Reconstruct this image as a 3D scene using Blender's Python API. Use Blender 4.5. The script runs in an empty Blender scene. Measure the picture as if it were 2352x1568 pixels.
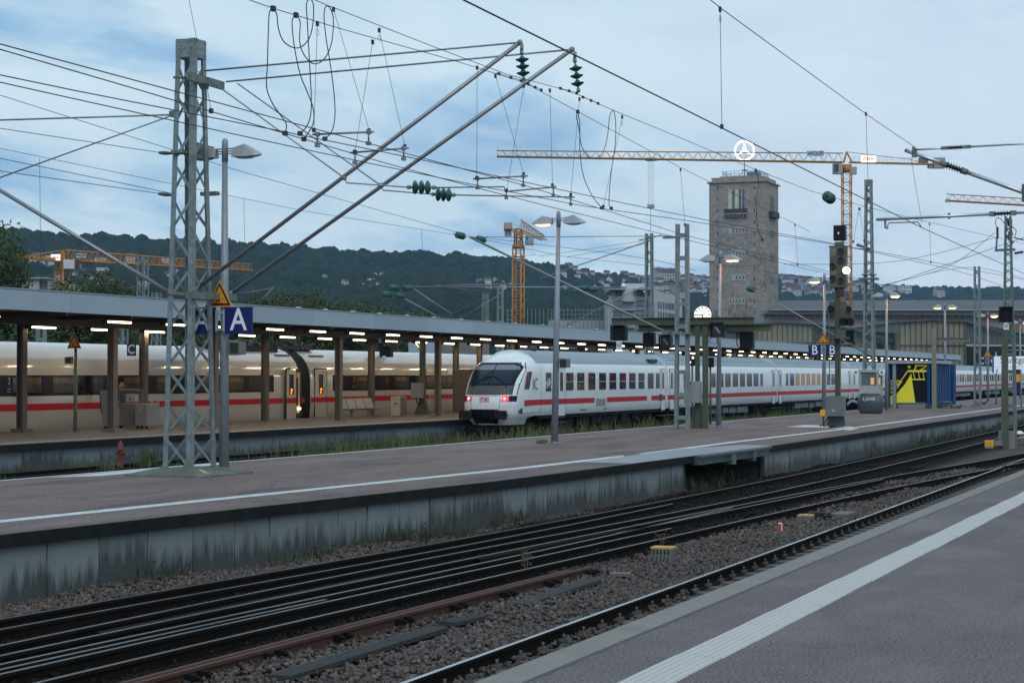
import bpy, bmesh, math, random
import numpy as np
from mathutils import Vector, Matrix

# ------------------------------------------------------------------ camera
sc = bpy.context.scene
COL = sc.collection
EYE = 2.05
FL = 4200.0                                   # focal length in units of a 2352-wide frame
PITCH = math.atan(78 / FL)
HEAD = math.atan((2870 - 1176) / FL * math.cos(PITCH))
cam_d = bpy.data.cameras.new("camera")
cam = bpy.data.objects.new("camera", cam_d)
COL.objects.link(cam)
cam.location = (0, 0, EYE)
cam.rotation_euler = (math.pi / 2 + PITCH, 0, HEAD - math.pi / 2)
cam_d.sensor_width = 36
cam_d.lens = FL / 2352 * 36
cam_d.clip_start = 0.1
cam_d.clip_end = 9000
sc.camera = cam

# ------------------------------------------------------------------ world and light
SUN_EL, SUN_ROT = math.radians(4), math.radians(215)
w = bpy.data.worlds.new("World")
sc.world = w
w.use_nodes = True
nt = w.node_tree
nt.nodes.clear()
N, L = nt.nodes.new, nt.links.new
out = N('ShaderNodeOutputWorld')
tc = N('ShaderNodeTexCoord')
sky = N('ShaderNodeTexSky'); sky.sky_type = 'NISHITA'; sky.sun_disc = False
sky.sun_elevation = SUN_EL; sky.sun_rotation = SUN_ROT; sky.air_density = 1.2; sky.ozone_density = 2.0
bg1 = N('ShaderNodeBackground'); bg1.inputs[1].default_value = 0.12
L(sky.outputs[0], bg1.inputs[0])
sep = N('ShaderNodeSeparateXYZ'); L(tc.outputs['Generated'], sep.inputs[0])
zc = N('ShaderNodeMath'); zc.operation = 'MAXIMUM'; L(sep.outputs[2], zc.inputs[0]); zc.inputs[1].default_value = 0.0
za = N('ShaderNodeMath'); za.operation = 'ADD'; L(zc.outputs[0], za.inputs[0]); za.inputs[1].default_value = 0.12
px = N('ShaderNodeMath'); px.operation = 'DIVIDE'; L(sep.outputs[0], px.inputs[0]); L(za.outputs[0], px.inputs[1])
py = N('ShaderNodeMath'); py.operation = 'DIVIDE'; L(sep.outputs[1], py.inputs[0]); L(za.outputs[0], py.inputs[1])
cb = N('ShaderNodeCombineXYZ'); L(px.outputs[0], cb.inputs[0]); L(py.outputs[0], cb.inputs[1])
mp = N('ShaderNodeMapping'); L(cb.outputs[0], mp.inputs[0]); mp.inputs['Scale'].default_value = (0.75, 1.15, 1); mp.inputs['Rotation'].default_value = (0, 0, 0.35)
mp.inputs['Location'].default_value = (1.3, 4.2, 0)
n1 = N('ShaderNodeTexNoise'); n1.inputs['Scale'].default_value = 1.25; n1.inputs['Detail'].default_value = 9; n1.inputs['Roughness'].default_value = 0.56; n1.inputs['Distortion'].default_value = 0.25
L(mp.outputs[0], n1.inputs['Vector'])
mp2 = N('ShaderNodeMapping'); L(tc.outputs['Generated'], mp2.inputs[0]); mp2.inputs['Scale'].default_value = (3.2, 3.2, 9); mp2.inputs['Location'].default_value = (0.7, 0.35, 0.1)
n2 = N('ShaderNodeTexNoise'); n2.inputs['Scale'].default_value = 1.0; n2.inputs['Detail'].default_value = 5; n2.inputs['Roughness'].default_value = 0.5
L(mp2.outputs[0], n2.inputs['Vector'])
mixn = N('ShaderNodeMath'); mixn.operation = 'MULTIPLY_ADD'; L(n2.outputs[0], mixn.inputs[0]); mixn.inputs[1].default_value = 0.85; 
half = N('ShaderNodeMath'); half.operation = 'MULTIPLY'; L(n1.outputs[0], half.inputs[0]); half.inputs[1].default_value = 1.25
L(half.outputs[0], mixn.inputs[2])
# the brighter part of the sky lies to the right of the view, the bluer to the left
rightness = N('ShaderNodeVectorMath'); rightness.operation = 'DOT_PRODUCT'; L(tc.outputs['Generated'], rightness.inputs[0])
rightness.inputs[1].default_value = (math.sin(HEAD) * 0.62, -math.cos(HEAD) * 0.62, 0.85)
rr = N('ShaderNodeMath'); rr.operation = 'MULTIPLY_ADD'; L(rightness.outputs['Value'], rr.inputs[0]); rr.inputs[1].default_value = 0.62; L(mixn.outputs[0], rr.inputs[2])
cr = N('ShaderNodeValToRGB'); L(rr.outputs[0], cr.inputs[0])
els = cr.color_ramp.elements
els[0].position = 0.72; els[0].color = (0.15, 0.34, 0.59, 1)
els[1].position = 1.0; els[1].color = (0.67, 0.83, 0.92, 1)
for ps, c_ in ((0.83, (0.26, 0.47, 0.72, 1)), (0.89, (0.38, 0.59, 0.80, 1)), (0.95, (0.54, 0.73, 0.87, 1))):
    e = els.new(ps); e.color = c_
# the noise sum lies around 0.95; the ramp is shifted to it
sh = N('ShaderNodeMath'); sh.operation = 'MULTIPLY_ADD'; L(rr.outputs[0], sh.inputs[0]); sh.inputs[1].default_value = 0.85; sh.inputs[2].default_value = 0.055; L(sh.outputs[0], cr.inputs[0])
def cloud_layer(src, sc_, loc, a, b, amt, col, det=7):
    m_ = N('ShaderNodeMapping'); L(cb.outputs[0], m_.inputs[0]); m_.inputs['Location'].default_value = loc; m_.inputs['Rotation'].default_value = (0, 0, 0.9); m_.inputs['Scale'].default_value = (0.8, 1.3, 1)
    t_ = N('ShaderNodeTexNoise'); t_.inputs['Scale'].default_value = sc_; t_.inputs['Detail'].default_value = det; t_.inputs['Roughness'].default_value = 0.55; t_.inputs['Distortion'].default_value = 0.3; L(m_.outputs[0], t_.inputs['Vector'])
    r_ = N('ShaderNodeMapRange'); r_.interpolation_type = 'SMOOTHSTEP'; L(t_.outputs[0], r_.inputs[0]); r_.inputs[1].default_value = a; r_.inputs[2].default_value = b; r_.inputs[4].default_value = amt
    x_ = N('ShaderNodeMix'); x_.data_type = 'RGBA'; L(r_.outputs[0], x_.inputs[0]); L(src, x_.inputs[6]); x_.inputs[7].default_value = (*col, 1); return x_.outputs[2]
sky_c = cloud_layer(cr.outputs[0], 0.75, (2.0, 0.4, 0), 0.48, 0.70, 0.50, (0.37, 0.55, 0.75))
sky_c = cloud_layer(sky_c, 2.6, (5.1, 3.3, 0), 0.46, 0.66, 0.40, (0.68, 0.80, 0.88))
sky_c = cloud_layer(sky_c, 1.7, (9.4, 1.2, 0), 0.50, 0.70, 0.28, (0.42, 0.58, 0.77))
# lilac warmth low over the right horizon
lil = N('ShaderNodeVectorMath'); lil.operation = 'DOT_PRODUCT'; L(tc.outputs['Generated'], lil.inputs[0]); lil.inputs[1].default_value = (0.985, 0.06, 0.10)
lr = N('ShaderNodeMapRange'); L(lil.outputs['Value'], lr.inputs[0]); lr.inputs[1].default_value = 0.955; lr.inputs[2].default_value = 1.0
lm = N('ShaderNodeMath'); lm.operation = 'MULTIPLY'; L(lr.outputs[0], lm.inputs[0]); lm.inputs[1].default_value = 0.5
mc = N('ShaderNodeMix'); mc.data_type = 'RGBA'; L(lm.outputs[0], mc.inputs[0]); L(sky_c, mc.inputs[6]); mc.inputs[7].default_value = (0.70, 0.77, 0.92, 1)
bg2 = N('ShaderNodeBackground'); L(mc.outputs[2], bg2.inputs[0]); bg2.inputs[1].default_value = 1.10
mx = N('ShaderNodeMixShader'); mx.inputs[0].default_value = 0.93
L(bg1.outputs[0], mx.inputs[1]); L(bg2.outputs[0], mx.inputs[2]); L(mx.outputs[0], out.inputs[0])

sd = bpy.data.lights.new("sun", 'SUN'); sd.energy = 1.0; sd.angle = math.radians(40); sd.color = (0.95, 0.95, 1.0)
so = bpy.data.objects.new("sun", sd); COL.objects.link(so); so.rotation_euler = (math.radians(52), 0, math.radians(-62))
sc.view_settings.view_transform = 'Standard'
sc.view_settings.look = 'None'
sc.view_settings.exposure = 0.0
sc.view_settings.gamma = 1.0
try:
    sc.cycles.use_light_tree = True
    sc.cycles.max_bounces = 6
    sc.cycles.sample_clamp_indirect = 4.0
    sc.cycles.use_denoising = True
except Exception:
    pass

# ------------------------------------------------------------------ measuring: a photo point (2352 wide) to a place in the world
_c = np.array([0, 0, EYE])
_f = np.array([math.cos(HEAD) * math.cos(PITCH), math.sin(HEAD) * math.cos(PITCH), math.sin(PITCH)])
_r = np.array([math.sin(HEAD), -math.cos(HEAD), 0])
_u = np.cross(_r, _f)
def ray(x, y): return _f * FL + _r * (x - 1176) + _u * (784 - y)
def oz(x, y, z=0.0):
    r = ray(x, y); return _c + r * ((z - EYE) / r[2])
def oY(x, y, Y):
    r = ray(x, y); return _c + r * (Y / r[1])
def oX(x, y, X):
    r = ray(x, y); return _c + r * (X / r[0])
def od(x, y, D):
    return _c + ray(x, y) * (D / FL)
def XA(x, Y): return float(oY(x, 862, Y)[0])     # X of photo column x on the plane at Y

# ------------------------------------------------------------------ materials
MATS = {}
def mat(name, col, rough=0.6, metal=0.0, var=0.15, scale=6.0, bump=0.0, bscale=None, col2=None, emit=None, estr=0.0, spec=0.5, coat=0.0, dirt=None, dscale=1.5, damt=0.5, stretch=None):
    if name in MATS: return MATS[name]
    m = bpy.data.materials.new(name); m.use_nodes = True
    t = m.node_tree; b = t.nodes['Principled BSDF']
    n, l = t.nodes.new, t.links.new
    b.inputs['Roughness'].default_value = rough
    b.inputs['Metallic'].default_value = metal
    b.inputs['Specular IOR Level'].default_value = spec
    b.inputs['Coat Weight'].default_value = coat
    b.inputs['Base Color'].default_value = (*col, 1)
    g = n('ShaderNodeNewGeometry')
    pos = g.outputs['Position']
    if stretch:
        q = n('ShaderNodeMapping'); l(pos, q.inputs[0]); q.inputs['Scale'].default_value = stretch; pos = q.outputs[0]
    cur = None
    if var > 0:
        tx = n('ShaderNodeTexNoise'); tx.inputs['Scale'].default_value = scale; tx.inputs['Detail'].default_value = 6; tx.inputs['Roughness'].default_value = 0.6
        l(pos, tx.inputs['Vector'])
        r = n('ShaderNodeValToRGB'); l(tx.outputs[0], r.inputs[0])
        c2 = col2 if col2 else tuple(min(1, c * (1 + var)) for c in col)
        c1 = tuple(c * (1 - var) for c in col) if not col2 else col
        r.color_ramp.elements[0].position = 0.32; r.color_ramp.elements[0].color = (*c1, 1)
        r.color_ramp.elements[1].position = 0.68; r.color_ramp.elements[1].color = (*c2, 1)
        cur = r.outputs[0]
    if dirt:
        dx = n('ShaderNodeTexNoise'); dx.inputs['Scale'].default_value = dscale; dx.inputs['Detail'].default_value = 8; dx.inputs['Roughness'].default_value = 0.65
        l(pos, dx.inputs['Vector'])
        mr = n('ShaderNodeMapRange'); l(dx.outputs[0], mr.inputs[0]); mr.inputs[1].default_value = 0.45; mr.inputs[2].default_value = 0.72; mr.inputs[4].default_value = damt
        mm = n('ShaderNodeMix'); mm.data_type = 'RGBA'; l(mr.outputs[0], mm.inputs[0])
        if cur: l(cur, mm.inputs[6])
        else: mm.inputs[6].default_value = (*col, 1)
        mm.inputs[7].default_value = (*dirt, 1); cur = mm.outputs[2]
    if cur: l(cur, b.inputs['Base Color'])
    if bump > 0:
        bx = n('ShaderNodeTexNoise'); bx.inputs['Scale'].default_value = bscale or scale * 4; bx.inputs['Detail'].default_value = 4
        l(pos, bx.inputs['Vector'])
        bb = n('ShaderNodeBump'); bb.inputs['Strength'].default_value = bump; bb.inputs['Distance'].default_value = 0.02
        l(bx.outputs[0], bb.inputs['Height']); l(bb.outputs[0], b.inputs['Normal'])
    if emit:
        b.inputs['Emission Color'].default_value = (*emit, 1); b.inputs['Emission Strength'].default_value = estr
    MATS[name] = m
    return m

galv = mat('galvanised steel', (0.215, 0.26, 0.262), 0.5, 0.35, 0.22, 9, 0.15, dirt=(0.13, 0.12, 0.09), dscale=5, damt=0.7)
galv_d = mat('weathered green steel', (0.15, 0.19, 0.18), 0.55, 0.25, 0.2, 9, 0.1, dirt=(0.07, 0.06, 0.045), dscale=6, damt=0.6)
olive = mat('olive painted steel', (0.085, 0.095, 0.062), 0.6, 0.0, 0.18, 3, 0.05, dirt=(0.05, 0.045, 0.035), damt=0.5)
polem = mat('lamp post paint', (0.235, 0.26, 0.29), 0.45, 0.2, 0.12, 7, 0.03)
lampm = mat('lamp head paint', (0.33, 0.355, 0.37), 0.4, 0.1, 0.08, 7)
darkm = mat('dark metal', (0.03, 0.034, 0.036), 0.5, 0.3, 0.2, 9)
blackm = mat('black plastic', (0.009, 0.010, 0.011), 0.5, 0, 0.2, 9, spec=0.25)
wirem = mat('wire', (0.045, 0.042, 0.05), 0.6, 0.3, 0.0)
wirec = mat('copper wire', (0.05, 0.032, 0.045), 0.5, 0.3, 0.0)
insg = mat('green glass insulator', (0.025, 0.10, 0.085), 0.2, 0, 0.1, 9)
insb = mat('brown insulator', (0.028, 0.022, 0.022), 0.3, 0, 0.1, 9)
tubem = mat('aluminium tube', (0.24, 0.25, 0.26), 0.38, 0.6, 0.12, 14)
tubel = mat('bright aluminium', (0.55, 0.57, 0.60), 0.3, 0.8, 0.08, 14)
whitep = mat('white train paint', (0.66, 0.71, 0.74), 0.28, 0, 0.05, 2, coat=0.3, dirt=(0.42, 0.46, 0.48), dscale=1.2, damt=0.35)
roofg = mat('grey train roof', (0.19, 0.265, 0.32), 0.45, 0, 0.08, 2, dirt=(0.13, 0.17, 0.2), damt=0.4, stretch=(0.2, 1, 1))
redp = mat('red stripe paint', (0.40, 0.010, 0.018), 0.45, 0, 0.06, 2, spec=0.2)
glassd = mat('dark glass', (0.018, 0.022, 0.028), 0.08, 0, 0.0, spec=0.7)
blackrub = mat('rubber', (0.006, 0.007, 0.008), 0.7, 0, 0.2, 5, spec=0.15)
signblue = mat('blue sign', (0.006, 0.012, 0.11), 0.35, 0, 0.05, 3)
signwhite = mat('white sign', (0.75, 0.77, 0.78), 0.4, 0, 0.03, 3)
signyel = mat('yellow sign', (0.62, 0.27, 0.02), 0.45, 0, 0.08, 3)
yelbox = mat('orange yellow plastic', (0.72, 0.33, 0.02), 0.45, 0, 0.08, 3)
cranem = mat('crane yellow', (0.43, 0.18, 0.022), 0.5, 0, 0.15, 0.8, dirt=(0.2, 0.08, 0.02), damt=0.4)
signblack = mat('black print', (0.012, 0.012, 0.012), 0.5, 0, 0)
signred = mat('red print', (0.5, 0.03, 0.02), 0.5, 0, 0)

# ------------------------------------------------------------------ mesh builder
class MB:
    def __init__(s): s.v = []; s.f = []; s.sm = []
    def add(s, vs, fs, smooth=False):
        o = len(s.v); s.v += [tuple(map(float, p)) for p in vs]
        s.f += [tuple(i + o for i in q) for q in fs]; s.sm += [smooth] * len(fs); return s
    def box(s, c, d, rz=0.0, M=None):
        x, y, z = d[0] / 2, d[1] / 2, d[2] / 2
        ps = [(-x, -y, -z), (x, -y, -z), (x, y, -z), (-x, y, -z), (-x, -y, z), (x, -y, z), (x, y, z), (-x, y, z)]
        if M is not None: ps = [tuple(M @ Vector(p)) for p in ps]
        ca, sa = math.cos(rz), math.sin(rz)
        ps = [(c[0] + p[0] * ca - p[1] * sa, c[1] + p[0] * sa + p[1] * ca, c[2] + p[2]) for p in ps]
        return s.add(ps, [(3, 2, 1, 0), (4, 5, 6, 7), (0, 1, 5, 4), (1, 2, 6, 5), (2, 3, 7, 6), (3, 0, 4, 7)])
    def bx(s, x0, x1, y0, y1, z0, z1): return s.box(((x0 + x1) / 2, (y0 + y1) / 2, (z0 + z1) / 2), (abs(x1 - x0), abs(y1 - y0), abs(z1 - z0)))
    def beam(s, a, b, w, h=None, upv=(0, 0, 1)):
        a, b = Vector(a), Vector(b); d = b - a; ln = d.length
        if ln < 1e-6: return s
        d.normalize(); u = Vector(upv)
        if abs(d.dot(u)) > 0.97: u = Vector((1, 0, 0)) if abs(d.x) < 0.9 else Vector((0, 1, 0))
        r = d.cross(u).normalized(); u = r.cross(d); h = h or w
        ps = []
        for p in (a, b):
            for i, j in ((-1, -1), (1, -1), (1, 1), (-1, 1)): ps.append(p + r * (i * w / 2) + u * (j * h / 2))
        return s.add(ps, [(3, 2, 1, 0), (4, 5, 6, 7), (0, 1, 5, 4), (1, 2, 6, 5), (2, 3, 7, 6), (3, 0, 4, 7)])
    def tube(s, pts, r, n=8, cap=True):
        pts = [Vector(p) for p in pts]; rs = r if isinstance(r, (list, tuple)) else [r] * len(pts)
        vs, fs = [], []; pu = None
        for i, p in enumerate(pts):
            d = (pts[min(i + 1, len(pts) - 1)] - pts[max(i - 1, 0)])
            if d.length < 1e-9: d = Vector((0, 0, 1))
            d.normalize()
            if pu is None:
                u = Vector((0, 0, 1)) if abs(d.z) < 0.95 else Vector((1, 0, 0))
            else: u = pu
            rt = d.cross(u)
            if rt.length < 1e-6: rt = d.cross(Vector((0, 1, 0)))
            rt.normalize(); u = rt.cross(d).normalized(); pu = u
            for k in range(n):
                a = 2 * math.pi * k / n; vs.append(p + rt * (math.cos(a) * rs[i]) + u * (math.sin(a) * rs[i]))
        for i in range(len(pts) - 1):
            for k in range(n):
                k2 = (k + 1) % n; fs.append((i * n + k, i * n + k2, (i + 1) * n + k2, (i + 1) * n + k))
        s.add(vs, fs, n > 4)
        if cap:
            o = len(s.v) - len(vs); s.f += [tuple(o + k for k in reversed(range(n))), tuple(o + (len(pts) - 1) * n + k for k in range(n))]; s.sm += [False, False]
        return s
    def prism(s, poly, a, b, axis='x'):
        n = len(poly)
        def P(t, q): return {'x': (t, q[0], q[1]), 'y': (q[0], t, q[1]), 'z': (q[0], q[1], t)}[axis]
        vs = [P(a, q) for q in poly] + [P(b, q) for q in poly]
        fs = [tuple(range(n)), tuple(range(2 * n - 1, n - 1, -1))] + [(i, i + n, (i + 1) % n + n, (i + 1) % n) for i in range(n)]
        return s.add(vs, fs)
    def lathe(s, c, prof, n=20, axis='z'):
        vs, fs = [], []
        for r, h in prof:
            for k in range(n):
                a = 2 * math.pi * k / n; x, y = r * math.cos(a), r * math.sin(a)
                vs.append({'z': (c[0] + x, c[1] + y, c[2] + h), 'x': (c[0] + h, c[1] + x, c[2] + y), 'y': (c[0] + x, c[1] + h, c[2] + y)}[axis])
        for i in range(len(prof) - 1):
            for k in range(n): fs.append((i * n + k, i * n + (k + 1) % n, (i + 1) * n + (k + 1) % n, (i + 1) * n + k))
        s.add(vs, fs, True); o = len(s.v) - len(vs)
        s.f += [tuple(o + k for k in range(n)), tuple(o + (len(prof) - 1) * n + k for k in range(n))]; s.sm += [False, False]
        return s
    def sphere(s, c, r, n=10, m=7):
        prof = [(max(1e-4, math.sin(math.pi * i / m)), -math.cos(math.pi * i / m)) for i in range(m + 1)]
        rx, ry, rz = r if isinstance(r, (tuple, list)) else (r, r, r); vs, fs = [], []
        for q, h in prof:
            for k in range(n):
                a = 2 * math.pi * k / n; vs.append((c[0] + rx * q * math.cos(a), c[1] + ry * q * math.sin(a), c[2] + rz * h))
        for i in range(m):
            for k in range(n): fs.append((i * n + k, i * n + (k + 1) % n, (i + 1) * n + (k + 1) % n, (i + 1) * n + k))
        return s.add(vs, fs, True)
    def grid(s, rows, smooth=True, closed=False):
        n = len(rows[0]); vs = [p for r in rows for p in r]; fs = []
        for i in range(len(rows) - 1):
            for k in range(n if closed else n - 1): fs.append((i * n + k, i * n + (k + 1) % n, (i + 1) * n + (k + 1) % n, (i + 1) * n + k))
        return s.add(vs, fs, smooth)
    def obj(s, name, m, parent=None, bevel=0, mats=None, fix=True):
        o3 = Vector(parent['_o']) if parent is not None and '_o' in parent.keys() else Vector((0, 0, 0))
        me = bpy.data.meshes.new(name)
        me.from_pydata([(p[0] - o3[0], p[1] - o3[1], p[2] - o3[2]) for p in s.v], [], s.f)
        me.polygons.foreach_set('use_smooth', s.sm)
        me.materials.append(m)
        if fix and len(s.f) < 60000:
            b = bmesh.new(); b.from_mesh(me); bmesh.ops.recalc_face_normals(b, faces=b.faces); b.to_mesh(me); b.free()
        me.update()
        o = bpy.data.objects.new(name, me); COL.objects.link(o)
        if parent is not None: o.parent = parent; o['_o'] = tuple(o3)
        if bevel > 0:
            md = o.modifiers.new('bevel', 'BEVEL'); md.width = bevel; md.segments = 2; md.limit_method = 'ANGLE'
        return o

def tag(o, label=None, cat=None, group=None, kind=None):
    if label: o['label'] = label
    if cat: o['category'] = cat
    if group: o['group'] = group
    if kind: o['kind'] = kind
    return o
def thing(name, loc, label, cat, group=None):
    o = bpy.data.objects.new(name, None); COL.objects.link(o); o.location = loc; o['_o'] = tuple(map(float, loc)); o.empty_display_size = 0.2
    return tag(o, label, cat, group)
def dup(o, dl, label=None, parent=None, top=True):
    c = o.copy(); COL.objects.link(c)
    if top: c.location = Vector(o.location) + Vector(dl)
    if parent is not None: c.parent = parent; c.matrix_parent_inverse = o.matrix_parent_inverse
    if label: c['label'] = label
    for ch in list(o.children): dup(ch, (0, 0, 0), None, c, False)
    return c
FACE = {'-x': (math.pi / 2, 0, -math.pi / 2), '-y': (math.pi / 2, 0, 0)}
def text(body, loc, size, m, parent, face='-x', name='lettering', ext=0.003, ax='CENTER', sx=1.0, off=0.0):
    cu = bpy.data.curves.new(name, 'FONT'); cu.body = body; cu.size = size; cu.extrude = ext; cu.align_x = ax; cu.align_y = 'CENTER'; cu.offset = off
    cu.materials.append(m); o = bpy.data.objects.new(name, cu); COL.objects.link(o)
    me = bpy.data.meshes.new_from_object(o); bpy.data.objects.remove(o); o = bpy.data.objects.new(name, me); COL.objects.link(o)
    o3 = Vector(parent['_o']); o.parent = parent; o.location = Vector(loc) - o3; o.rotation_euler = FACE[face] if isinstance(face, str) else face; o.scale = (sx, 1, 1)
    return o
rnd = random.Random(7)
# ------------------------------------------------------------------ special materials
def node_mat(name):
    m = bpy.data.materials.new(name); m.use_nodes = True
    t = m.node_tree; return m, t, t.nodes['Principled BSDF'], t.nodes.new, t.links.new
def mk_noise(n, l, pos, scale, detail=5, rough=0.6, st=None, loc=None):
    if st or loc:
        q = n('ShaderNodeMapping'); l(pos, q.inputs[0])
        if st: q.inputs['Scale'].default_value = st
        if loc: q.inputs['Location'].default_value = loc
        pos = q.outputs[0]
    t = n('ShaderNodeTexNoise'); t.inputs['Scale'].default_value = scale; t.inputs['Detail'].default_value = detail; t.inputs['Roughness'].default_value = rough
    l(pos, t.inputs['Vector']); return t.outputs[0]
def mrange(n, l, v, a, b, c=0.0, d=1.0):
    r = n('ShaderNodeMapRange'); l(v, r.inputs[0]); r.inputs[1].default_value = a; r.inputs[2].default_value = b; r.inputs[3].default_value = c; r.inputs[4].default_value = d; return r.outputs[0]
def mixc(n, l, f, a, b):
    m = n('ShaderNodeMix'); m.data_type = 'RGBA'
    if isinstance(f, float): m.inputs[0].default_value = f
    else: l(f, m.inputs[0])
    for s, v in ((6, a), (7, b)):
        if isinstance(v, tuple): m.inputs[s].default_value = (*v, 1)
        else: l(v, m.inputs[s])
    return m.outputs[2]
def mathn(n, l, op, a, b):
    m = n('ShaderNodeMath'); m.operation = op
    for i, v in enumerate((a, b)):
        if isinstance(v, (int, float)): m.inputs[i].default_value = v
        else: l(v, m.inputs[i])
    return m.outputs[0]
def asphalt(name, a, b, dark, grain=90, cracks=0.45, st=(0.12, 0.55, 1), patches=0.45):
    m, t, bs, n, l = node_mat(name); g = n('ShaderNodeNewGeometry').outputs['Position']
    c = mixc(n, l, mrange(n, l, mk_noise(n, l, g, 2.2, 6), 0.35, 0.65), a, b)
    s = mrange(n, l, mk_noise(n, l, g, 1.6, 6, 0.62, st), 0.50, 0.68, 0, patches)
    c = mixc(n, l, s, c, dark)
    v = n('ShaderNodeTexNoise'); v.inputs['Scale'].default_value = grain; v.inputs['Detail'].default_value = 2; l(g, v.inputs['Vector'])
    c2 = mixc(n, l, mrange(n, l, v.outputs[0], 0.48, 0.66, 0, 0.75), c, tuple(min(1, x * 2.3) for x in a))
    v2 = n('ShaderNodeTexNoise'); v2.inputs['Scale'].default_value = grain * 0.6; v2.inputs['Detail'].default_value = 2; l(g, v2.inputs['Vector'])
    c2 = mixc(n, l, mrange(n, l, v2.outputs[0], 0.54, 0.38, 0, 0.75), c2, tuple(x * 0.35 for x in a))
    vo = n('ShaderNodeTexVoronoi'); vo.feature = 'DISTANCE_TO_EDGE'; vo.inputs['Scale'].default_value = 0.22
    q = n('ShaderNodeMapping'); l(g, q.inputs[0]); q.inputs['Scale'].default_value = (0.35, 1, 1)
    w_ = n('ShaderNodeVectorMath'); w_.operation = 'ADD'; l(q.outputs[0], w_.inputs[0])
    nn = n('ShaderNodeTexNoise'); nn.inputs['Scale'].default_value = 1.1; nn.inputs['Detail'].default_value = 6; l(g, nn.inputs['Vector']); l(nn.outputs[1], w_.inputs[1]); l(w_.outputs[0], vo.inputs['Vector'])
    ck = mrange(n, l, vo.outputs['Distance'], 0.0, 0.012, cracks, 0.0)
    c3 = mixc(n, l, ck, c2, tuple(x * 0.5 for x in dark))
    l(c3, bs.inputs['Base Color']); bs.inputs['Roughness'].default_value = 0.75; bs.inputs['Specular IOR Level'].default_value = 0.22
    rg = mrange(n, l, mk_noise(n, l, g, 1.1, 5, 0.6, st), 0.4, 0.65, 0.85, 0.6); l(rg, bs.inputs['Roughness'])
    bp = n('ShaderNodeBump'); bp.inputs['Strength'].default_value = 0.5; bp.inputs['Distance'].default_value = 0.006; l(v.outputs[0], bp.inputs['Height']); l(bp.outputs[0], bs.inputs['Normal'])
    return m
asph_near = asphalt('near platform asphalt', (0.112, 0.093, 0.099), (0.142, 0.119, 0.124), (0.080, 0.068, 0.072), 68, 0.0, (0.3, 0.7, 1), 0.6)
asph_mid = asphalt('middle platform asphalt', (0.132, 0.096, 0.090), (0.172, 0.128, 0.120), (0.048, 0.038, 0.038), 36, 0.5, patches=1.0)
asph_far = asphalt('far platform asphalt', (0.115, 0.095, 0.082), (0.15, 0.125, 0.105), (0.07, 0.06, 0.05), patches=0.5)

def wallmat(name, light, dark, zlo, zhi):
    m, t, bs, n, l = node_mat(name); g = n('ShaderNodeNewGeometry').outputs['Position']
    sx = n('ShaderNodeSeparateXYZ'); l(g, sx.inputs[0])
    isl = n('ShaderNodeNewGeometry').outputs['Random Per Island']
    base = mixc(n, l, mrange(n, l, mk_noise(n, l, g, 1.3, 6), 0.3, 0.7), tuple(x * 0.8 for x in light), light)
    strk = mk_noise(n, l, g, 3.4, 5, 0.65, (1.8, 1.8, 0.16))
    fine = mk_noise(n, l, g, 11, 4, 0.6, (2.2, 2.2, 0.12))
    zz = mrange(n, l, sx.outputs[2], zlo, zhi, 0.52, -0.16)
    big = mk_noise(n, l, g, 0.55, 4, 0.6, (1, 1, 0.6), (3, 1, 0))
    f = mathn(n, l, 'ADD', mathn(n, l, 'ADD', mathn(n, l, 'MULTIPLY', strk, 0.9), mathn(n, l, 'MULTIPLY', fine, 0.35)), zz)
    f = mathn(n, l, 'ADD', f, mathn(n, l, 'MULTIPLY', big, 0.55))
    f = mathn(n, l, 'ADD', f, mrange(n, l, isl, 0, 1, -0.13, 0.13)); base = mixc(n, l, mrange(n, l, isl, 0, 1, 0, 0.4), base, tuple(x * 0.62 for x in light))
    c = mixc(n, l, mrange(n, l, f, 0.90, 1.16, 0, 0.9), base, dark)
    sp = mk_noise(n, l, g, 30, 4, 0.7)
    c = mixc(n, l, mrange(n, l, sp, 0.35, 0.7, 0, 0.35), c, tuple(x * 0.6 for x in light))
    l(c, bs.inputs['Base Color']); bs.inputs['Roughness'].default_value = 0.85
    bp = n('ShaderNodeBump'); bp.inputs['Strength'].default_value = 0.4; bp.inputs['Distance'].default_value = 0.01; l(sp, bp.inputs['Height']); l(bp.outputs[0], bs.inputs['Normal'])
    return m
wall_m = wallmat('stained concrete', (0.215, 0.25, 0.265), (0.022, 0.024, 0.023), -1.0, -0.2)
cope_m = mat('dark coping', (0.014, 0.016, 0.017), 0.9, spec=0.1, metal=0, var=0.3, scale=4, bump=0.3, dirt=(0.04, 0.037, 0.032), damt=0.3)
linew = mat('worn white line', (0.52, 0.56, 0.58), 0.7, 0, 0.12, 5, dirt=(0.22, 0.22, 0.22), dscale=7, damt=0.65)
stone_m = mat('kerb stone', (0.19, 0.178, 0.168), 0.85, 0, 0.1, 3, 0.3, 60, dirt=(0.12, 0.12, 0.125), dscale=2, damt=0.4)
tact_m = mat('white ribbed tile', (0.47, 0.465, 0.46), 0.75, 0, 0.10, 3, spec=0.2, dirt=(0.27, 0.255, 0.25), dscale=3, damt=0.4)
tar_m = mat('tar joint', (0.02, 0.02, 0.024), 0.6, 0, 0.2, 5)

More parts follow.
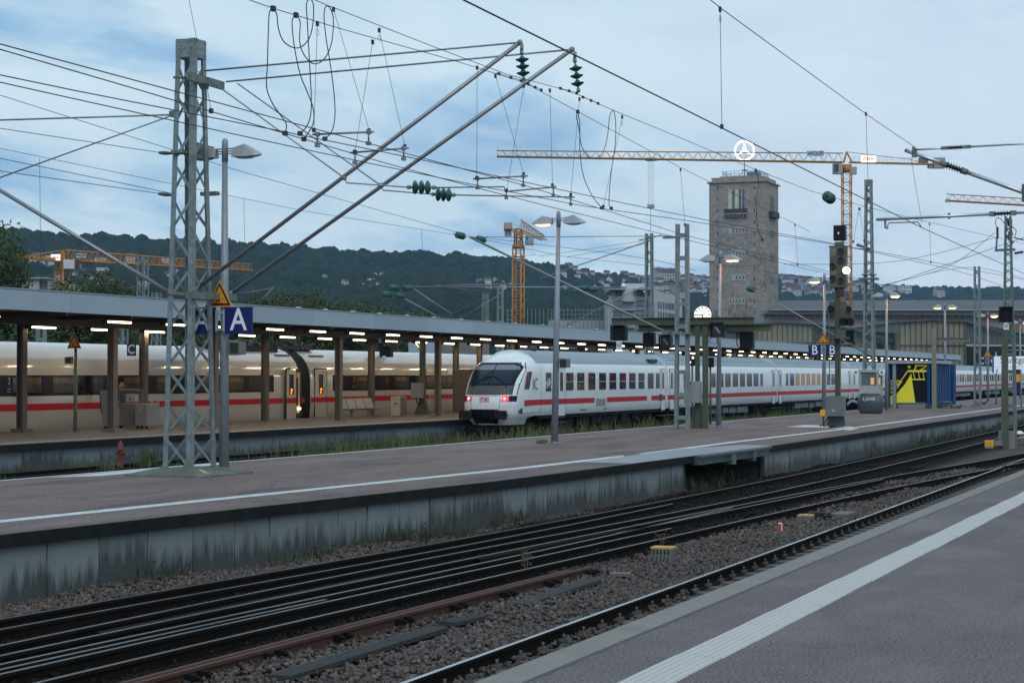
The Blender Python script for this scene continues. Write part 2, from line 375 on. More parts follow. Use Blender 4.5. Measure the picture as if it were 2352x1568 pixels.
def ballastm(name, cols, island=True, k=1.0):
    m, t, bs, n, l = node_mat(name); gg = n('ShaderNodeNewGeometry'); g = gg.outputs['Position']
    if island:
        r = n('ShaderNodeValToRGB'); l(gg.outputs['Random Per Island'], r.inputs[0]); r.color_ramp.interpolation = 'CONSTANT'
    else:
        vo = n('ShaderNodeTexVoronoi'); vo.inputs['Scale'].default_value = 17; l(g, vo.inputs['Vector'])
        sp = n('ShaderNodeSeparateColor'); l(vo.outputs['Color'], sp.inputs[0]); r = n('ShaderNodeValToRGB'); l(sp.outputs[0], r.inputs[0])
    e_ = r.color_ramp.elements
    e_[0].position = 0; e_[0].color = (*cols[0], 1); e_[1].position = 1 / len(cols); e_[1].color = (*cols[1], 1)
    for i in range(2, len(cols)):
        q = e_.new(i / len(cols)); q.color = (*cols[i], 1)
    c = mixc(n, l, mrange(n, l, mk_noise(n, l, g, 60, 4), 0.3, 0.7, 0, 0.45), r.outputs[0], tuple(x * 0.5 for x in cols[0]))
    # oil and brake dust between the switch rails
    sx = n('ShaderNodeSeparateXYZ'); l(g, sx.inputs[0])
    yn = mathn(n, l, 'ADD', sx.outputs[1], mathn(n, l, 'MULTIPLY', mk_noise(n, l, g, 1.2, 4), 0.8))
    a = mrange(n, l, yn, 9.5, 10.1); b = mrange(n, l, yn, 13.4, 13.9, 1, 0)
    c = mixc(n, l, mathn(n, l, 'MULTIPLY', mathn(n, l, 'MULTIPLY', a, b), 0.9), c, (0.007, 0.0065, 0.0065))
    l(c, bs.inputs['Base Color']); bs.inputs['Roughness'].default_value = 0.9; bs.inputs['Specular IOR Level'].default_value = 0.1
    if not island:
        bp = n('ShaderNodeBump'); bp.inputs['Strength'].default_value = 1.0; bp.inputs['Distance'].default_value = 0.05
        vd = mathn(n, l, 'MULTIPLY', vo.outputs['Distance'], -1.0); l(vd, bp.inputs['Height']); l(bp.outputs[0], bs.inputs['Normal'])
    return m
BC = [(0.115, 0.088, 0.080), (0.085, 0.083, 0.085), (0.15, 0.12, 0.105), (0.095, 0.066, 0.056), (0.12, 0.115, 0.115), (0.18, 0.155, 0.14), (0.075, 0.08, 0.082), (0.13, 0.092, 0.074), (0.10, 0.095, 0.09)]
stones_m = ballastm('ballast stones', BC)
ballast_m = ballastm('ballast bed', [tuple(x * 0.85 for x in c) for c in BC], False)

# ------------------------------------------------------------------ ground
def sheet(name, pts, z, m, kind='structure', dz=0.0):
    b = MB(); b.add([(p[0], p[1], z) for p in pts], [tuple(range(len(pts)))]); o = b.obj(name, m)
    if o.data.polygons[0].normal.z < 0: o.data.flip_normals()
    return tag(o, kind=kind)
ground_m = mat('earth ground', (0.05, 0.052, 0.042), 0.95, 0, 0.25, 0.05)
sheet('ground', [(-3000, -3000), (7000, -3000), (7000, 6000), (-3000, 6000)], -1.10, ground_m)
sheet('ballast_bed', [(-40, 4.7), (420, 4.7), (420, 34.4), (-40, 34.4)], -0.945, ballast_m)
sheet('ballast_bed', [(-40, 42.0), (420, 42.0), (420, 90), (-40, 90)], -0.96, ballast_m)

def slab(name, near, far, ztop, thick, m):
    """platform slab between two polylines given at the same X stations"""
    b = MB(); n = len(near)
    vs = [(p[0], p[1], ztop) for p in near] + [(p[0], p[1], ztop) for p in far] + [(p[0], p[1], ztop - thick) for p in near] + [(p[0], p[1], ztop - thick) for p in far]
    fs = []
    for i in range(n - 1):
        fs += [(i, i + 1, n + i + 1, n + i), (2 * n + i, 3 * n + i, 3 * n + i + 1, 2 * n + i + 1), (i, 2 * n + i, 2 * n + i + 1, i + 1), (n + i, n + i + 1, 3 * n + i + 1, 3 * n + i)]
    fs += [(0, n, 3 * n, 2 * n), (n - 1, 3 * n - 1, 4 * n - 1, 2 * n - 1)]
    b.add(vs, fs); return tag(b.obj(name, m), kind='structure')
def ylin(pl, x):
    return float(np.interp(x, [p[0] for p in pl], [p[1] for p in pl]))
def band(pl, o0, o1, z, x0, x1, step=1.0, wob=0.0, seed=1, b=None):
    """flat band following a polyline pl with offsets o0..o1"""
    r_ = random.Random(seed); b = b or MB(); xs = list(np.arange(x0, x1, step)) + [x1]; rows = []
    for x in xs:
        y = ylin(pl, x); rows.append([(x, y + o0 + r_.uniform(-wob, wob), z), (x, y + o1 + r_.uniform(-wob, wob), z)])
    b.grid(rows, False); return b

# near platform (the one the camera stands on)
NE = [(-30, 4.86), (11, 4.85), (16, 4.76), (41, 4.58), (120, 4.5), (420, 4.5)]
NJ = [(-30, 4.5), (11, 4.51), (15, 4.48), (39, 4.33), (120, 4.26), (420, 4.26)]
slab('near_platform', [(x, -7.0) for x, _ in NJ], NJ, 0.0, 1.0, asph_near)
kerb = MB()
xs_ = [-30.0]
while xs_[-1] < 300: xs_.append(xs_[-1] + 4.9)
for a, b_ in zip(xs_[:-1], xs_[1:]):
    a2, b2 = a + 0.006, b_ - 0.006; t_ = rnd.uniform(-0.0015, 0.0015)
    vs = []
    for x in (a2, b2):
        y0, y1 = ylin(NJ, x) + 0.022, ylin(NE, x)
        vs += [(x, y0, -0.3), (x, y1, -0.3), (x, y1, 0.003 + t_), (x, y0, 0.003 + t_)]
    kerb.add(vs, [(0, 1, 2, 3), (7, 6, 5, 4), (0, 4, 5, 1), (1, 5, 6, 2), (2, 6, 7, 3), (3, 7, 4, 0)])
ko = kerb.obj('kerb_stones', stone_m, bevel=0.006); tag(ko, 'row of pale grey kerb stones along the near platform edge', 'kerb')
b = MB(); b.bx(-30, 300, 4.45, 4.5, -1.0, -0.3); tag(b.obj('platform_wall', cope_m), 'low dark wall under the kerb of the near platform', 'wall')
tag(band(NJ, -0.022, 0.03, 0.0015, -20, 200, 0.12, 0.011, 3).obj('tar_joint', tar_m), kind='structure')
# white tactile strip
TS = [(-20, 3.80), (12, 3.74), (32, 3.54), (120, 3.45), (300, 3.45)]
tb = MB(); r_ = random.Random(5); x = -6.0
while x < 130:
    ln = 0.9 if x < 60 else 3.0; jy = r_.uniform(-0.008, 0.008); dzz = r_.uniform(-0.001, 0.001)
    x1 = x + ln - 0.008
    ya, yb = ylin(TS, x) + jy, ylin(TS, x1) + jy
    def bar(o0, o1, z0, z1):
        tb.add([(x, ya + o0, z0), (x1, yb + o0, z0), (x1, yb + o1, z0), (x, ya + o1, z0), (x, ya + o0 + 0.003, z1), (x1, yb + o0 + 0.003, z1), (x1, yb + o1 - 0.003, z1), (x, ya + o1 - 0.003, z1)],
               [(4, 5, 6, 7), (0, 1, 5, 4), (1, 2, 6, 5), (2, 3, 7, 6), (3, 0, 4, 7)])
    bar(-0.172, 0.172, 0.0, 0.006 + dzz)
    if x < 70:
        for k in range(6): bar(-0.166 + k * 0.0575, -0.166 + k * 0.0575 + 0.044, 0.006 + dzz, 0.0125 + dzz)
    x += ln
tag(tb.obj('tactile_strip', tact_m), 'white ribbed guiding strip running along the near platform', 'tactile strip')

# middle platform
ME = [(-30, 17.4), (0, 16.2), (12, 15.4), (19.4, 14.94), (27.5, 14.15), (33.2, 13.55), (44.6, 13.2), (52, 12.95), (70, 12.88), (105, 12.7), (160, 12.7), (420, 12.7)]
MF = [(-30, 22.9), (0, 22.8), (12, 22.78), (19.4, 22.75), (27.5, 22.73), (33.2, 22.62), (44.6, 22.35), (52, 22.25), (70, 22.0), (105, 21.65), (160, 21.6), (420, 21.6)]
slab('middle_platform', [(x, y + 0.12) for x, y in ME], MF, 0.0, 0.168, asph_mid)
GX0, GX1 = XA(1600, 13.1), XA(1762, 12.92)
cp = MB()
xs_ = [-30.0]
while xs_[-1] < 300: xs_.append(xs_[-1] + 3.3)
for a, b_ in zip(xs_[:-1], xs_[1:]):
    for (p, q) in ((a + 0.005, min(b_ - 0.005, GX0)), (max(a + 0.005, GX1), b_ - 0.005)):
        if q - p < 0.1 or (p < GX0 < a): continue
        vs = []; t_ = rnd.uniform(-0.002, 0.002)
        for x in (p, q):
            y = ylin(ME, x); vs += [(x, y - 0.02 + t_, -0.175), (x, y + 0.30, -0.175), (x, y + 0.30, 0.004), (x, y - 0.02 + t_, 0.004)]
        cp.add(vs, [(0, 1, 2, 3), (7, 6, 5, 4), (0, 4, 5, 1), (1, 5, 6, 2), (2, 6, 7, 3), (3, 7, 4, 0)])
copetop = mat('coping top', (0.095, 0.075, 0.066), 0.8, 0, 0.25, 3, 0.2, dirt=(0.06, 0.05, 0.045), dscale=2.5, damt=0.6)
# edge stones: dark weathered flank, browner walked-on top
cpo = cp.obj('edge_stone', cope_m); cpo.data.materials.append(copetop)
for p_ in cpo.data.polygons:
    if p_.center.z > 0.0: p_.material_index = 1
mw = thing('platform_wall', (30, 13.9, -1), 'stained concrete slab wall below the middle platform edge', 'wall')
cpo.parent = mw; cpo.matrix_parent_inverse = Matrix.Translation((-30, -13.9, 1))
wl = MB(); x = -30.0
while x < 260:
    wd = 1.05 if rnd.random() > 0.2 else 0.92
    p, q = x + 0.017, x + wd - 0.017
    if not (q > GX0 and p < GX1):
        yp, yq = ylin(ME, p) + 0.10 + rnd.uniform(-0.008, 0.012), ylin(ME, q) + 0.10 + rnd.uniform(-0.008, 0.012)
        wl.add([(p, yp, -1.05), (q, yq, -1.05), (q, yq, -0.172), (p, yp, -0.172), (p, yp + 0.12, -1.05), (q, yq + 0.12, -1.05), (q, yq + 0.12, -0.172), (p, yp + 0.12, -0.172)],
               [(0, 1, 2, 3), (4, 7, 6, 5), (0, 3, 7, 4), (1, 5, 6, 2)])
    x += wd
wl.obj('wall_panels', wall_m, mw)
bk = band(ME, 0.26, 0.28, -0.6, -30, GX0, 2.0)
b = MB()
for (x0, x1) in ((-30, GX0), (GX1, 260)):
    rows = [[(x, ylin(ME, x) + 0.235, -1.05), (x, ylin(ME, x) + 0.235, -0.17)] for x in list(np.arange(x0, x1, 3.0)) + [x1]]
    b.grid(rows, False)
b.obj('backing', blackrub, mw)
# crossing pit below the steel plate
pit = thing('crossing_bridge', (GX0, 13.5, -1), 'grey steel plate bridging the dark gap in the middle platform wall', 'bridge')
b = MB(); b.add([(GX0 - 1.8, 13.22, 0.007), (GX1 + 0.6, 12.9, 0.007), (GX1 + 0.9, 13.9, 0.007), (GX1 - 2.6, 14.75, 0.007), (GX0 - 4.5, 14.6, 0.007), (GX0 - 4.5, 13.35, 0.007)], [(0, 1, 2, 3, 4, 5)])
plate_m = mat('steel plate', (0.20, 0.225, 0.25), 0.42, 0.5, 0.15, 4, 0.1, dirt=(0.14, 0.13, 0.13), damt=0.5)
o = b.obj('deck_plate', plate_m, pit)
if o.data.polygons[0].normal.z < 0: o.data.flip_normals()
b = MB()
for (z0, z1, d) in ((-0.06, -0.004, 0.10), (-0.21, -0.06, 0.02), (-0.235, -0.21, 0.09)):
    b.add([(GX0, 13.1 - d, z0), (GX1, 12.88 - d, z0), (GX1, 13.1 + d, z0), (GX0, 13.3 + d, z0), (GX0, 13.1 - d, z1), (GX1, 12.88 - d, z1), (GX1, 13.1 + d, z1), (GX0, 13.3 + d, z1)], [(3, 2, 1, 0), (4, 5, 6, 7), (0, 1, 5, 4), (1, 2, 6, 5), (2, 3, 7, 6), (3, 0, 4, 7)])
b.obj('girder', mat('blue grey steel', (0.06, 0.08, 0.095), 0.5, 0.3, 0.2, 5), pit)
for fx in (0.42, 0.74):
    x = GX0 + (GX1 - GX0) * fx; b = MB(); b.bx(x - 0.03, x + 0.03, 12.82, 13.2, -0.33, -0.06); b.obj('stiffener', galv_d, pit)
b = MB(); b.bx(GX0 - 0.3, GX1 + 0.3, 18, 18.2, -1.1, -0.17); b.bx(GX0 - 0.2, GX0 - 0.02, 13.4, 18, -1.1, -0.17); b.bx(GX1 + 0.02, GX1 + 0.2, 13.2, 18, -1.1, -0.17); b.obj('pit_wall', mat('pit concrete', (0.045, 0.045, 0.042), 0.9, 0, 0.3, 3), pit)
b = MB(); q = oY(1669 + 70 * 0 + 0, 1079, 15.0); q = oY(1568 + 1460 * 0.10414, 1004.5 + 705 * 0.10414, 14.0)
b.box((q[0], 14.0, q[2]), (0.42, 0.03, 0.26)); ns = b.obj('number_plate', signblack, pit)
text('168²', (q[0], 13.975, q[2]), 0.24, signwhite, pit, '-y', 'lettering', 0.002, sx=0.75)
# white lines on the middle platform
MW = [(-30, 17.6), (0, 16.95), (21, 16.31), (30.2, 15.57), (38, 14.95), (46.5, 14.72), (54.8, 14.75), (71.6, 14.4), (105, 14.42), (131, 14.45), (300, 14.45)]
b = band(MW, -0.17, 0.17, 0.0045, -20, GX0 - 1.2, 0.25, 0.014, 9); b = band(MW, -0.16, 0.16, 0.0045, GX0 + 0.6, 260, 0.4, 0.012, 10, b)
b.add([(GX0 - 4.8, 14.62, 0.012), (GX0 - 1.4, 14.6, 0.012), (GX0 - 0.6, 14.85, 0.012), (GX0 - 3.6, 14.95, 0.012)], [(0, 1, 2, 3)])
p0, p1, p2, p3 = oz(1805, 980), oz(1850, 975.5), oz(1968, 984), oz(1940, 989)
for s_ in ((p0, p1, oz(1960, 979.5), oz(1955, 983)), (oz(1900, 981), oz(1912, 979), oz(1972, 985), oz(1950, 988))): b.add([(p[0], p[1], 0.0048) for p in s_], [(0, 1, 2, 3)])
tag(b.obj('platform_line', linew), kind='structure')
b = band(MF, -0.16, 0.0, 0.0045, -20, 260, 0.5, 0.012, 11)
b.add([(30.5, 22.3, 0.008), (38, 22.45, 0.008), (36.5, 21.9, 0.008), (31.5, 21.7, 0.008)], [(0, 1, 2, 3)])
tag(b.obj('platform_line', linew), kind='structure')
b = MB(); rows = [[(x, ylin(MF, x) - 0.06, -1.05), (x, ylin(MF, x) - 0.06, -0.165)] for x in np.arange(-30, 260, 4.0)]; b.grid(rows, False)
rows = [[(x, ylin(MF, x) - 0.26, -1.05), (x, ylin(MF, x) - 0.26, -0.165)] for x in np.arange(-30, 260, 4.0)]; b.grid(rows, False)
tag(b.obj('platform_wall', wall_m), 'concrete wall on the far side of the middle platform', 'wall')

# far platform under the long canopy
FN, FFAR, FEND = 34.1, 42.15, 330
slab('far_platform', [(-60, FN), (FEND, FN)], [(-60, FFAR), (FEND, FFAR)], 0.0, 0.2, asph_far)
fw = thing('platform_wall', (40, 34.2, -1), 'pale stained concrete wall below the canopied platform', 'wall')
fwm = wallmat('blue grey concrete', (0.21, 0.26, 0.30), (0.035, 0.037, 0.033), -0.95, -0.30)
wl = MB(); x = -60.0
while x < 200:
    wd = rnd.choice((2.0, 2.0, 2.4)); wl.bx(x + 0.015, x + wd - 0.015, 34.28 + rnd.uniform(-0.01, 0.01), 34.45, -1.05, -0.2); x += wd
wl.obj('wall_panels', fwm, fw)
b = MB(); b.bx(-60, 330, 34.05, 34.5, -0.2, -0.003); b.obj('edge_stone', cope_m, fw)
b = MB(); b.bx(-60, 200, 34.46, 34.5, -1.05, -0.21); b.obj('backing', blackrub, fw)
b = MB(); b.bx(-60, 330, 34.04, 34.5, -0.003, 0.003); b.obj('edge_top', asph_far, fw)
b = MB(); b.grid([[(x, 34.66, 0.0045), (x, 34.8, 0.0045)] for x in (-60, 330)], False); tag(b.obj('platform_line', linew), kind='structure')
b = MB(); b.bx(-60, 330, 42.0, 42.14, -1.05, -0.203); tag(b.obj('platform_wall', cope_m), 'wall below the platform edge beside the high speed train', 'wall')
# further platform beyond the train
slab('rear_platform', [(-60, 46.4), (400, 46.4)], [(-60, 54), (400, 54)], 0.0, 0.9, asph_far)

# ------------------------------------------------------------------ rails
rust = mat('rail rust', (0.012, 0.009, 0.008), 0.9, 0.0, 0.25, 6, 0.1, spec=0.08)
rustred = mat('red rust', (0.068, 0.026, 0.017), 0.8, 0.1, 0.25, 5, 0.15, dirt=(0.045, 0.025, 0.02), dscale=3, damt=0.6)
shine = mat('polished rail head', (0.36, 0.40, 0.45), 0.22, 1.0, 0.12, 3)
shine2 = mat('dull rail head', (0.055, 0.062, 0.072), 0.38, 0.6, 0.3, 3)
PROF = [(-0.07, -0.17), (0.07, -0.17), (0.07, -0.158), (0.009, -0.14), (0.009, -0.045), (0.036, -0.036), (0.036, -0.004), (0.028, 0.0), (-0.028, 0.0), (-0.036, -0.004), (-0.036, -0.036), (-0.009, -0.045), (-0.009, -0.14), (-0.07, -0.158)]
def smooth_pl(pl, x0, x1, step):
    """rail line resampled with a gentle smoothing so that it has no kinks"""
    xs = np.arange(x0, x1 + 0.01, step); ys = np.interp(xs, [p[0] for p in pl], [p[1] for p in pl]); k = 9
    yp = np.pad(ys, k, mode='reflect', reflect_type='odd'); ys = np.convolve(yp, np.ones(2 * k + 1) / (2 * k + 1), 'valid')
    return list(zip(xs, ys))
def rail(pl, x0, x1, parent, m=rust, top=shine2, step=0.7, zt=-0.76):
    pts = smooth_pl(pl, x0, x1, step); b = MB(); rows = []
    for i, (x, y) in enumerate(pts): rows.append([(x, y + p[0], zt + p[1]) for p in PROF])
    b.grid(rows, False, True); n = len(PROF); b.f += [tuple(range(n)), tuple(range((len(rows) - 1) * n, len(rows) * n))]; b.sm += [False, False]
    o = b.obj('rail', m, parent)
    b = MB(); b.grid([[(x, y - 0.027, zt + 0.0015), (x, y + 0.027, zt + 0.0015)] for x, y in pts], False)
    s_ = b.obj('running_surface', top, parent); s_.parent = o
    return pts
RA0 = [(-30, 5.75), (15, 5.75), (60, 5.6), (420, 5.6)]
RA = [(-30, 7.25), (15, 7.22), (24, 7.13), (58, 7.08), (80, 7.06), (420, 7.05)]
RB = [(-30, 10.6), (14, 10.4), (20, 10.08), (24.5, 9.78), (31.3, 9.36), (42, 8.7), (47.3, 8.25), (53.4, 7.6), (60.7, 6.8), (75, 5.95), (110, 5.6), (420, 5.6)]
RC = [(-30, 12.3), (15, 11.72), (22, 11.38), (30, 10.9), (36.5, 10.45), (47.3, 9.69), (56.3, 8.85), (66.8, 7.6), (80, 7.1), (110, 7.06), (420, 7.05)]
RD = [(-30, 12.6), (15, 12.1), (19.4, 12.08), (23.2, 11.95), (27.4, 11.65), (36.3, 10.9), (43, 10.7), (51.7, 10.53), (66, 10.4), (100, 10.4), (420, 10.4)]
RE = [(-30, 14.6), (17.4, 13.5), (21.5, 13.15), (24.8, 12.8), (33.2, 12.4), (41, 12.15), (51, 11.95), (66, 11.9), (100, 11.9), (420, 11.9)]
sl_m = mat('dark wooden sleeper', (0.020, 0.015, 0.013), 0.9, 0, 0.3, 8, 0.3, spec=0.08)
sl_c = mat('concrete sleeper', (0.085, 0.08, 0.075), 0.8, 0, 0.15, 8, 0.3)
def sleepers(parent, fn, x0, x1, step, half, m, zt=-0.925, chairs=(0.75,)):
    x = x0; first = None; k = 0
    while x < x1 and k < 98:
        yc = fn(x)
        if first is None:
            b = MB(); b.box((x, yc, zt - 0.09), (0.26, half * 2, 0.18))
            for c_ in chairs:
                for s_ in (-c_, c_):
                    for t_ in (-0.10, 0.10): b.box((x, yc + s_ + t_, zt + 0.022), (0.16, 0.07, 0.05)); b.tube([(x, yc + s_ + t_, zt + 0.04), (x, yc + s_ + t_, zt + 0.10)], 0.018, 6)
            first = b.obj('sleeper', m, parent); fx, fy = x, yc
        else:
            c_ = first.copy(); COL.objects.link(c_); c_.parent = parent; c_.location = (x - fx, yc - fy, 0)
        x += step; k += 1
t1 = thing('railway_track', (20, 6.4, -0.93), 'nearest railway track with one shiny rail beside the near platform kerb', 'track')
rail(RA0, 4, 300, t1, rust, shine, 2.0); rail(RA, 6, 300, t1, rust, shine)
sleepers(t1, lambda x: 6.45, 12, 110, 0.65, 1.3, sl_c)
t2 = thing('railway_track', (20, 11, -0.93), 'curving switch track that merges into the nearest track', 'track')
rail(RB, 6, 300, t2, rust, shine2); rail(RC, 6, 300, t2, rust, shine2)
sleepers(t2, lambda x: (ylin(RB, x) + ylin(RC, x)) / 2, 14, 78, 0.66, 1.35, sl_m)
t3 = thing('railway_track', (20, 12.5, -0.93), 'dark railway track running close along the middle platform wall', 'track')
rail(RD, 6, 300, t3, rust, shine2); rail(RE, 6, 300, t3, rust, shine2)
sleepers(t3, lambda x: (ylin(RD, x) + ylin(RE, x)) / 2, 14, 78, 0.66, 1.3, sl_m)
# check rails, blades and closure rails of the switch work
sw = thing('switch_rails', (20, 11.5, -0.93), 'closely spaced check rails and blades between the crossing tracks', 'switch')
rail([(14, 11.02), (17.4, 11.0), (20.3, 10.5), (26.8, 10.35), (32.5, 9.9), (36, 9.2)], 10, 33, sw)
rail([(14, 11.45), (17.7, 11.2), (21, 10.93), (24.4, 10.7), (34.8, 10.3), (40, 10.2)], 10, 38, sw)
rail([(14, 13.1), (18, 12.86), (23.8, 12.3), (27, 12.05), (32.7, 11.88), (39.4, 11.75)], 12, 39, sw)
rail([(30, 10.55), (38, 10.05), (47, 9.45), (52, 9.1)], 31, 50, sw)
rail([(12, 11.25), (17, 11.06), (21, 10.75)], 10, 20.5, sw)
for (x0, x1, o0, wd) in ((17, 25, 0.09, 0.10), (26, 33, -0.12, 0.12), (33, 40, 0.11, 0.09)):
    b = MB(); b.grid([[(x, ylin(RC, x) + o0, -0.775), (x, ylin(RC, x) + o0 + wd, -0.775), (x, ylin(RC, x) + o0 + wd, -0.90), (x, ylin(RC, x) + o0, -0.90)] for x in np.arange(x0, x1, 1.0)], False, True); b.obj('check_plate', rust, sw)
# loose rusty rails lying in the ballast
rr_ = thing('spare_rails', (20, 9.4, -0.93), 'pair of loose rust red rails lying in the ballast', 'rails')
spare = [(4, 9.75), (14.3, 9.5), (18.3, 9.42), (26.2, 9.0), (40, 8.6)]
rail(spare, 6, 25.9, rr_, rustred, rustred, 0.5, -0.765); rail([(p[0], p[1] + 0.125) for p in spare], 6, 25.2, rr_, rustred, rustred, 0.5, -0.768)
fb0 = None
for x in np.arange(8, 25.8, 1.45):
    y = ylin(spare, x) - 0.07
    if fb0 is None:
        b = MB()
        for d in (-0.11, 0.11): b.box((x + d, y, -0.84), (0.07, 0.09, 0.07)); b.tube([(x + d, y - 0.03, -0.84), (x + d, y - 0.09, -0.84)], 0.022, 6)
        fb0 = b.obj('fish_bolt', blackrub, rr_); fx, fy = x, y
    else:
        c_ = fb0.copy(); COL.objects.link(c_); c_.parent = rr_; c_.location = (x - fx, y - fy, 0)
t4 = thing('railway_track', (60, 25, -0.93), 'overgrown track in the strip behind the middle platform', 'track')
for y in (24.3, 25.8): rail([(-30, y), (300, y)], 0, 250, t4, rust, shine2, 10)
t5 = thing('railway_track', (60, 32.45, -0.93), 'track under the white and grey train', 'track')
for y in (31.7, 33.2): rail([(-30, y), (300, y)], 0, 300, t5, rust, shine2, 10)

# ------------------------------------------------------------------ ballast stones near the camera
def stones():
    g = np.random.default_rng(3); X, Y = [], []
    def zone(x0, x1, ylo, yhi, dens):
        n = int((x1 - x0) * 4 * dens); xs = g.uniform(x0, x1, n); ys = g.uniform(6.9, 16, n)
        n2 = int((x1 - x0) * 9.1 * dens); xs = g.uniform(x0, x1, n2); ys = g.uniform(6.9, 16, n2)
        lo = ylo(xs); hi = yhi(xs); k = (ys > lo) & (ys < hi); X.append(xs[k]); Y.append(ys[k])
    I = lambda pl, o: (lambda x: np.interp(x, [p[0] for p in pl], [p[1] for p in pl]) + o)
    A, Bn, E_, W_ = I(RA, 0.08), I(RB, -0.1), I(RE, 0.10), I(ME, 0.12)
    zone(10, 20, A, Bn, 330); zone(20, 32, A, Bn, 300); zone(32, 60, A, Bn, 150)
    zone(15, 30, E_, W_, 330); zone(30, 60, E_, W_, 190)
    zone(10, 26, Bn, E_, 120); zone(26, 60, Bn, E_, 80)
    zone(8, 24, I(RA, -1.2), A, 120)
    X = np.concatenate(X); Y = np.concatenate(Y); n = len(X)
    t = (1 + 5 ** 0.5) / 2
    V = np.array([(-1, t, 0), (1, t, 0), (-1, -t, 0), (1, -t, 0), (0, -1, t), (0, 1, t), (0, -1, -t), (0, 1, -t), (t, 0, -1), (t, 0, 1), (-t, 0, -1), (-t, 0, 1)]) / math.sqrt(1 + t * t)
    Fc = np.array([(0, 11, 5), (0, 5, 1), (0, 1, 7), (0, 7, 10), (0, 10, 11), (1, 5, 9), (5, 11, 4), (11, 10, 2), (10, 7, 6), (7, 1, 8), (3, 9, 4), (3, 4, 2), (3, 2, 6), (3, 6, 8), (3, 8, 9), (4, 9, 5), (2, 4, 11), (6, 2, 10), (8, 6, 7), (9, 8, 1)])
    vs = V[None] * g.uniform(0.72, 1.25, (n, 12, 1)) * g.uniform(0.65, 1.35, (n, 1, 3))
    vs *= (g.uniform(0.018, 0.036, (n, 1, 1)) * np.where(X > 32, 1.25, 1.0)[:, None, None])
    a = g.uniform(0, 6.28, n); ca, sa = np.cos(a)[:, None], np.sin(a)[:, None]
    x, y = vs[:, :, 0] * ca - vs[:, :, 1] * sa, vs[:, :, 0] * sa + vs[:, :, 1] * ca
    hump = 0.02 * np.sin(X * 1.3 + Y * 2) + 0.02 * np.sin(X * 0.7 - Y * 3.1)
    z = vs[:, :, 2] * 0.85 + (-0.925 + hump + g.uniform(-0.01, 0.045, n))[:, None]
    P = np.stack([x + X[:, None], y + Y[:, None], z], -1).reshape(-1, 3)
    F = (Fc[None] + (np.arange(n) * 12)[:, None, None]).reshape(-1, 3)
    me = bpy.data.meshes.new('ballast_stones'); me.vertices.add(len(P)); me.vertices.foreach_set('co', P.ravel())
    me.loops.add(F.size); me.loops.foreach_set('vertex_index', F.ravel().astype(np.int32)); me.polygons.add(len(F)); me.polygons.foreach_set('loop_start', np.arange(0, F.size, 3, dtype=np.int32))
    me.update(); me.validate(); me.materials.append(stones_m)
    o = bpy.data.objects.new('ballast_stones', me); COL.objects.link(o); tag(o, kind='stuff', cat='ballast', label='brown and grey ballast stones between the rails')
stones()

# ------------------------------------------------------------------ weeds
def blades(name, spots, m, label, seed=1):
    """spots: (x, y, z, spread, count, height)"""
    g = np.random.default_rng(seed); P, F = [], []; o = 0
    for (x, y, z, sp, cnt, h) in spots:
        bx_, by_ = g.normal(x, sp, cnt), g.normal(y, min(sp, 0.3) * 0.6, cnt); hh = h * g.uniform(0.35, 1.15, cnt); a = g.uniform(0, 6.28, cnt); wd = 0.006 + 0.013 * g.random(cnt); ln = g.normal(0, 0.25, (cnt, 2)) * hh[:, None]
        for k in range(cnt):
            c, s_ = math.cos(a[k]) * wd[k], math.sin(a[k]) * wd[k]
            P += [(bx_[k] - c, by_[k] - s_, z), (bx_[k] + c, by_[k] + s_, z), (bx_[k] + ln[k, 0] * 0.4 + c, by_[k] + ln[k, 1] * 0.4 + s_, z + hh[k] * 0.6), (bx_[k] + ln[k, 0] * 0.4 - c, by_[k] + ln[k, 1] * 0.4 - s_, z + hh[k] * 0.6), (bx_[k] + ln[k, 0], by_[k] + ln[k, 1], z + hh[k])]
            F += [(o, o + 1, o + 2, o + 3), (o + 3, o + 2, o + 4)]; o += 5
            if k % 2 == 0:      # a side leaf
                q = 0.03 + 0.03 * g.random(); zz = z + hh[k] * g.uniform(0.3, 0.95); aa = g.uniform(0, 6.28); lx, ly = bx_[k] + ln[k, 0] * 0.5, by_[k] + ln[k, 1] * 0.5
                P += [(lx, ly, zz), (lx + math.cos(aa) * q, ly + math.sin(aa) * q, zz + q * 0.5), (lx + math.cos(aa + 0.6) * q, ly + math.sin(aa + 0.6) * q, zz - q * 0.3)]; F += [(o, o + 1, o + 2)]; o += 3
    b = MB(); b.v, b.f, b.sm = P, F, [False] * len(F)
    return tag(b.obj(name, m, fix=False), label, 'weeds', kind='stuff')
weed_m = mat('weed green', (0.045, 0.075, 0.022), 0.8, 0, 0.5, 3, col2=(0.11, 0.115, 0.04))
weed_d = mat('dark weed green', (0.022, 0.045, 0.022), 0.8, 0, 0.5, 3, col2=(0.055, 0.06, 0.028))
r_ = random.Random(11); sp = []
for k in range(420):
    X_ = r_.uniform(30, 115); yy = r_.choice((r_.uniform(26.5, 30.6), r_.uniform(23.0, 26), r_.uniform(33.4, 34.1) if X_ < 66 else 27.5))
    sp.append((X_, yy, -0.95, 0.35, r_.randint(9, 26), r_.uniform(0.22, 0.62)))
for k in range(330):
    X_ = r_.uniform(52, 130) if k % 3 else r_.uniform(56, 84); sp.append((X_, r_.uniform(27.5, 30.7), -0.95, 0.5, r_.randint(6, 30), r_.uniform(0.3, 0.95)))
blades('weeds', sp, weed_m, 'green weeds along the overgrown track behind the middle platform', 2)
sp = []
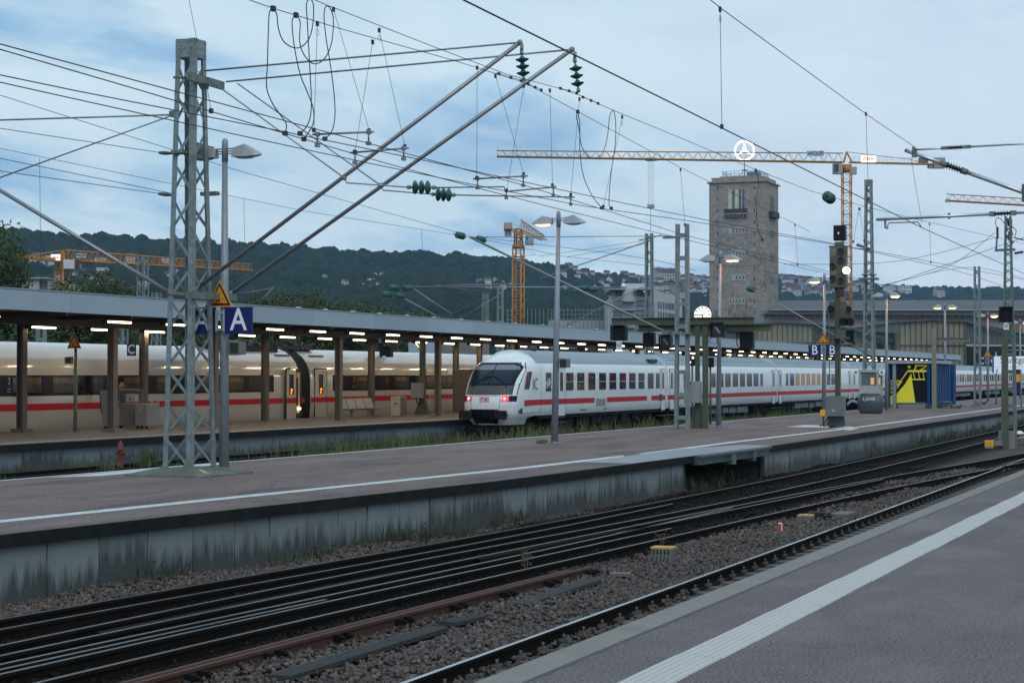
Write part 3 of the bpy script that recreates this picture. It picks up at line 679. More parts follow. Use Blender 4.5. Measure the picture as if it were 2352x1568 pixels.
for k in range(38):
    X_ = r_.choice((r_.gauss(26.5, 3.0), r_.gauss(32, 2.5), r_.gauss(86, 14), r_.gauss(31, 1.5))); sp.append((X_, ylin(ME, X_) - r_.uniform(-0.05, 0.35), -0.95, 0.22, r_.randint(8, 30), r_.uniform(0.15, 0.5) * (1.3 if X_ > 60 else 1)))
for k in range(40): X_ = r_.uniform(66, 130); sp.append((X_, ylin(ME, X_) - r_.uniform(0, 0.3), -0.95, 0.6, 26, r_.uniform(0.25, 0.6)))
for k in range(26): X_ = r_.uniform(GX0 + 0.2, GX1 - 0.2); sp.append((X_, 13.2 + r_.uniform(-0.2, 1.6), -0.95, 0.25, 40, r_.uniform(0.2, 0.5)))
blades('weeds', sp, weed_d, 'dark weeds growing at the foot of the middle platform wall', 3)
for (p, h, cnt, lb) in (((1245, 1018), 0.14, 60, 'small tuft of weeds at the foot of the second lamp post'), ((340, 1070), 0.42, 90, 'round leafy weed beside the red hydrant'), ((250, 1078), 0.22, 70, 'low weeds to the left of the red hydrant')):
    q = oz(*p); o = blades('weed_tuft', [(q[0], q[1], 0.0, 0.16, cnt, h)], weed_m, lb, 5); o['kind'] = 'thing'
# dry plants in the ballast
for (p, h, lb) in (((1208, 1322), 0.42, 'dry brown weed stalk standing behind the rusty rails'), ((1518, 1262), 0.30, 'thin weed stalk behind the grey ballast box')):
    q = oz(p[0], p[1], -0.93); b = MB(); rr2 = random.Random(h)
    for k in range(3):
        a = (q[0] + rr2.uniform(-.03, .03), q[1] + rr2.uniform(-.03, .03), -0.93); t_ = (q[0] + rr2.uniform(-.08, .08), q[1] + rr2.uniform(-.08, .08), -0.93 + h * rr2.uniform(.7, 1)); b.tube([a, t_], 0.004, 5)
        for j in range(9):
            f = rr2.uniform(.35, 1); s0 = Vector(a).lerp(Vector(t_), f); e0 = s0 + Vector((rr2.uniform(-.09, .09), rr2.uniform(-.09, .09), rr2.uniform(0, .07))); b.tube([s0, e0], 0.0025, 4); b.sphere(e0, 0.012, 5, 3)
    tag(b.obj('dry_weed', mat('dry stalk', (0.12, 0.085, 0.05), 0.8)), lb, 'plant')
# ------------------------------------------------------------------ lamp posts on the middle platform
orange = mat('sodium lamp glow', (1, 0.5, 0.2), 0.4, emit=(1.0, 0.34, 0.07), estr=60.0, var=0)
orange_dim = mat('dim sodium lamp', (1, 0.5, 0.2), 0.4, emit=(1.0, 0.36, 0.08), estr=12.0, var=0)
lens_off = mat('unlit lamp lens', (0.35, 0.33, 0.32), 0.2, 0, 0)
def lamp_post(X, Y, lit, label, lean=0.0, h=6.98):
    t = thing('lamp_post', (X, Y, 0), label, 'lamp post', 'lamp posts along the middle platform')
    b = MB(); b.tube([(X, Y, 0), (X, Y - lean * 0.5, h * 0.5), (X, Y - lean, h - 0.32)], [0.108, 0.085, 0.058], 16); b.obj('pole', polem, t)
    b = MB(); b.tube([(X, Y, -0.01), (X, Y, 0.05)], 0.13, 16); b.obj('base_collar', galv, t)
    yt = Y - lean
    b = MB(); b.lathe((X, yt, h - 0.45), [(0.066, 0), (0.066, 0.42), (0.05, 0.47), (0.0, 0.5)], 16); b.obj('pole_cap', polem, t)
    for s_, on in ((1, lit[0]), (-1, lit[1])):
        b = MB()
        for k in range(3): b.beam((X, yt + s_ * 0.05, h - 0.28 + 0.05 * k), (X, yt + s_ * 0.26, h - 0.28 + 0.05 * k), 0.09, 0.016)
        b.obj('bracket', polem, t)
        y0, y1 = yt + s_ * 0.20, yt + s_ * 0.88; b = MB()
        w0, w1 = 0.13, 0.11; vs = []
        for (yy, ww, zb, zt) in ((y0, w0 * 0.8, h - 0.36, h - 0.17), (y0 + s_ * 0.30, w0, h - 0.37, h - 0.10), (y0 + s_ * 0.55, w0 * 0.9, h - 0.36, h - 0.24), (y1, 0.03, h - 0.335, h - 0.315)):
            vs += [(X - ww, yy, zb), (X + ww, yy, zb), (X + ww * 0.55, yy, zt), (X - ww * 0.55, yy, zt)]
        fs = []
        for i in range(3):
            for k in range(4): fs.append((i * 4 + k, i * 4 + (k + 1) % 4, (i + 1) * 4 + (k + 1) % 4, (i + 1) * 4 + k))
        fs += [(0, 3, 2, 1), (12, 13, 14, 15)]; b.add(vs, fs); hd = b.obj('lamp_head', lampm, t, 0.008)
        b = MB(); b.sphere((X, y0 + s_ * 0.30, h - 0.366), (0.10, 0.24, 0.045), 12, 6)
        m_ = {0: lens_off, 1: orange, 2: orange_dim}[on]; lo = b.obj('lamp_lens', m_, t)
    return t
LAMPS = [(33.28, 19.92, (0, 0), 'grey lamp post standing close behind the large lattice mast', 0.0),
         (51.72, 19.47, (2, 0), 'tall grey lamp post in front of the white and grey train cab', 0.13),
         (70.81, 19.67, (0, 1), 'lamp post with its right head glowing in front of the stone tower', 0.08),
         (88.6, 19.3, (1, 0), 'lamp post carrying the blue B signs', 0.05),
         (106.8, 19.57, (0, 1), 'lamp post between the grey booth and the blue shelter', 0.0),
         (126.4, 19.2, (2, 2), 'lamp post rising behind the beige arm post', 0.0),
         (146.0, 18.9, (0, 1), 'lamp post carrying the small blue C signs', 0.0),
         (166.0, 18.7, (0, 2), 'lamp post to the right of the small C signs', 0.0),
         (187.0, 18.5, (2, 1), 'farthest lamp post near the right edge behind the ladder mast', 0.0)]
for X, Y, lit, lb, ln in LAMPS: lamp_post(X, Y, lit, lb, ln)

# ------------------------------------------------------------------ signs
def triangle_sign(c, s, parent_label, face='-x', group=None):
    """yellow warning triangle, centre of its base c, side s"""
    x, y, z = c; t = thing('warning_sign', c, parent_label, 'warning sign', group); h = s * 0.9
    def tri(k, dx, nm, m, th=0.01):
        b = MB(); cy, cz = 0, h * 0.36; pts = [(-s / 2, 0), (s / 2, 0), (0, h)]
        pl = [(p[0] * k, cz + (p[1] - cz) * k) for p in pts]
        if face == '-x': b.prism([(y + p[0], z + p[1]) for p in pl], x - dx - th, x - dx, 'x')
        b.obj(nm, m, t)
    tri(1.0, 0, 'panel', signyel, 0.02); tri(0.86, 0.02, 'black_border', signblack, 0.003); tri(0.64, 0.023, 'yellow_field', signyel, 0.003)
    # pictogram: a figure falling beside a platform edge
    b = MB(); xx = x - 0.029; f = lambda u, v: (xx, y - u * s, z + v * s)
    def bar(u0, v0, u1, v1, w): b.beam(f(u0, v0), f(u1, v1), w * s, 0.004, (1, 0, 0))
    bar(-0.13, 0.22, 0.02, 0.22, 0.07); bar(-0.12, 0.25, 0.03, 0.27, 0.05); bar(0.0, 0.21, 0.03, 0.12, 0.035); bar(0.03, 0.12, 0.12, 0.13, 0.03)
    b.obj('figure', signred, t)
    b = MB(); bar2 = lambda u0, v0, u1, v1, w: b.beam(f(u0, v0), f(u1, v1), w * s, 0.004, (1, 0, 0)); bar2(-0.10, 0.17, -0.08, 0.11, 0.02); bar2(0.10, 0.28, 0.16, 0.24, 0.02); bar2(-0.12, 0.10, 0.0, 0.10, 0.015); b.obj('rail_symbol', signblack, t)
    return t
def letter_signs(x, y, z0, letter, pw, ph, gap, where, pole_r=0.08):
    for s_, side in ((1, 'left'), (-1, 'right')):
        yc = y + s_ * (gap / 2 + pw / 2)
        t = thing('section_sign', (x, yc, z0), f'{side} blue sign with a white {letter} {where}', 'sign', f'blue platform section signs with the letter {letter}')
        b = MB(); b.box((x - 0.1, yc, z0 + ph / 2), (0.03, pw, ph)); b.obj('panel', signblue, t, 0.004)
        text(letter, (x - 0.118, yc, z0 + ph * 0.5), ph * 1.16, signwhite, t, '-x', 'lettering', 0.002, sx=0.9, off=0.006)
        b = MB()
        yb = y + s_ * gap / 2
        b.box((x - 0.1, yb - s_ * 0.02, z0 + ph * 0.5), (0.05, 0.04, ph * 0.82)); b.box((x - 0.06, yb - s_ * gap / 4, z0 + ph * 0.18), (0.1, gap / 2, 0.04)); b.box((x - 0.06, yb - s_ * gap / 4, z0 + ph * 0.80), (0.1, gap / 2, 0.04))
        b.obj('clamp', lampm, t)
letter_signs(33.22, 19.92, 2.91, 'A', 0.66, 0.565, 0.22, 'on the lamp post beside the lattice mast')
triangle_sign((33.1, 19.92, 3.48), 0.62, 'large yellow warning triangle above the blue A signs')
letter_signs(88.55, 19.28, 3.0, 'B', 0.62, 0.54, 0.24, 'behind the signal mast')
triangle_sign((88.45, 19.28, 3.58), 0.66, 'yellow warning triangle above the blue B signs')
letter_signs(145.95, 18.9, 2.86, 'C', 0.62, 0.6, 0.3, 'on a distant lamp post of the middle platform')
triangle_sign((145.85, 18.9, 3.48), 0.66, 'small yellow warning triangle above the distant C signs')
# loudspeakers on lamp posts
def speaker(c, label, d=1, s=1.0):
    t = thing('loudspeaker', c, label, 'loudspeaker'); x, y, z = c; b = MB()
    b.prism([(y - 0.17 * d * s, z + 0.13 * s), (y - 0.17 * d * s, z - 0.13 * s), (y + 0.10 * d * s, z - 0.15 * s), (y + 0.10 * d * s, z + 0.15 * s)], x - 0.13 * s, x + 0.13 * s, 'x'); b.obj('housing', mat('speaker grey', (0.14, 0.145, 0.14), 0.6), t, 0.01)
    b = MB(); b.bx(x - 0.137 * s, x - 0.131 * s, y - 0.13 * s, y + 0.07 * s, z - 0.11 * s, z + 0.11 * s); b.obj('grille', darkm, t); return t
speaker((33.25, 19.62, 2.62), 'grey loudspeaker box below the right blue A sign'); speaker((51.65, 19.15, 2.42), 'brown loudspeaker on the leaning lamp post by the train cab')

# ------------------------------------------------------------------ lattice masts
def lattice_mast(x, y, z0, h, b0, b1, seg, label, m=galv, leg=0.1, capped=True, plinth=None, bolts=False, name='lattice_mast', cat='mast', rot=0.0, group=None, z_leg=None):
    t = thing(name, (x, y, z0), label, cat, group)
    def cn(k, z):
        f = (z - z0) / h; wx = b0[0] + (b1[0] - b0[0]) * f; wy = b0[1] + (b1[1] - b0[1]) * f
        sx_, sy_ = ((-1, -1), (1, -1), (1, 1), (-1, 1))[k]; return Vector((x + sx_ * wx / 2, y + sy_ * wy / 2, z))
    th = leg * 0.13
    for k in range(4):
        sx_, sy_ = ((-1, -1), (1, -1), (1, 1), (-1, 1))[k]; a, c = cn(k, z0), cn(k, z0 + h); b = MB()
        ox, oy = Vector((-sx_ * leg / 2, 0, 0)), Vector((0, -sy_ * leg / 2, 0)); tx, ty = Vector((0, -sy_ * th / 2, 0)), Vector((-sx_ * th / 2, 0, 0))
        b.beam(a + ox + tx, c + ox + tx, leg, th, (0, 1, 0)); b.beam(a + oy + ty, c + oy + ty, leg, th, (1, 0, 0))
        if bolts:
            z = z0 + 0.15
            while z < z0 + h - 0.1:
                p = cn(k, z)
                b.sphere((p.x, p.y - sy_ * leg * (0.35 + 0.3 * ((int(z * 7)) % 2)), p.z), (0.012, 0.014, 0.014), 6, 4) if True else None
                b.sphere((p.x - sx_ * leg * (0.35 + 0.3 * ((int(z * 5)) % 2)), p.y, p.z), (0.014, 0.012, 0.014), 6, 4)
                z += seg * 0.25 if (int(z * 3) % 3) else seg * 0.5
        b.obj('leg', m, t)
    b = MB(); n = max(1, int(round(h / seg))); hs = (h - (0.42 if capped else 0)) / n; bw = leg * 0.56
    for face in range(4):
        k0, k1 = face, (face + 1) % 4; ax = Vector((0, 0.008, 0)) if face in (0, 2) else Vector((0.008, 0, 0)); flip = True
        inn = {0: Vector((0, 0.016, 0)), 1: Vector((-0.016, 0, 0)), 2: Vector((0, -0.016, 0)), 3: Vector((0.016, 0, 0))}[face]
        for i in range(n):
            za, zb = z0 + i * hs, z0 + (i + 1) * hs; zm = (za + zb) / 2
            A, B_, C_ = cn(k0 if not flip else k1, za + 0.02), cn(k1 if not flip else k0, zm), cn(k0 if not flip else k1, zb - 0.02)
            upv = (0, 1, 0) if face in (0, 2) else (1, 0, 0)
            b.beam(A + inn, B_ + inn, bw, 0.008, upv); b.beam(B_ + inn * 1.9, C_ + inn * 1.9, bw, 0.008, upv)
    b.obj('bracing', m, t)
    if capped:
        zt = z0 + h; b = MB()
        for face in range(4):
            k0, k1 = face, (face + 1) % 4; a, c = cn(k0, zt - 0.2), cn(k1, zt - 0.2); out_ = {0: (0, -0.006), 1: (0.006, 0), 2: (0, 0.006), 3: (-0.006, 0)}[face]
            mid = (a + c) / 2 + Vector((out_[0], out_[1], 0)); b.box(mid, ((c - a).length + 0.004 if face in (0, 2) else 0.012, (c - a).length + 0.004 if face in (1, 3) else 0.012, 0.38))
            for u in (0.18, 0.5, 0.82):
                for zz in (-0.06, -0.2, -0.33):
                    if u == 0.5 and zz != -0.2: continue
                    p = a.lerp(c, u) + Vector((out_[0] * 3, out_[1] * 3, 0)); b.sphere((p.x, p.y, zt + zz), 0.018, 6, 4)
        b.obj('cap_plates', m, t)
    if plinth: pass
    return t, cn
M1x, M1y = 32.58, 20.32
m1, cn1 = lattice_mast(M1x, M1y, 0.10, 8.9, (0.98, 0.68), (0.42, 0.44), 1.42, 'large riveted lattice mast on a mossy concrete plinth beside the blue A signs', galv, 0.115, True, bolts=True)
# plinth
pl_m = mat('mossy concrete', (0.085, 0.095, 0.085), 0.9, 0, 0.3, 3, 0.4, col2=(0.15, 0.16, 0.135), dirt=(0.055, 0.06, 0.045), dscale=2.5, damt=0.7)
b = MB(); r0, r1 = (0.98, 0.95), (0.62, 0.46)
vs = [(M1x + sx_ * r0[0], M1y + sy_ * r0[1], 0.0) for sx_, sy_ in ((-1, -1), (1, -1), (1, 1), (-1, 1))] + [(M1x + sx_ * r0[0] * 0.99, M1y + sy_ * r0[1] * 0.99, 0.04) for sx_, sy_ in ((-1, -1), (1, -1), (1, 1), (-1, 1))] + [(M1x + sx_ * r1[0], M1y + sy_ * r1[1], 0.15) for sx_, sy_ in ((-1, -1), (1, -1), (1, 1), (-1, 1))]
b.add(vs, [(0, 1, 5, 4), (1, 2, 6, 5), (2, 3, 7, 6), (3, 0, 4, 7), (4, 5, 9, 8), (5, 6, 10, 9), (6, 7, 11, 10), (7, 4, 8, 11), (8, 9, 10, 11)])
for k in range(4):
    sx_, sy_ = ((-1, -1), (1, -1), (1, 1), (-1, 1))[k]; b.sphere((M1x + sx_ * 0.46, M1y + sy_ * 0.32, 0.10), (0.16, 0.14, 0.10), 10, 6)
b.obj('plinth', pl_m, m1)
b = MB(); b.add([(M1x - 0.55, M1y - 0.45, 0.147), (M1x - 0.42, M1y - 0.52, 0.140), (M1x - 0.5, M1y - 0.82, 0.0745), (M1x - 0.68, M1y - 0.74, 0.084)], [(0, 1, 2, 3)]); b.obj('paint_mark', mat('faded yellow paint', (0.42, 0.42, 0.12), 0.8, 0, 0.3, 8), m1)
P1 = lambda x, y: tuple(oX(x, y, 32.58)); P2 = lambda x, y: tuple(oX(x, y, 33.8)); PF = lambda x, y, Y=19.95: tuple(oY(x, y, Y))
b = MB(); b.beam(PF(432, 174), PF(513, 198), 0.06, 0.17); b.beam(PF(400, 178, 20.1), PF(470, 182, 20.1), 0.05, 0.05); b.obj('top_bracket', galv_d, m1)
b = MB(); b.beam(PF(430, 677), PF(541, 683), 0.07, 0.14); b.beam(PF(386, 672, 20.6), PF(430, 676, 20.3), 0.12, 0.06); b.obj('lower_bracket', galv_d, m1)
b = MB(); b.box(PF(399, 262, 20.7), (0.14, 0.14, 0.12)); b.box(PF(462, 343, 20.4), (0.9, 0.08, 0.2)); b.box(PF(415, 350, 20.4), (0.3, 0.3, 0.06)); b.box(PF(482, 445, 20.4), (0.14, 0.4, 0.08)); b.obj('side_bracket', galv_d, m1)
b = MB(); q = PF(452, 340, 20.6); b.box(q, (0.35, 0.1, 0.22)); b.obj('weight_box', galv_d, m1)

def discs(p, q, n, rd, name, m, parent, fit=galv):
    """insulator string of n discs along p-q"""
    p, q = Vector(p), Vector(q); d = q - p; b = MB(); b.tube([p, q], 0.02, 8); b.tube([p, p + d * 0.1], 0.04, 8); b.tube([q - d * 0.1, q], 0.04, 8); o = b.obj('insulator_fitting', fit, parent)
    b = MB()
    for k in range(n):
        a = p + d * (0.16 + 0.68 * (k + 0.5) / n); u = d.normalized(); th = 0.11
        b.tube([a - u * th * 0.55, a - u * th * 0.35, a - u * 0.01, a, a + u * 0.012, a + u * th * 0.6], [0.03, 0.05, 0.06, rd, rd * 0.92, 0.035], 16)
    return b.obj(name, m, parent)
def ribbed(p, q, n, rd, parent, m=insb):
    p, q = Vector(p), Vector(q); d = q - p; pts, rs = [], []
    for k in range(n):
        for f, r_2 in ((0.05, 0.5), (0.45, 0.5), (0.5, 1.0), (0.6, 0.9), (0.65, 0.5)): pts.append(p + d * ((k + f) / n)); rs.append(rd * r_2)
    b = MB(); b.tube(pts, rs, 12); return b.obj('insulator', m, parent)

def cantilever(label, P, tie0, tip, tube0, reg, rod0, joint, ins_top, ins_bot, insd, regend, parentpos):
    t = thing('cantilever', parentpos, label, 'cantilever arm', 'cantilever arms on the large mast')
    b = MB(); b.tube([P(*tie0), P(*tip)], 0.019, 8); b.obj('tie_rod', tubem, t)
    b = MB(); b.tube([P(*tube0), P(*tip)], 0.042, 12); b.obj('boom_tube', tubem, t)
    b = MB(); b.tube([P(*rod0), P(*joint)], 0.014, 8); b.obj('stay_rod', tubem, t)
    b = MB(); j = Vector(P(*joint)); b.sphere(j, 0.05, 8, 6); b.sphere(Vector(P(*tip)), 0.06, 8, 6); b.sphere(Vector(P(*tube0)), 0.06, 8, 6); b.obj('joint', galv, t)
    b = MB(); b.tube([P(ins_top[0] + 1, ins_top[1] - 17), P(*ins_top)], 0.035, 8); b.obj('hanger', galv, t)
    discs(P(ins_top[0], ins_top[1]), P(*ins_bot), 3, 0.135, 'insulator', insg, t)
    b = MB(); b.tube([P(*joint), P(*reg[0]), P(*reg[1])], 0.014, 8); b.tube([P(*reg[2]), P(*regend)], 0.014, 8); b.obj('registration_tube', tubem, t)
    discs(P(*reg[1]), P(*reg[2]), 3, 0.14, 'insulator', insg, t)
    return t
cantilever('upper cantilever with green insulators, its boom starting at the left of the lower bracket', P1, (470, 163), (1194, 98), (442, 670), [(796, 420), (936, 430), (1000, 431)], (455, 165), (791, 409), (1198, 118), (1203, 186), 3, (1158, 429), (M1x, M1y - 0.3, 3.8))
t = cantilever('second cantilever reaching farther right, its boom starting beside the warning triangle', P2, (519, 188), (1314, 114), (532, 674), [(880, 437), (992, 446), (1045, 448)], (545, 192), (873, 425), (1320, 136), (1329, 212), 3, (1320, 453), (33.8, M1y - 0.3, 3.8))
st = MB()
def clamp(b, p, s_=1.0): b.box(p, (0.05 * s_, 0.05 * s_, 0.06 * s_)); b.tube([p, (p[0], p[1], p[2] - 0.13 * s_)], 0.014, 6); b.box((p[0], p[1], p[2] - 0.15 * s_), (0.07 * s_, 0.05 * s_, 0.05 * s_))
b = MB(); b.tube([P1(1158, 429), P1(1160, 440), P1(1278, 429)], 0.016, 8); clamp(b, P1(1163, 437)); clamp(b, P1(1271, 430)); clamp(b, P2(1311, 452)); o = b.obj('steady_arm', tubem, t); 
# arms toward the tracks behind the middle platform
t = thing('cantilever', (M1x, M1y + 0.4, 3.8), 'left hand cantilever running out of the frame from the large mast', 'cantilever arm', 'cantilever arms on the large mast')
YL = 27.2; 
b = MB(); p = Vector(P1(388, 264)); q = Vector(P1(0, 276)); e_ = p + (q - p) * ((YL - p.y) / (q.y - p.y)); b.tube([p, e_], 0.019, 8); b.obj('tie_rod', tubem, t)
b = MB(); p = Vector(P1(388, 268)); q2 = Vector(P1(0, 408)); e2 = p + (q2 - p) * ((YL - 1.4 - p.y) / (q2.y - p.y)); b.tube([p, e2], 0.016, 8); b.obj('stay_rod', tubem, t)
b = MB(); p = Vector(P1(386, 670)); q = Vector(P1(0, 437)); e_ = p + (q - p) * ((YL - p.y) / (q.y - p.y)); b.tube([p, e_], 0.045, 12); b.obj('boom_tube', tubem, t)

# ------------------------------------------------------------------ overhead wires
def onpl(p, pl):
    """photo point to the vertical surface that follows the line pl in plan"""
    X = 30.0
    for _ in range(40):
        Y = ylin(pl, X); X2 = float(oY(p[0], p[1], Y)[0]); X = 0.5 * X + 0.5 * X2
    return tuple(oY(p[0], p[1], ylin(pl, X)))
YC = [(0, 11.2), (15, 11.85), (20, 12.2), (25, 12.6), (32, 12.87), (40, 12.9), (80, 12.9), (200, 12.9)]
YD = [(0, 13.6), (15, 13.3), (20, 13.15), (25, 12.95), (30, 12.6), (33.8, 12.25), (38, 11.3), (49, 9.4), (66, 7.3), (80, 6.8), (250, 6.3)]
YA = [(0, 11.6), (15, 11.7), (30, 11.85), (35, 12.1), (42, 12.5), (66, 12.6), (300, 12.6)]
YB = [(0, 13.9), (15, 13.1), (20, 12.6), (23.5, 12.1), (30.6, 11.55), (37, 11.0), (46, 9.8), (60, 8.6), (200, 8.0)]
YK = [(0, 6.28), (15, 6.49), (22, 6.58), (31.3, 6.72), (42.4, 6.88), (62, 6.86), (300, 6.9)]
YM = [(0, 24), (40, 25), (300, 25)]
wires = {}
def wire(label, pts, pl, r=0.007, m=wirem, name='overhead_wire', cat='wire', grp='overhead wires', n=5, sag=None):
    P = [onpl(p, pl) if not callable(pl) else tuple(pl(*p)) for p in pts]
    b = MB(); b.tube(P, r, n); o = b.obj(name, m); return tag(o, label, cat, grp)
def zwire(label, xy, z, r=0.0075, m=wirec, grp='contact wires'):
    b = MB(); b.tube([(x, y, z) for x, y in xy], r, 5); return tag(b.obj('contact_wire', m), label, 'wire', grp)
ZC = 5.4
zwire('contact wire above the nearest track, the thick one sloping down from top centre', [(x, ylin(YK, x)) for x in list(range(2, 64, 4)) + list(range(66, 240, 14))], ZC, 0.0095)
zwire('upper of the contact wires entering at the left edge', [(x, ylin(YA, x)) for x in range(2, 240, 4)], ZC)
zwire('third contact wire from the top at the left edge', [(x, ylin(YB, x)) for x in range(2, 200, 4)], ZC)
zwire('second contact wire from the top at the left edge', [(x, ylin(YC, x)) for x in range(2, 200, 4)], ZC)
zwire('fourth contact wire from the top at the left edge', [(x, ylin(YD, x)) for x in range(2, 240, 4)], ZC)
for pl, nm in ((YC, 'grip'),):
    pass
wire('catenary wire from the top edge passing the left green insulator', [(560, -4), (628, 20), (784, 67), (1038, 138), (1204, 190), (1328, 257), (1563, 385), (1788, 495), (1860, 532)], YC, 0.0065)
wire('catenary wire from the top edge passing the right green insulator', [(700, -10), (752, 13), (784, 25), (1004, 111), (1164, 171), (1283, 203), (1331, 219), (1409, 254), (1568, 319), (1736, 390), (1860, 438), (1984, 474), (2136, 511), (2352, 560)], YD, 0.0065)
wire('catenary wire above the nearest track reaching the right hand cantilever', [(1625, -5), (1654, 18), (1744, 84), (1989, 262), (2098, 336)], YK, 0.0065)
for k, (a, c) in enumerate((((1140, 168), (1200, 187)), ((1210, 192), (1245, 208)), ((1283, 202), (1327, 215)), ((1335, 222), (1376, 239)))):
    b = MB(); pa, pc = onpl(a, YC if k < 2 else YD), onpl(c, YC if k < 2 else YD); b.tube([pa, (pc[0], pc[1], pc[2] + 0.01)], 0.006, 5)
    for f in (0.1, 0.55, 0.95):
        q = Vector(pa).lerp(Vector(pc), f); b.box(q, (0.07, 0.035, 0.05))
    tag(b.obj('wire_splice', darkm), ['splice left of the left insulator', 'splice right of the left insulator', 'splice left of the right insulator', 'splice right of the right insulator'][k] + ' on a catenary wire', 'splice', 'wire splices')
# droppers
DR = [((729, 55), (721, 299), YC), ((766, 22), (848, 300), YD), ((856, 97), (815, 349), YC), ((871, 70), (930, 336), YD), ((1096, 156), (1095, 408), YC), ((1138, 175), (1203, 400), YD), ((1203, 198), (1164, 437), YC),
      ((1263, 208), (1269, 425), YD), ((1331, 228), (1311, 447), YD), ((1429, 269), (1386, 474), YD), ((1563, 390), (1573, 516), YC), ((475, 198), (485, 255), YC), ((1654, 22), (1658, 291), YK), ((1989, 262), (1995, 457), YK), ((1826, 517), (1832, 608), YC), ((1973, 480), (1960, 555), YD), ((1975, 480), (1985, 553), YD), ((2135, 515), (2138, 602), YD)]
for k, (a, c, pl) in enumerate(DR):
    pa, pc = onpl(a, pl), onpl(c, pl)
    b = MB(); b.tube([pa, pc], 0.0042, 4); b.box(pa, (0.05, 0.03, 0.07)); b.box(pc, (0.06, 0.035, 0.06))
    if k % 3 == 0:
        lp = [Vector(pa) + Vector((0.05 * math.sin(i * 0.7), 0, -0.08 - 0.05 * (1 - math.cos(i * 0.7)))) for i in range(10)]; b.tube(lp, 0.003, 4)
    tag(b.obj('dropper', wirem), 'thin dropper wire hanging between catenary and contact wire', 'dropper', 'dropper wires')
for (a, c) in (((1092, 361), (2067, 494)),):
    b = MB(); pa, pc = tuple(oX(2092, 361, 39)), (41.0, 6.72, 5.42); b.tube([pa, pc], 0.0042, 4); tag(b.obj('dropper', wirem), 'slanting dropper below the tip of the right hand cantilever', 'dropper', 'dropper wires')
# spreader bars between neighbouring contact wires
for k, (a, c) in enumerate((((718, 309), (858, 303)), ((805, 351), (938, 340)), ((1087, 411), (1212, 404)))):
    pa, pc = oz(*a, 5.62), oz(*c, 5.62); b = MB(); b.tube([pa, pc], 0.016, 8)
    for f in (0.08, 0.92): clamp(b, tuple(np.array(pa) * (1 - f) + np.array(pc) * f), 1.1)
    tag(b.obj('spreader_bar', tubem), ['first spreader bar near the hanging loops', 'middle spreader bar crossed by the left boom', 'spreader bar above the row of green discs'][k] + ' joining two contact wires', 'spreader bar', 'spreader bars')
# jumper cables
def spl(pts, n=8):
    P = [Vector(p) for p in pts]; o = []
    for i in range(len(P) - 1):
        a, b_, c, d = P[max(i - 1, 0)], P[i], P[i + 1], P[min(i + 2, len(P) - 1)]
        for k in range(n):
            t = k / n; o.append(0.5 * ((2 * b_) + (c - a) * t + (2 * a - 5 * b_ + 4 * c - d) * t * t + (3 * b_ - a - 3 * c + d) * t ** 3))
    return o + [P[-1]]
def crop(o, pts, s=1280 / 2334 / 1.6327): return [(o[0] + p[0] * s, o[1] + p[1] * s) for p in pts]
JP = [(crop((0, 0), [(1868, 60), (1842, 90), (1834, 250), (1828, 450), (1822, 560), (1830, 630), (1870, 720), (1920, 790), (1958, 850), (1950, 912)]), 'left outer loop cable hanging from the catenary above the large mast', 12.0),
      (crop((0, 0), [(1868, 60), (1892, 100), (1905, 200), (1940, 285), (2010, 328), (2070, 315), (2120, 250), (2142, 140), (2142, 30), (2116, -6), (2096, 30), (2100, 130), (2115, 400), (2128, 650), (2125, 780), (2100, 860), (2052, 914)]), 'left loop cable with a deep belly hanging from the catenary', 12.1),
      (crop((0, 0), [(2024, 105), (1998, 145), (2010, 300), (2050, 500), (2105, 640), (2142, 745), (2140, 850), (2078, 952)]), 'middle slack cable hanging between the two loop cables', 12.3),
      (crop((0, 0), [(2024, 105), (2052, 150), (2050, 290), (2085, 385), (2150, 438), (2220, 400), (2268, 290), (2278, 120), (2242, 42), (2216, 90), (2228, 250), (2260, 450), (2285, 650), (2290, 800), (2268, 900), (2222, 950)]), 'right loop cable with a deep belly hanging from the catenary', 12.5),
      (crop((784, 0), [(1617, 765), (1608, 800), (1625, 880), (1640, 985), (1680, 1065), (1738, 1085), (1790, 1040), (1820, 930), (1835, 800), (1860, 757), (1876, 840), (1872, 1000), (1845, 1180), (1830, 1380), (1846, 1424)]), 'loop cable hanging right of the right green insulator', 12.2),
      (crop((784, 0), [(1617, 765), (1630, 850), (1632, 1040), (1655, 1200), (1710, 1330), (1780, 1422)]), 'steep slack cable right of the right green insulator', 12.3),
      (crop((1568, 0), [(500, 1165), (520, 1250), (505, 1350), (505, 1480), (515, 1568), (545, 1640)]), 'slack cable hanging in front of the stone tower', 11.0)]
for pts, lb, Y in JP:
    P = [tuple(oY(p[0], p[1], Y)) for p in pts]; b = MB(); b.tube(spl(P), 0.0085, 6); b.box(P[0], (0.07, 0.05, 0.07)); b.box(P[-1], (0.07, 0.05, 0.06)); tag(b.obj('jumper_cable', wirem), lb, 'cable', 'slack jumper cables')
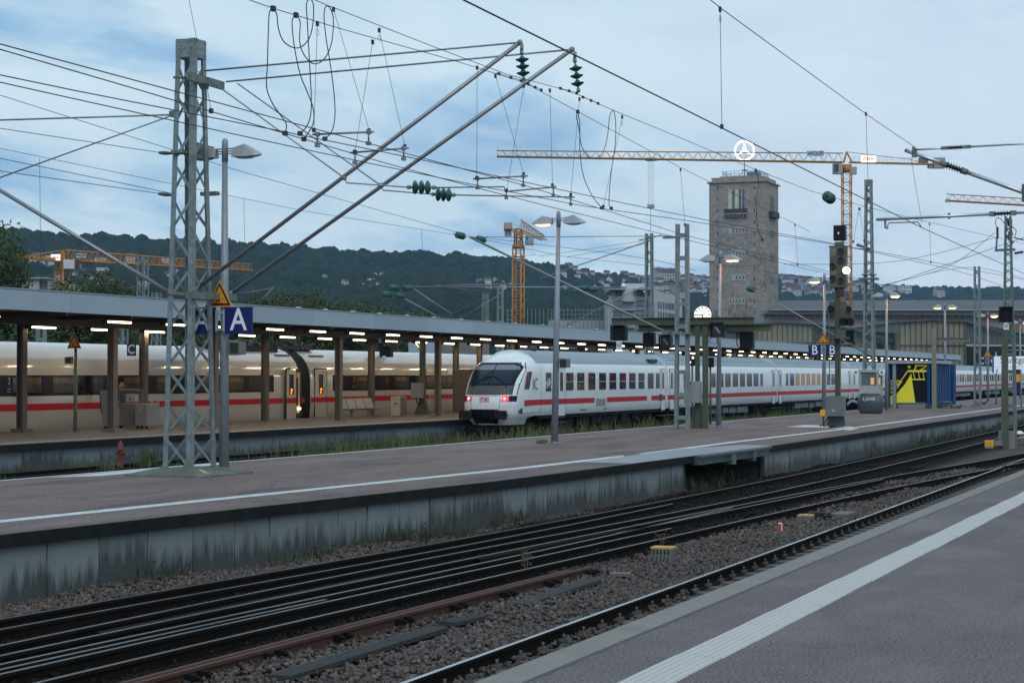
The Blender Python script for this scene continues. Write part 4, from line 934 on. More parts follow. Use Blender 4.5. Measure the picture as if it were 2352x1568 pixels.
# section insulators strung in wires
def barrel(p, label, s=1.0, ax=(1, 0, -0.05)):
    t = thing('wire_insulator', p, label, 'insulator'); p = Vector(p); u = Vector(ax).normalized(); b = MB()
    pts, rs = [], []
    for k in range(6):
        for f, q in ((-0.5, 0.55), (0.0, 1.0), (0.2, 0.95), (0.4, 0.6)): pts.append(p + u * ((k - 2.5 + f) * 0.075 * s)); rs.append(0.15 * s * q)
    b.tube(pts, rs, 16); b.obj('discs', insg, t)
    b = MB(); b.tube([p - u * 0.42 * s, p + u * 0.42 * s], 0.02 * s, 8); b.obj('core_rod', darkm, t)
barrel(onpl((1904, 454), YD), 'green barrel insulator in the catenary wire right of the stone tower', 0.95)
for p, lb, s_ in (((1057, 541), 'left of the two green insulators beside the distant slanting boom', 1.0), ((1104, 550), 'right of the two green insulators beside the distant slanting boom', 1.0)): barrel(tuple(od(p[0], p[1], 78)), lb, s_, (0.9, -0.3, -0.1))
# right hand cantilever with its mast just outside the frame
PR = lambda x, y: tuple(oX(x, y, 39.0))
t = thing('cantilever', (39.0, 3.4, 5.0), 'thick bright cantilever tube with a dark ribbed insulator at the right edge', 'cantilever arm')
p0, p1 = Vector(PR(2082, 346)), Vector(PR(2348, 441)); b = MB(); b.tube([p0, p0.lerp(p1, 0.34)], 0.042, 14); b.tube([p0.lerp(p1, 0.5), p1 + (p1 - p0) * 0.25], 0.046, 14); b.obj('boom_tube', tubel, t)
ribbed(p0.lerp(p1, 0.35), p0.lerp(p1, 0.49), 6, 0.085, t); b = MB(); b.tube([p0.lerp(p1, 0.30), p0.lerp(p1, 0.36)], 0.06, 12); b.tube([p0.lerp(p1, 0.48), p0.lerp(p1, 0.53)], 0.065, 12); b.box(p0.lerp(p1, 0.07), (0.09, 0.10, 0.16)); b.sphere(p0, 0.045, 8, 5); b.obj('fitting', galv_d, t)
q0, q1 = Vector(PR(2104, 344)), Vector(PR(2352, 330)); b = MB(); b.tube([q0, q0.lerp(q1, 0.3)], 0.022, 10); b.tube([q0.lerp(q1, 0.46), q1 + (q1 - q0) * 0.3], 0.022, 10); b.obj('tie_tube', tubel, t)
ribbed(q0.lerp(q1, 0.30), q0.lerp(q1, 0.45), 7, 0.06, t); b = MB(); b.box(q0.lerp(q1, 0.27), (0.05, 0.14, 0.07)); b.box(q0.lerp(q1, 0.48), (0.05, 0.14, 0.07)); b.tube([PR(2096, 338), q0], 0.03, 8); b.obj('fitting', galv_d, t)
s0, s1 = Vector(PR(2013, 504)), Vector(PR(2352, 488)); b = MB(); b.tube([s0, s0.lerp(s1, 0.78)], 0.034, 12); b.tube([s0.lerp(s1, 0.93), s1 + (s1 - s0) * 0.25], 0.03, 12); b.obj('registration_tube', tubel, t)
ribbed(s0.lerp(s1, 0.80), s0.lerp(s1, 0.92), 6, 0.065, t); b = MB(); b.box(s0.lerp(s1, 0.79), (0.06, 0.12, 0.1)); b.box(s0.lerp(s1, 0.93), (0.06, 0.12, 0.1)); b.box(s0.lerp(s1, 0.5), (0.06, 0.05, 0.12)); b.obj('fitting', galv_d, t)
b = MB(); b.tube([PR(2033, 506), PR(2034, 523), PR(2040, 524)], 0.025, 8); b.tube([PR(2038, 520), PR(2042, 512), PR(2108, 510), PR(2116, 521)], 0.013, 8); b.obj('steady_arm', mat('brownish tube', (0.2, 0.16, 0.15), 0.5, 0.4), t)
b = MB(); q = PR(2362, 443); b.box(q, (0.12, 0.25, 0.36)); b.obj('mounting_box', olive, t)
yy = PR(2400, 500)[1]
lattice_mast(39.3, 3.0, 0.0, 7.9, (0.6, 0.4), (0.4, 0.3), 0.9, 'lattice mast carrying the bright right hand cantilever', galv, 0.1, True)

# thin wires at the far side
TH = [('thin wire crossing behind the hanging loops', [(0, 219), (395, 344), (540, 390), (1090, 545), (1290, 588), (1560, 618)], 24), ('thin wire reaching the large mast below its side arm', [(0, 295), (369, 351), (405, 354)], 22.5),
      ('thin wire with a long sag at the left below the boom', [(0, 341), (480, 440), (700, 485), (1050, 540)], 30), ('pair of thin wires at the left, upper one', [(0, 364), (403, 446)], 23), ('pair of thin wires at the left, lower one', [(0, 393), (369, 445), (400, 448)], 22.5)]
for lb, pts, Y in TH: wire(lb, pts, [(0, Y), (400, Y)], 0.008, mat('verdigris wire', (0.05, 0.10, 0.12), 0.7, 0, 0), grp='thin distant wires')
for a, c in (((367, 351), (400, 353)), ((366, 445), (400, 449))):
    b = MB(); pa, pc = oY(a[0], a[1], 22.4), oY(c[0], c[1], 21.3); b.tube([pa, tuple(np.array(pa) * .6 + np.array(pc) * .4), pc], [0.035, 0.045, 0.015], 8); tag(b.obj('tension_clamp', darkm), 'dark tension clamp on a thin wire left of the large mast', 'clamp', 'wire tension clamps')
for a, c, D in (((91, 363), (94, 640), 40), ((560, 457), (562, 560), 50), ((433, -5), (453, 96), 37), ((968, 530), (972, 600), 60)):
    b = MB(); b.tube([od(*a, D), od(*c, D)], 0.006, 4); tag(b.obj('hanging_wire', wirem), 'thin wire hanging straight down against the sky', 'wire', 'thin hanging wires')

# ------------------------------------------------------------------ ladder mast, signal gantry, signal mast
def ladder_mast(x, y, z0, h, sep, cw, cd, n, label, m=galv, lean=0.0, axis='y'):
    t = thing('ladder_mast', (x, y, z0), label, 'mast'); 
    for s_ in (-1, 1):
        b = MB(); o0 = Vector((0, s_ * sep / 2, 0)) if axis == 'y' else Vector((s_ * sep / 2, 0, 0)); b.beam(Vector((x, y, z0)) + o0, Vector((x, y - lean, z0 + h)) + o0 * 0.8, cw if axis == 'y' else cd, cd if axis == 'y' else cw, (1, 0, 0)); b.obj('leg', m, t)
    for k in range(n):
        z = z0 + (k + 0.5) * h / n; f = (z - z0) / h; b = MB()
        for d in (-1, 1):
            if axis == 'y': b.box((x + d * cd * 0.45, y - lean * f, z), (0.012, sep * (1 - 0.2 * f), 0.16))
            else: b.box((x, y + d * cd * 0.45 - lean * f, z), (sep * (1 - 0.2 * f), 0.012, 0.16))
        b.obj('batten_plate', m, t)
    return t
q = oz(1567, 985)
lm_ = ladder_mast(q[0], q[1], 0, 7.85, 0.46, 0.13, 0.22, 9, 'pale ladder shaped mast standing left of the signal gantry', galv, 0.02)
b = MB(); b.box((q[0] - 0.2, q[1], 3.65), (0.5, 0.8, 0.08)); b.box((q[0] - 0.3, q[1] + 0.5, 3.7), (0.3, 0.35, 0.16)); b.box((q[0], q[1] + 0.5, 7.35), (0.1, 0.5, 0.08)); b.obj('arm_bracket', galv_d, lm_)
# long slanting boom fixed to that mast and its insulators
def boom(a, c, r, label, m=tubem, grp=None):
    t = thing('distant_boom', tuple(c), label, 'cantilever arm', grp); b = MB(); b.tube([a, c], r, 8); b.obj('boom_tube', m, t); return t
t = boom(tuple(oX(1080, 545, q[0] + 0.3)), tuple(oX(1540, 768, q[0])), 0.045, 'long slanting boom crossing in front of the flat roofed office block')
b = MB(); b.tube([tuple(oX(1075, 545, q[0] + 0.3)), tuple(oX(1545, 542, q[0]))], 0.017, 6); b.obj('tie_rod', tubem, t)
GX = oz(1612, 983)[0]; PG = lambda x, y: oX(x, y, GX)
g_ = thing('signal_gantry', tuple(PG(1612, 983)), 'olive green steel signal gantry with two horizontal beams and dark signal boxes', 'signal gantry')
def ibeam(b, p, q, hh, ww, tf=0.03):
    p, q = Vector(p), Vector(q); u = Vector((0, 0, 1)); b.beam(p, q, 0.02, hh, u); b.beam(p + u * (hh / 2 - tf / 2 + 0.001), q + u * (hh / 2 - tf / 2 + 0.001), ww, tf, u); b.beam(p - u * (hh / 2 - tf / 2 + 0.001), q - u * (hh / 2 - tf / 2 + 0.001), ww, tf, u)
b = MB(); ibeam(b, PG(1405, 738), PG(1732, 736), 0.27, 0.2); b.obj('upper_beam', olive, g_)
G2 = lambda x, y: oX(x, y, GX + 0.8)
b = MB(); ibeam(b, G2(1467, 754), G2(1773, 752), 0.27, 0.24); b.obj('lower_beam', olive, g_)
for x_, w_2 in ((1602.5, 0.17), (1620.5, 0.22)):
    b = MB(); p = PG(x_, 983); X_, Y_ = p[0], p[1]
    b.bx(X_ - 0.05, X_ + 0.05, Y_ - w_2 / 2, Y_ - w_2 / 2 + 0.03, 0, 4.1); b.bx(X_ - 0.05, X_ + 0.05, Y_ + w_2 / 2 - 0.03, Y_ + w_2 / 2, 0, 4.1); b.bx(X_ - 0.02, X_ + 0.02, Y_ - w_2 / 2 + 0.03, Y_ + w_2 / 2 - 0.03, 0, 4.1); b.obj('post', olive, g_)
b = MB(); p = PG(1604, 983); b.prism([(p[1] - 0.30, 0), (p[1] + 0.42, 0), (p[1] + 0.14, 1.0), (p[1] - 0.10, 1.0)], p[0] + 0.06, p[0] + 0.1, 'x'); b.obj('foot', olive, g_)
def sigbox(c, w_, h_, label, slash=False, hood=True, plate=None, X=None):
    t = thing('signal_box', tuple(c), label, 'signal', 'dark signal boxes of the gantry'); x, y, z = c
    b = MB(); b.bx(x, x + 0.3, y - w_ / 2, y + w_ / 2, z - h_ / 2, z + h_ / 2); b.obj('housing', blackm if not slash else darkm, t, 0.02)
    b = MB(); b.bx(x - 0.012, x - 0.002, y - w_ * 0.42, y + w_ * 0.42, z - h_ * 0.42, z + h_ * 0.42); b.obj('face_panel', mat('signal face', (0.03, 0.034, 0.04), 0.4) if slash else blackm, t)
    if slash:
        b = MB(); b.beam((x - 0.018, y + w_ * 0.2, z + h_ * 0.26), (x - 0.018, y - w_ * 0.2, z - h_ * 0.2), 0.07, 0.006, (1, 0, 0)); b.obj('diagonal_mark', signwhite if False else mat('dim marker', (0.3, 0.31, 0.33), 0.4), t)
    if hood:
        b = MB(); b.bx(x - 0.22, x + 0.02, y - w_ / 2 - 0.02, y + w_ / 2 + 0.02, z + h_ / 2, z + h_ / 2 + 0.02)
        for s_ in (-1, 1): b.bx(x - 0.18, x - 0.002, y + s_ * (w_ / 2 + 0.01) - 0.01, y + s_ * (w_ / 2 + 0.01) + 0.01, z - h_ / 2, z + h_ / 2)
        b.obj('hood', blackm, t)
    b = MB(); b.bx(x + 0.1, x + 0.14, y - 0.03, y + 0.03, z + h_ / 2, z + h_ / 2 + 0.3); b.obj('hanger', olive, t)
    if plate:
        b = MB(); b.bx(x + 0.02, x + 0.04, y - 0.115, y + 0.115, z - h_ / 2 - 0.38, z - h_ / 2 - 0.01); b.obj('number_plate', signwhite, t); text(plate, (x + 0.015, y, z - h_ / 2 - 0.2), 0.24, signblack, t, '-x')
    return t
sigbox(PG(1421.5, 765), 0.56, 0.58, 'black signal box at the left end of the gantry above the VI plate', plate='VI')
sigbox(G2(1489, 780), 0.46, 0.56, 'plain dark box hanging second from the left under the gantry', hood=False)
sigbox(G2(1529, 785), 0.44, 0.52, 'dark box with a diagonal mark left of the ladder mast', True)
sigbox(PG(1648, 758), 0.47, 0.54, 'dark box with a diagonal mark right of the gantry posts', True)
sigbox(G2(1714, 781), 0.54, 0.66, 'large dark box with side cable at the right end of the gantry', hood=False)
b = MB(); c0 = G2(1700, 761); b.tube(spl([G2(1700, 762), G2(1693, 768), G2(1693, 790), G2(1698, 799), G2(1706, 800)]), 0.02, 6); b.tube(spl([PG(1640, 772), PG(1629, 780), PG(1632, 787), PG(1645, 788), PG(1648, 775)]), 0.012, 6); b.obj('cable', blackrub, g_)
# grey cabinet on the gantry post
q = PG(1588, 903); t = thing('relay_cabinet', (q[0] - 0.3, q[1], 0.9), 'light grey cabinet fixed to the gantry post', 'cabinet'); b = MB(); b.box((q[0] - 0.3, oX(1596.5, 903, GX)[1], oX(1596, 900, GX)[2]), (0.35, 0.62, 0.84)); cabm = mat('cabinet grey', (0.27, 0.27, 0.28), 0.5, 0, 0.06, 4, dirt=(0.2, 0.19, 0.18), damt=0.3); b.obj('housing', cabm, t, 0.015)
b = MB(); y_ = oX(1596.5, 903, GX)[1]; b.box((q[0] - 0.48, y_ + 0.05, oX(1590, 880, GX)[2]), (0.01, 0.06, 0.09)); b.obj('lock', blackm, t); b = MB(); b.tube([(q[0] - 0.3, y_ + 0.2, 0.9), (q[0] - 0.35, y_ + 0.1, 0.02)], 0.025, 6); b.obj('conduit', darkm, t)
# platform clock
q = oX(1615, 723, GX + 1.2); t = thing('platform_clock', (q[0], q[1], 4.1), 'lit round station clock half hidden behind the gantry beam', 'clock')
clockm = mat('lit clock face', (0.9, 0.85, 0.75), 0.4, 0, 0, emit=(1.0, 0.87, 0.70), estr=0.95)
b = MB(); b.tube([(q[0] - 0.09, q[1], q[2] ), (q[0] + 0.09, q[1], q[2])], 0.345, 40); b.obj('dial', clockm, t)
b = MB(); b.tube([(q[0] - 0.02 + 0.0 * k, q[1] + 0.36 * math.cos(k * math.pi / 20), q[2] + 0.36 * math.sin(k * math.pi / 20)) for k in range(41)], 0.022, 6); b.obj('rim', darkm, t)
b = MB()
for k in range(12):
    a = k * math.pi / 6; c, s_ = math.cos(a), math.sin(a); b.beam((q[0] - 0.095, q[1] + s_ * 0.26, q[2] + c * 0.26), (q[0] - 0.095, q[1] + s_ * 0.33, q[2] + c * 0.33), 0.04, 0.004, (1, 0, 0))
b.obj('hour_marks', signblack, t)
b = MB(); b.beam((q[0] - 0.10, q[1], q[2]), (q[0] - 0.10, q[1] + 0.02, q[2] - 0.19), 0.05, 0.004, (1, 0, 0)); b.beam((q[0] - 0.105, q[1], q[2]), (q[0] - 0.105, q[1] + 0.27, q[2] + 0.01), 0.028, 0.004, (1, 0, 0)); b.sphere((q[0] - 0.1, q[1], q[2]), 0.03, 8, 5); b.obj('clock_hand', signblack, t)
b = MB(); b.tube([(q[0], q[1], q[2] - 0.5), (q[0], q[1], q[2] - 0.3)], 0.03, 8); b.tube([(q[0], q[1], 0), (q[0], q[1], q[2] - 0.34)], 0.04, 8); b.obj('pole', olive, t)
# two small signals beside the gantry
for x_, y_2, yb, lit, lb in ((1590, 828, 985, True, 'small shunting signal with two lit white lamps left of the gantry posts'), (1631.5, 832, 985, False, 'small unlit signal on a thin green post right of the gantry posts')):
    q = oX(x_, y_2, GX + 6); t = thing('dwarf_signal', (q[0], q[1], 0), lb, 'signal'); b = MB(); b.tube([(q[0], q[1], -0.0), (q[0], q[1], q[2] - 0.2)], 0.045, 8); b.obj('post', olive, t)
    b = MB(); b.box(q, (0.2, 0.30, 0.42)); b.obj('housing', blackm, t, 0.02)
    if lit:
        for dy, dz in ((0.07, -0.07), (-0.06, 0.12)):
            b = MB(); b.sphere((q[0] - 0.11, q[1] + dy, q[2] + dz), 0.045, 8, 6); b.obj('lamp', mat('white signal lamp', (1, 0.9, 0.8), 0.4, 0, 0, emit=(1, 0.78, 0.6), estr=4), t)

# main signal mast with the bright lamp
SX = oz(1925, 979)[0]; PS = lambda x, y: oX(x or 1928, y or 700, SX)
q = PS(1925, 979); t = thing('signal_mast', (SX, q[1], 0), 'tall olive signal mast with one blazing white lamp', 'signal'); b = MB()
for s_ in (-1, 1): b.bx(SX - 0.09, SX + 0.09, q[1] + s_ * 0.09 - 0.012, q[1] + s_ * 0.09 + 0.012, 0, 5.75)
b.bx(SX - 0.012, SX + 0.012, q[1] - 0.078, q[1] + 0.078, 0, 5.75); b.obj('post', olive, t)
a, c = PS(1907, 566), PS(1946, 661); b = MB(); b.bx(SX - 0.18, SX + 0.16, c[1], a[1], c[2], a[2]); b.obj('signal_head', olive, t, 0.03)
lm2 = mat('dark signal lens', (0.02, 0.018, 0.016), 0.25)
for (lx, ly) in ((1934, 578), (1934, 598), (1915, 612), (1915, 640), (1934, 645)):
    p = PS(lx, ly); b = MB(); b.lathe((SX - 0.2, p[1], p[2]), [(0.11, 0.02), (0.125, -0.07), (0.115, -0.07), (0.10, 0.0)], 16, 'x'); b.obj('lens_hood', darkm, t); b = MB(); b.tube([(SX - 0.186, p[1], p[2]), (SX - 0.181, p[1], p[2])], 0.1, 16); b.obj('lens', lm2, t)
for (x0, y0, x1, y1) in ((1909, 570, 1923, 588), (1910, 622, 1924, 632)):
    p, p2_ = PS(x0, y0), PS(x1, y1); b = MB(); b.bx(SX - 0.19, SX - 0.181, p2_[1], p[1], p2_[2], p[2]); b.obj('cover_plate', mat('pale olive', (0.16, 0.17, 0.12), 0.5), t)
p = PS(1947.5, 622); b = MB(); b.sphere((SX - 0.24, p[1], p[2]), 0.13, 12, 8); b.obj('lit_lamp', mat('blazing lamp', (1, 0.9, 0.7), 0.4, 0, 0, emit=(1.0, 0.66, 0.30), estr=48), t)
b = MB(); b.grid([[(xx_, p[1] + 0.165 * math.cos(a_), p[2] + 0.165 * math.sin(a_)) for a_ in np.linspace(0, 6.2832, 25)] for xx_ in (SX - 0.17, SX - 0.34)], True); b.obj('added_lamp_hood', blackm, t)  # hood added to keep the lamp's light off the signal head
a, c = PS(1915, 518), PS(1942, 552); b = MB(); b.bx(SX - 0.1, SX + 0.25, c[1], a[1], c[2], a[2]); b.obj('top_box', blackm, t, 0.02)
p = PS(1927, 536); b = MB(); b.box((SX - 0.106, p[1], p[2]), (0.01, 0.06, 0.09)); b.obj('label_plate', signwhite, t)
p = PS(1928, 560); b = MB(); b.box((SX, p[1], p[2]), (0.2, 0.35, 0.14)); b.box((SX, PS(1925, 567)[1], PS(1925, 566)[2]), (0.35, 0.7, 0.05)); b.obj('top_bracket', olive, t)
p = PS(1932, 671); b = MB(); b.box((SX, p[1], p[2]), (0.2, 0.25, 0.36)); b.obj('lower_box', mat('dark violet box', (0.04, 0.03, 0.035), 0.5), t, 0.01)
b = MB(); p = PS(1929, 706); b.prism([(PS(1906, 700)[1], PS(0, 692)[2]), (PS(1942, 700)[1], PS(0, 692)[2]), (PS(1962, 730)[1], PS(0, 728)[2]), (PS(1962, 742)[1], PS(0, 748)[2]), (PS(1936, 740)[1], PS(0, 748)[2]), (PS(1902, 712)[1], PS(0, 716)[2])], SX - 0.02, SX + 0.06, 'x'); b.obj('marker_shield', olive, t)
for (lx, ly, r_2) in ((1911, 709, 0.14), (1952, 709, 0.11), (1940, 739, 0.17), (1954, 739, 0.17)):
    p = PS(lx, ly); b = MB(); b.tube([(SX - 0.24, p[1], p[2]), (SX - 0.02, p[1], p[2])], [r_2, r_2 * 0.8], 16); b.obj('marker_lamp', blackm, t)
b = MB(); p = PS(1925, 776); b.box((SX - 0.1, p[1], p[2]), (0.7, 0.8, 0.06)); b.box((SX - 0.2, PS(1933, 762)[1], PS(0, 766)[2]), (0.2, 0.35, 0.3)); b.obj('step_platform', olive, t)
b = MB()
for z in np.arange(0.9, 5.6, 0.33): b.box((SX - 0.12, q[1] + 0.2, z), (0.02, 0.24, 0.02))
b.tube([(SX - 0.12, q[1] + 0.32, 1.9), (SX - 0.12, q[1] + 0.32, 5.6)], 0.015, 6); b.obj('ladder', olive, t)
b = MB(); b.box((SX, q[1], 0.05), (0.6, 0.7, 0.1)); b.prism([(q[1] - 0.35, 0.1), (q[1] + 0.35, 0.1), (q[1] + 0.12, 0.75), (q[1] - 0.12, 0.75)], SX - 0.15, SX + 0.15, 'x'); b.obj('foot', galv_d, t)
t = thing('relay_cabinet', (SX - 0.4, q[1], 0.5), 'dark grey cabinet with a small warning triangle at the foot of the signal mast', 'cabinet')
a, c = PS(1904, 911), PS(1946, 958); b = MB(); b.bx(SX - 0.65, SX - 0.25, c[1], a[1], 0.42, 1.22); b.obj('housing', mat('dark cabinet', (0.13, 0.14, 0.135), 0.5, 0, 0.1, 4), t, 0.015)
b = MB(); ym = (a[1] + c[1]) / 2; b.prism([(ym - 0.07 + 0.05, 0.6), (ym + 0.07 + 0.05, 0.6), (ym + 0.05, 0.73)], SX - 0.66, SX - 0.651, 'x'); b.obj('warning_label', mat('faded label', (0.45, 0.38, 0.22), 0.5), t)
b = MB()
for dy in (-0.3, 0.28): b.bx(SX - 0.5, SX - 0.4, ym + dy - 0.04, ym + dy + 0.04, 0, 0.42)
for k in range(5): b.tube(spl([(SX - 0.45, ym + 0.3 - 0.1 * k, 0.42), (SX - 0.5, ym + 0.4 - 0.12 * k, 0.2), (SX - 0.55, ym + 0.62 - 0.2 * k, 0.02)]), 0.03, 6)
b.obj('cable_bundle', mat('rusty cables', (0.05, 0.035, 0.028), 0.7), t)
t = thing('junction_box', (SX - 0.5, a[1] + 0.12, 0.55), 'small orange box beside the dark grey cabinet', 'junction box'); b = MB(); b.bx(SX - 0.62, SX - 0.4, a[1] + 0.01, a[1] + 0.23, 0.42, 0.68); b.obj('housing', yelbox, t, 0.015); b = MB(); b.bx(SX - 0.52, SX - 0.48, a[1] + 0.08, a[1] + 0.14, 0, 0.42); b.obj('leg', darkm, t)

# tall mast behind the booth
q = oz(2008, 938)
t, _ = lattice_mast(q[0], q[1] + 0.3, 0, 14.2, (0.85, 0.75), (0.42, 0.42), 1.25, 'tall slim lattice mast rising behind the grey booth', galv, 0.12, True)
Pm = lambda x, y: oX(x, y, q[0]); p = Pm(2010, 640); b = MB(); b.box((q[0], q[1] + 0.3, p[2]), (1.0, 1.1, 0.12)); b.box((q[0], q[1] + 0.3, p[2] + 0.25), (0.9, 0.8, 0.06)); b.obj('collar_bracket', galv_d, t)
b = MB(); b.tube([Pm(2004, 413), Pm(1993, 424)], 0.05, 6); b.obj('side_stub', galv, t)
b = MB(); b.box(Pm(2014, 861), (0.4, 0.5, 0.35)); b.obj('loudspeaker', mat('rust box', (0.06, 0.04, 0.035), 0.6), t)
b = MB(); b.tube([Pm(1968, 562), Pm(2000, 572)], [0.1, 0.05], 8); b.beam(Pm(1962, 570), Pm(2004, 574), 0.07); b.obj('section_switch', galv_d, t)

# ladder mast on the ground near the right edge, with signal V
q = oz(2318, 1030, -0.95)
t = ladder_mast(q[0], q[1], -0.95, 4.9, 0.50, 0.13, 0.2, 7, 'ladder and lattice mast on a concrete block at the right edge', galv_d)
t2_, _ = lattice_mast(q[0], q[1], 3.7, 4.9, (0.42, 0.42), (0.26, 0.26), 0.7, 'slim lattice top section of the mast at the right edge', galv_d, 0.07, False)
for ch in list(t2_.children): ch.parent = t; ch.location = Vector((q[0], q[1], 3.7)) - Vector((q[0], q[1], -0.95))
bpy.data.objects.remove(t2_)
PD = lambda x, y: oX(x or 2318, y or 800, q[0])
b = MB(); b.box((q[0] - 0.1, q[1] + 0.05, -0.60), (0.7, 0.62, 0.75)); b.obj('concrete_base', mat('pale concrete', (0.2, 0.21, 0.21), 0.85, 0, 0.2, 4, 0.2), t)
b = MB(); b.beam(PD(2285, 575), PD(2332, 573), 0.1, 0.1); b.beam(PD(2288, 573), PD(2290, 545), 0.07); b.beam(PD(2326, 540), PD(2320, 520), 0.06); b.obj('cross_arm', galv_d, t)
for (p0_, p1_) in (((2291, 548), (2291, 520)), ((2316, 545), (2324, 518)), ((2330, 582), (2352, 578)), ((2316, 520), (2315, 500)), ((2322, 522), (2322, 503)), ((2310, 540), (2328, 560))): ribbed(PD(*p0_), PD(*p1_), 6, 0.085, t)
b = MB(); b.tube(spl([PD(2291, 525), PD(2286, 510), PD(2292, 500), PD(2305, 510), PD(2320, 540), PD(2335, 548), PD(2352, 552)]), 0.015, 5); b.tube(spl([PD(2324, 520), PD(2334, 530), PD(2332, 545), PD(2352, 550)]), 0.015, 5); b.obj('jumper', wirem, t)
q2 = PD(2309, 722); t = thing('signal_box', (q[0] - 0.6, q2[1], -0.9), 'black hooded signal above the V plate at the right edge', 'signal')
X_ = q[0] - 0.6; PV = lambda x, y: oX(x, y, X_); a, c = PV(2297, 706), PV(2326, 739); b = MB(); b.bx(X_, X_ + 0.3, c[1], a[1], c[2], a[2]); b.obj('housing', blackm, t, 0.02); b = MB(); b.bx(X_ - 0.25, X_, c[1] - 0.03, a[1] + 0.03, a[2], a[2] + 0.025); b.bx(X_ - 0.2, X_ - 0.002, a[1], a[1] + 0.02, c[2], a[2]); b.bx(X_ - 0.2, X_ - 0.002, c[1] - 0.02, c[1], c[2], a[2]); b.obj('hood', blackm, t)
a, c = PV(2305, 741), PV(2317, 757); b = MB(); b.bx(X_ + 0.01, X_ + 0.03, c[1], a[1], c[2], a[2]); b.obj('number_plate', signwhite, t); text('V', (X_ + 0.005, (a[1] + c[1]) / 2, (a[2] + c[2]) / 2), 0.24, signblack, t)
p = PV(2309, 757); b = MB(); b.bx(X_ - 0.08, X_ + 0.08, p[1] - 0.10, p[1] + 0.10, -0.95, p[2]); b.obj('post', olive, t)
# yellow boxes, block and cable drum by the track there
YB = oz(2273, 1030, -0.93); t = thing('switch_motor', (YB[0], YB[1], -0.93), 'yellow and grey switch box on the ballast near the right edge', 'switch box')
b = MB(); b.box((YB[0], YB[1], -0.72), (0.28, 0.36, 0.26)); b.obj('cover', yelbox, t, 0.02); b = MB(); b.box((YB[0] + 0.1, YB[1] - 0.36, -0.70), (0.26, 0.32, 0.2)); b.box((YB[0], YB[1], -0.88), (0.3, 0.34, 0.07)); b.obj('motor_case', mat('grey pink case', (0.2, 0.18, 0.18), 0.6), t)
q3 = oz(2310, 1026, -0.93); t = thing('junction_box', (q3[0], q3[1], -0.93), 'grey box with an orange lid on two legs beside the ladder mast', 'junction box'); b = MB(); b.box((q3[0] - 0.5, q3[1], -0.52), (0.3, 0.48, 0.07)); b.obj('lid', yelbox, t); b = MB(); b.box((q3[0] - 0.5, q3[1], -0.62), (0.26, 0.42, 0.13)); b.obj('housing', cabm, t)
for s_ in (-1, 1): b = MB(); b.tube([(q3[0] - 0.5, q3[1] + s_ * 0.12, -0.68), (q3[0] - 0.5, q3[1] + s_ * 0.12, -0.95)], 0.03, 6); b.obj('leg', darkm, t)
q3 = oz(2343, 1020, -0.93); t = thing('cable_trough', (q3[0], q3[1], -0.93), 'brownish concrete cable trough at the right edge of the ballast', 'trough'); b = MB(); b.box((q3[0] + 2, q3[1] - 0.1, -0.78), (6, 0.5, 0.3)); b.obj('trough', mat('brown concrete', (0.14, 0.11, 0.09), 0.8, 0, 0.2, 3), t)
q3 = oz(2342, 1002, -0.7); t = thing('plastic_bag', tuple(q3), 'crumpled white bag lying by the ladder mast', 'bag'); b = MB(); b.sphere((q3[0], q3[1], -0.56), (0.2, 0.22, 0.1), 9, 6)
for i, v in enumerate(b.v): b.v[i] = (v[0] + rnd.uniform(-.03, .03), v[1] + rnd.uniform(-.03, .03), v[2] + rnd.uniform(-.02, .03))
b.obj('bag', signwhite, t)
# post with a horizontal arm
q = oz(2146, 943); t = thing('arm_post', (q[0], q[1], 0), 'beige post with a horizontal arm in front of the blue shelter', 'post'); tanm = mat('beige olive steel', (0.20, 0.185, 0.14), 0.5, 0, 0.1, 3)
PA = lambda x, y: oX(x, y, q[0]); b = MB(); b.bx(q[0] - 0.1, q[0] + 0.1, q[1] - 0.12, q[1] + 0.12, 0.03, PA(0, 775)[2]); b.obj('post', tanm, t, 0.01); b = MB(); p_, q_ = PA(2150, 780), PA(2227, 780); ibeam(b, p_, q_, 0.22, 0.2); b.obj('arm', tanm, t); b = MB(); b.box((q[0], q[1], 0.02), (0.5, 0.75, 0.04)); b.obj('base_plate', tanm, t)

# distant masts with arms behind the canopy
def far_mast(x, yt, D, w_, label, kind='lattice', h=None):
    p = od(x, yt, D); h = p[2] + 0.9
    if kind == 'lattice': return lattice_mast(p[0], p[1], -0.9, h, (w_ * 1.25, w_ * 1.25), (w_, w_), 1.5, label, galv, max(0.1, w_ * 0.24), False, group='distant masts')[0]
    return ladder_mast(p[0], p[1], -0.9, h, w_ * 1.2, 0.12, 0.2, 9, label, galv)
far_mast(1491, 536, 112, 0.42, 'slim distant lattice mast above the flat roofed office block'); far_mast(1115, 674, 150, 0.42, 'short distant lattice mast left of the end-on yellow crane'); far_mast(1149, 657, 140, 0.36, 'distant ladder mast just left of the end-on yellow crane', 'ladder')
far_mast(328, 590, 118, 0.55, 'distant lattice mast in front of the long receding crane jib'); far_mast(359, 672, 100, 0.38, 'low lattice mast showing above the canopy left of the large mast'); far_mast(2244, 612, 112, 0.36, 'slim lattice mast behind the C signs'); far_mast(95, 735, 92, 0.4, 'mast seen below the canopy at the left edge', 'ladder')
far_mast(280, 735, 100, 0.5, 'lattice mast seen through the canopy left of the large mast')
def dl(label, segs, D, r=0.03, m=tubem, nm='distant_cantilever', cat='cantilever arm'):
    b = MB()
    for s_ in segs: b.tube([tuple(od(p[0], p[1], D)) for p in s_], r, 6)
    return tag(b.obj(nm, m), label, cat, 'distant cantilever arms')
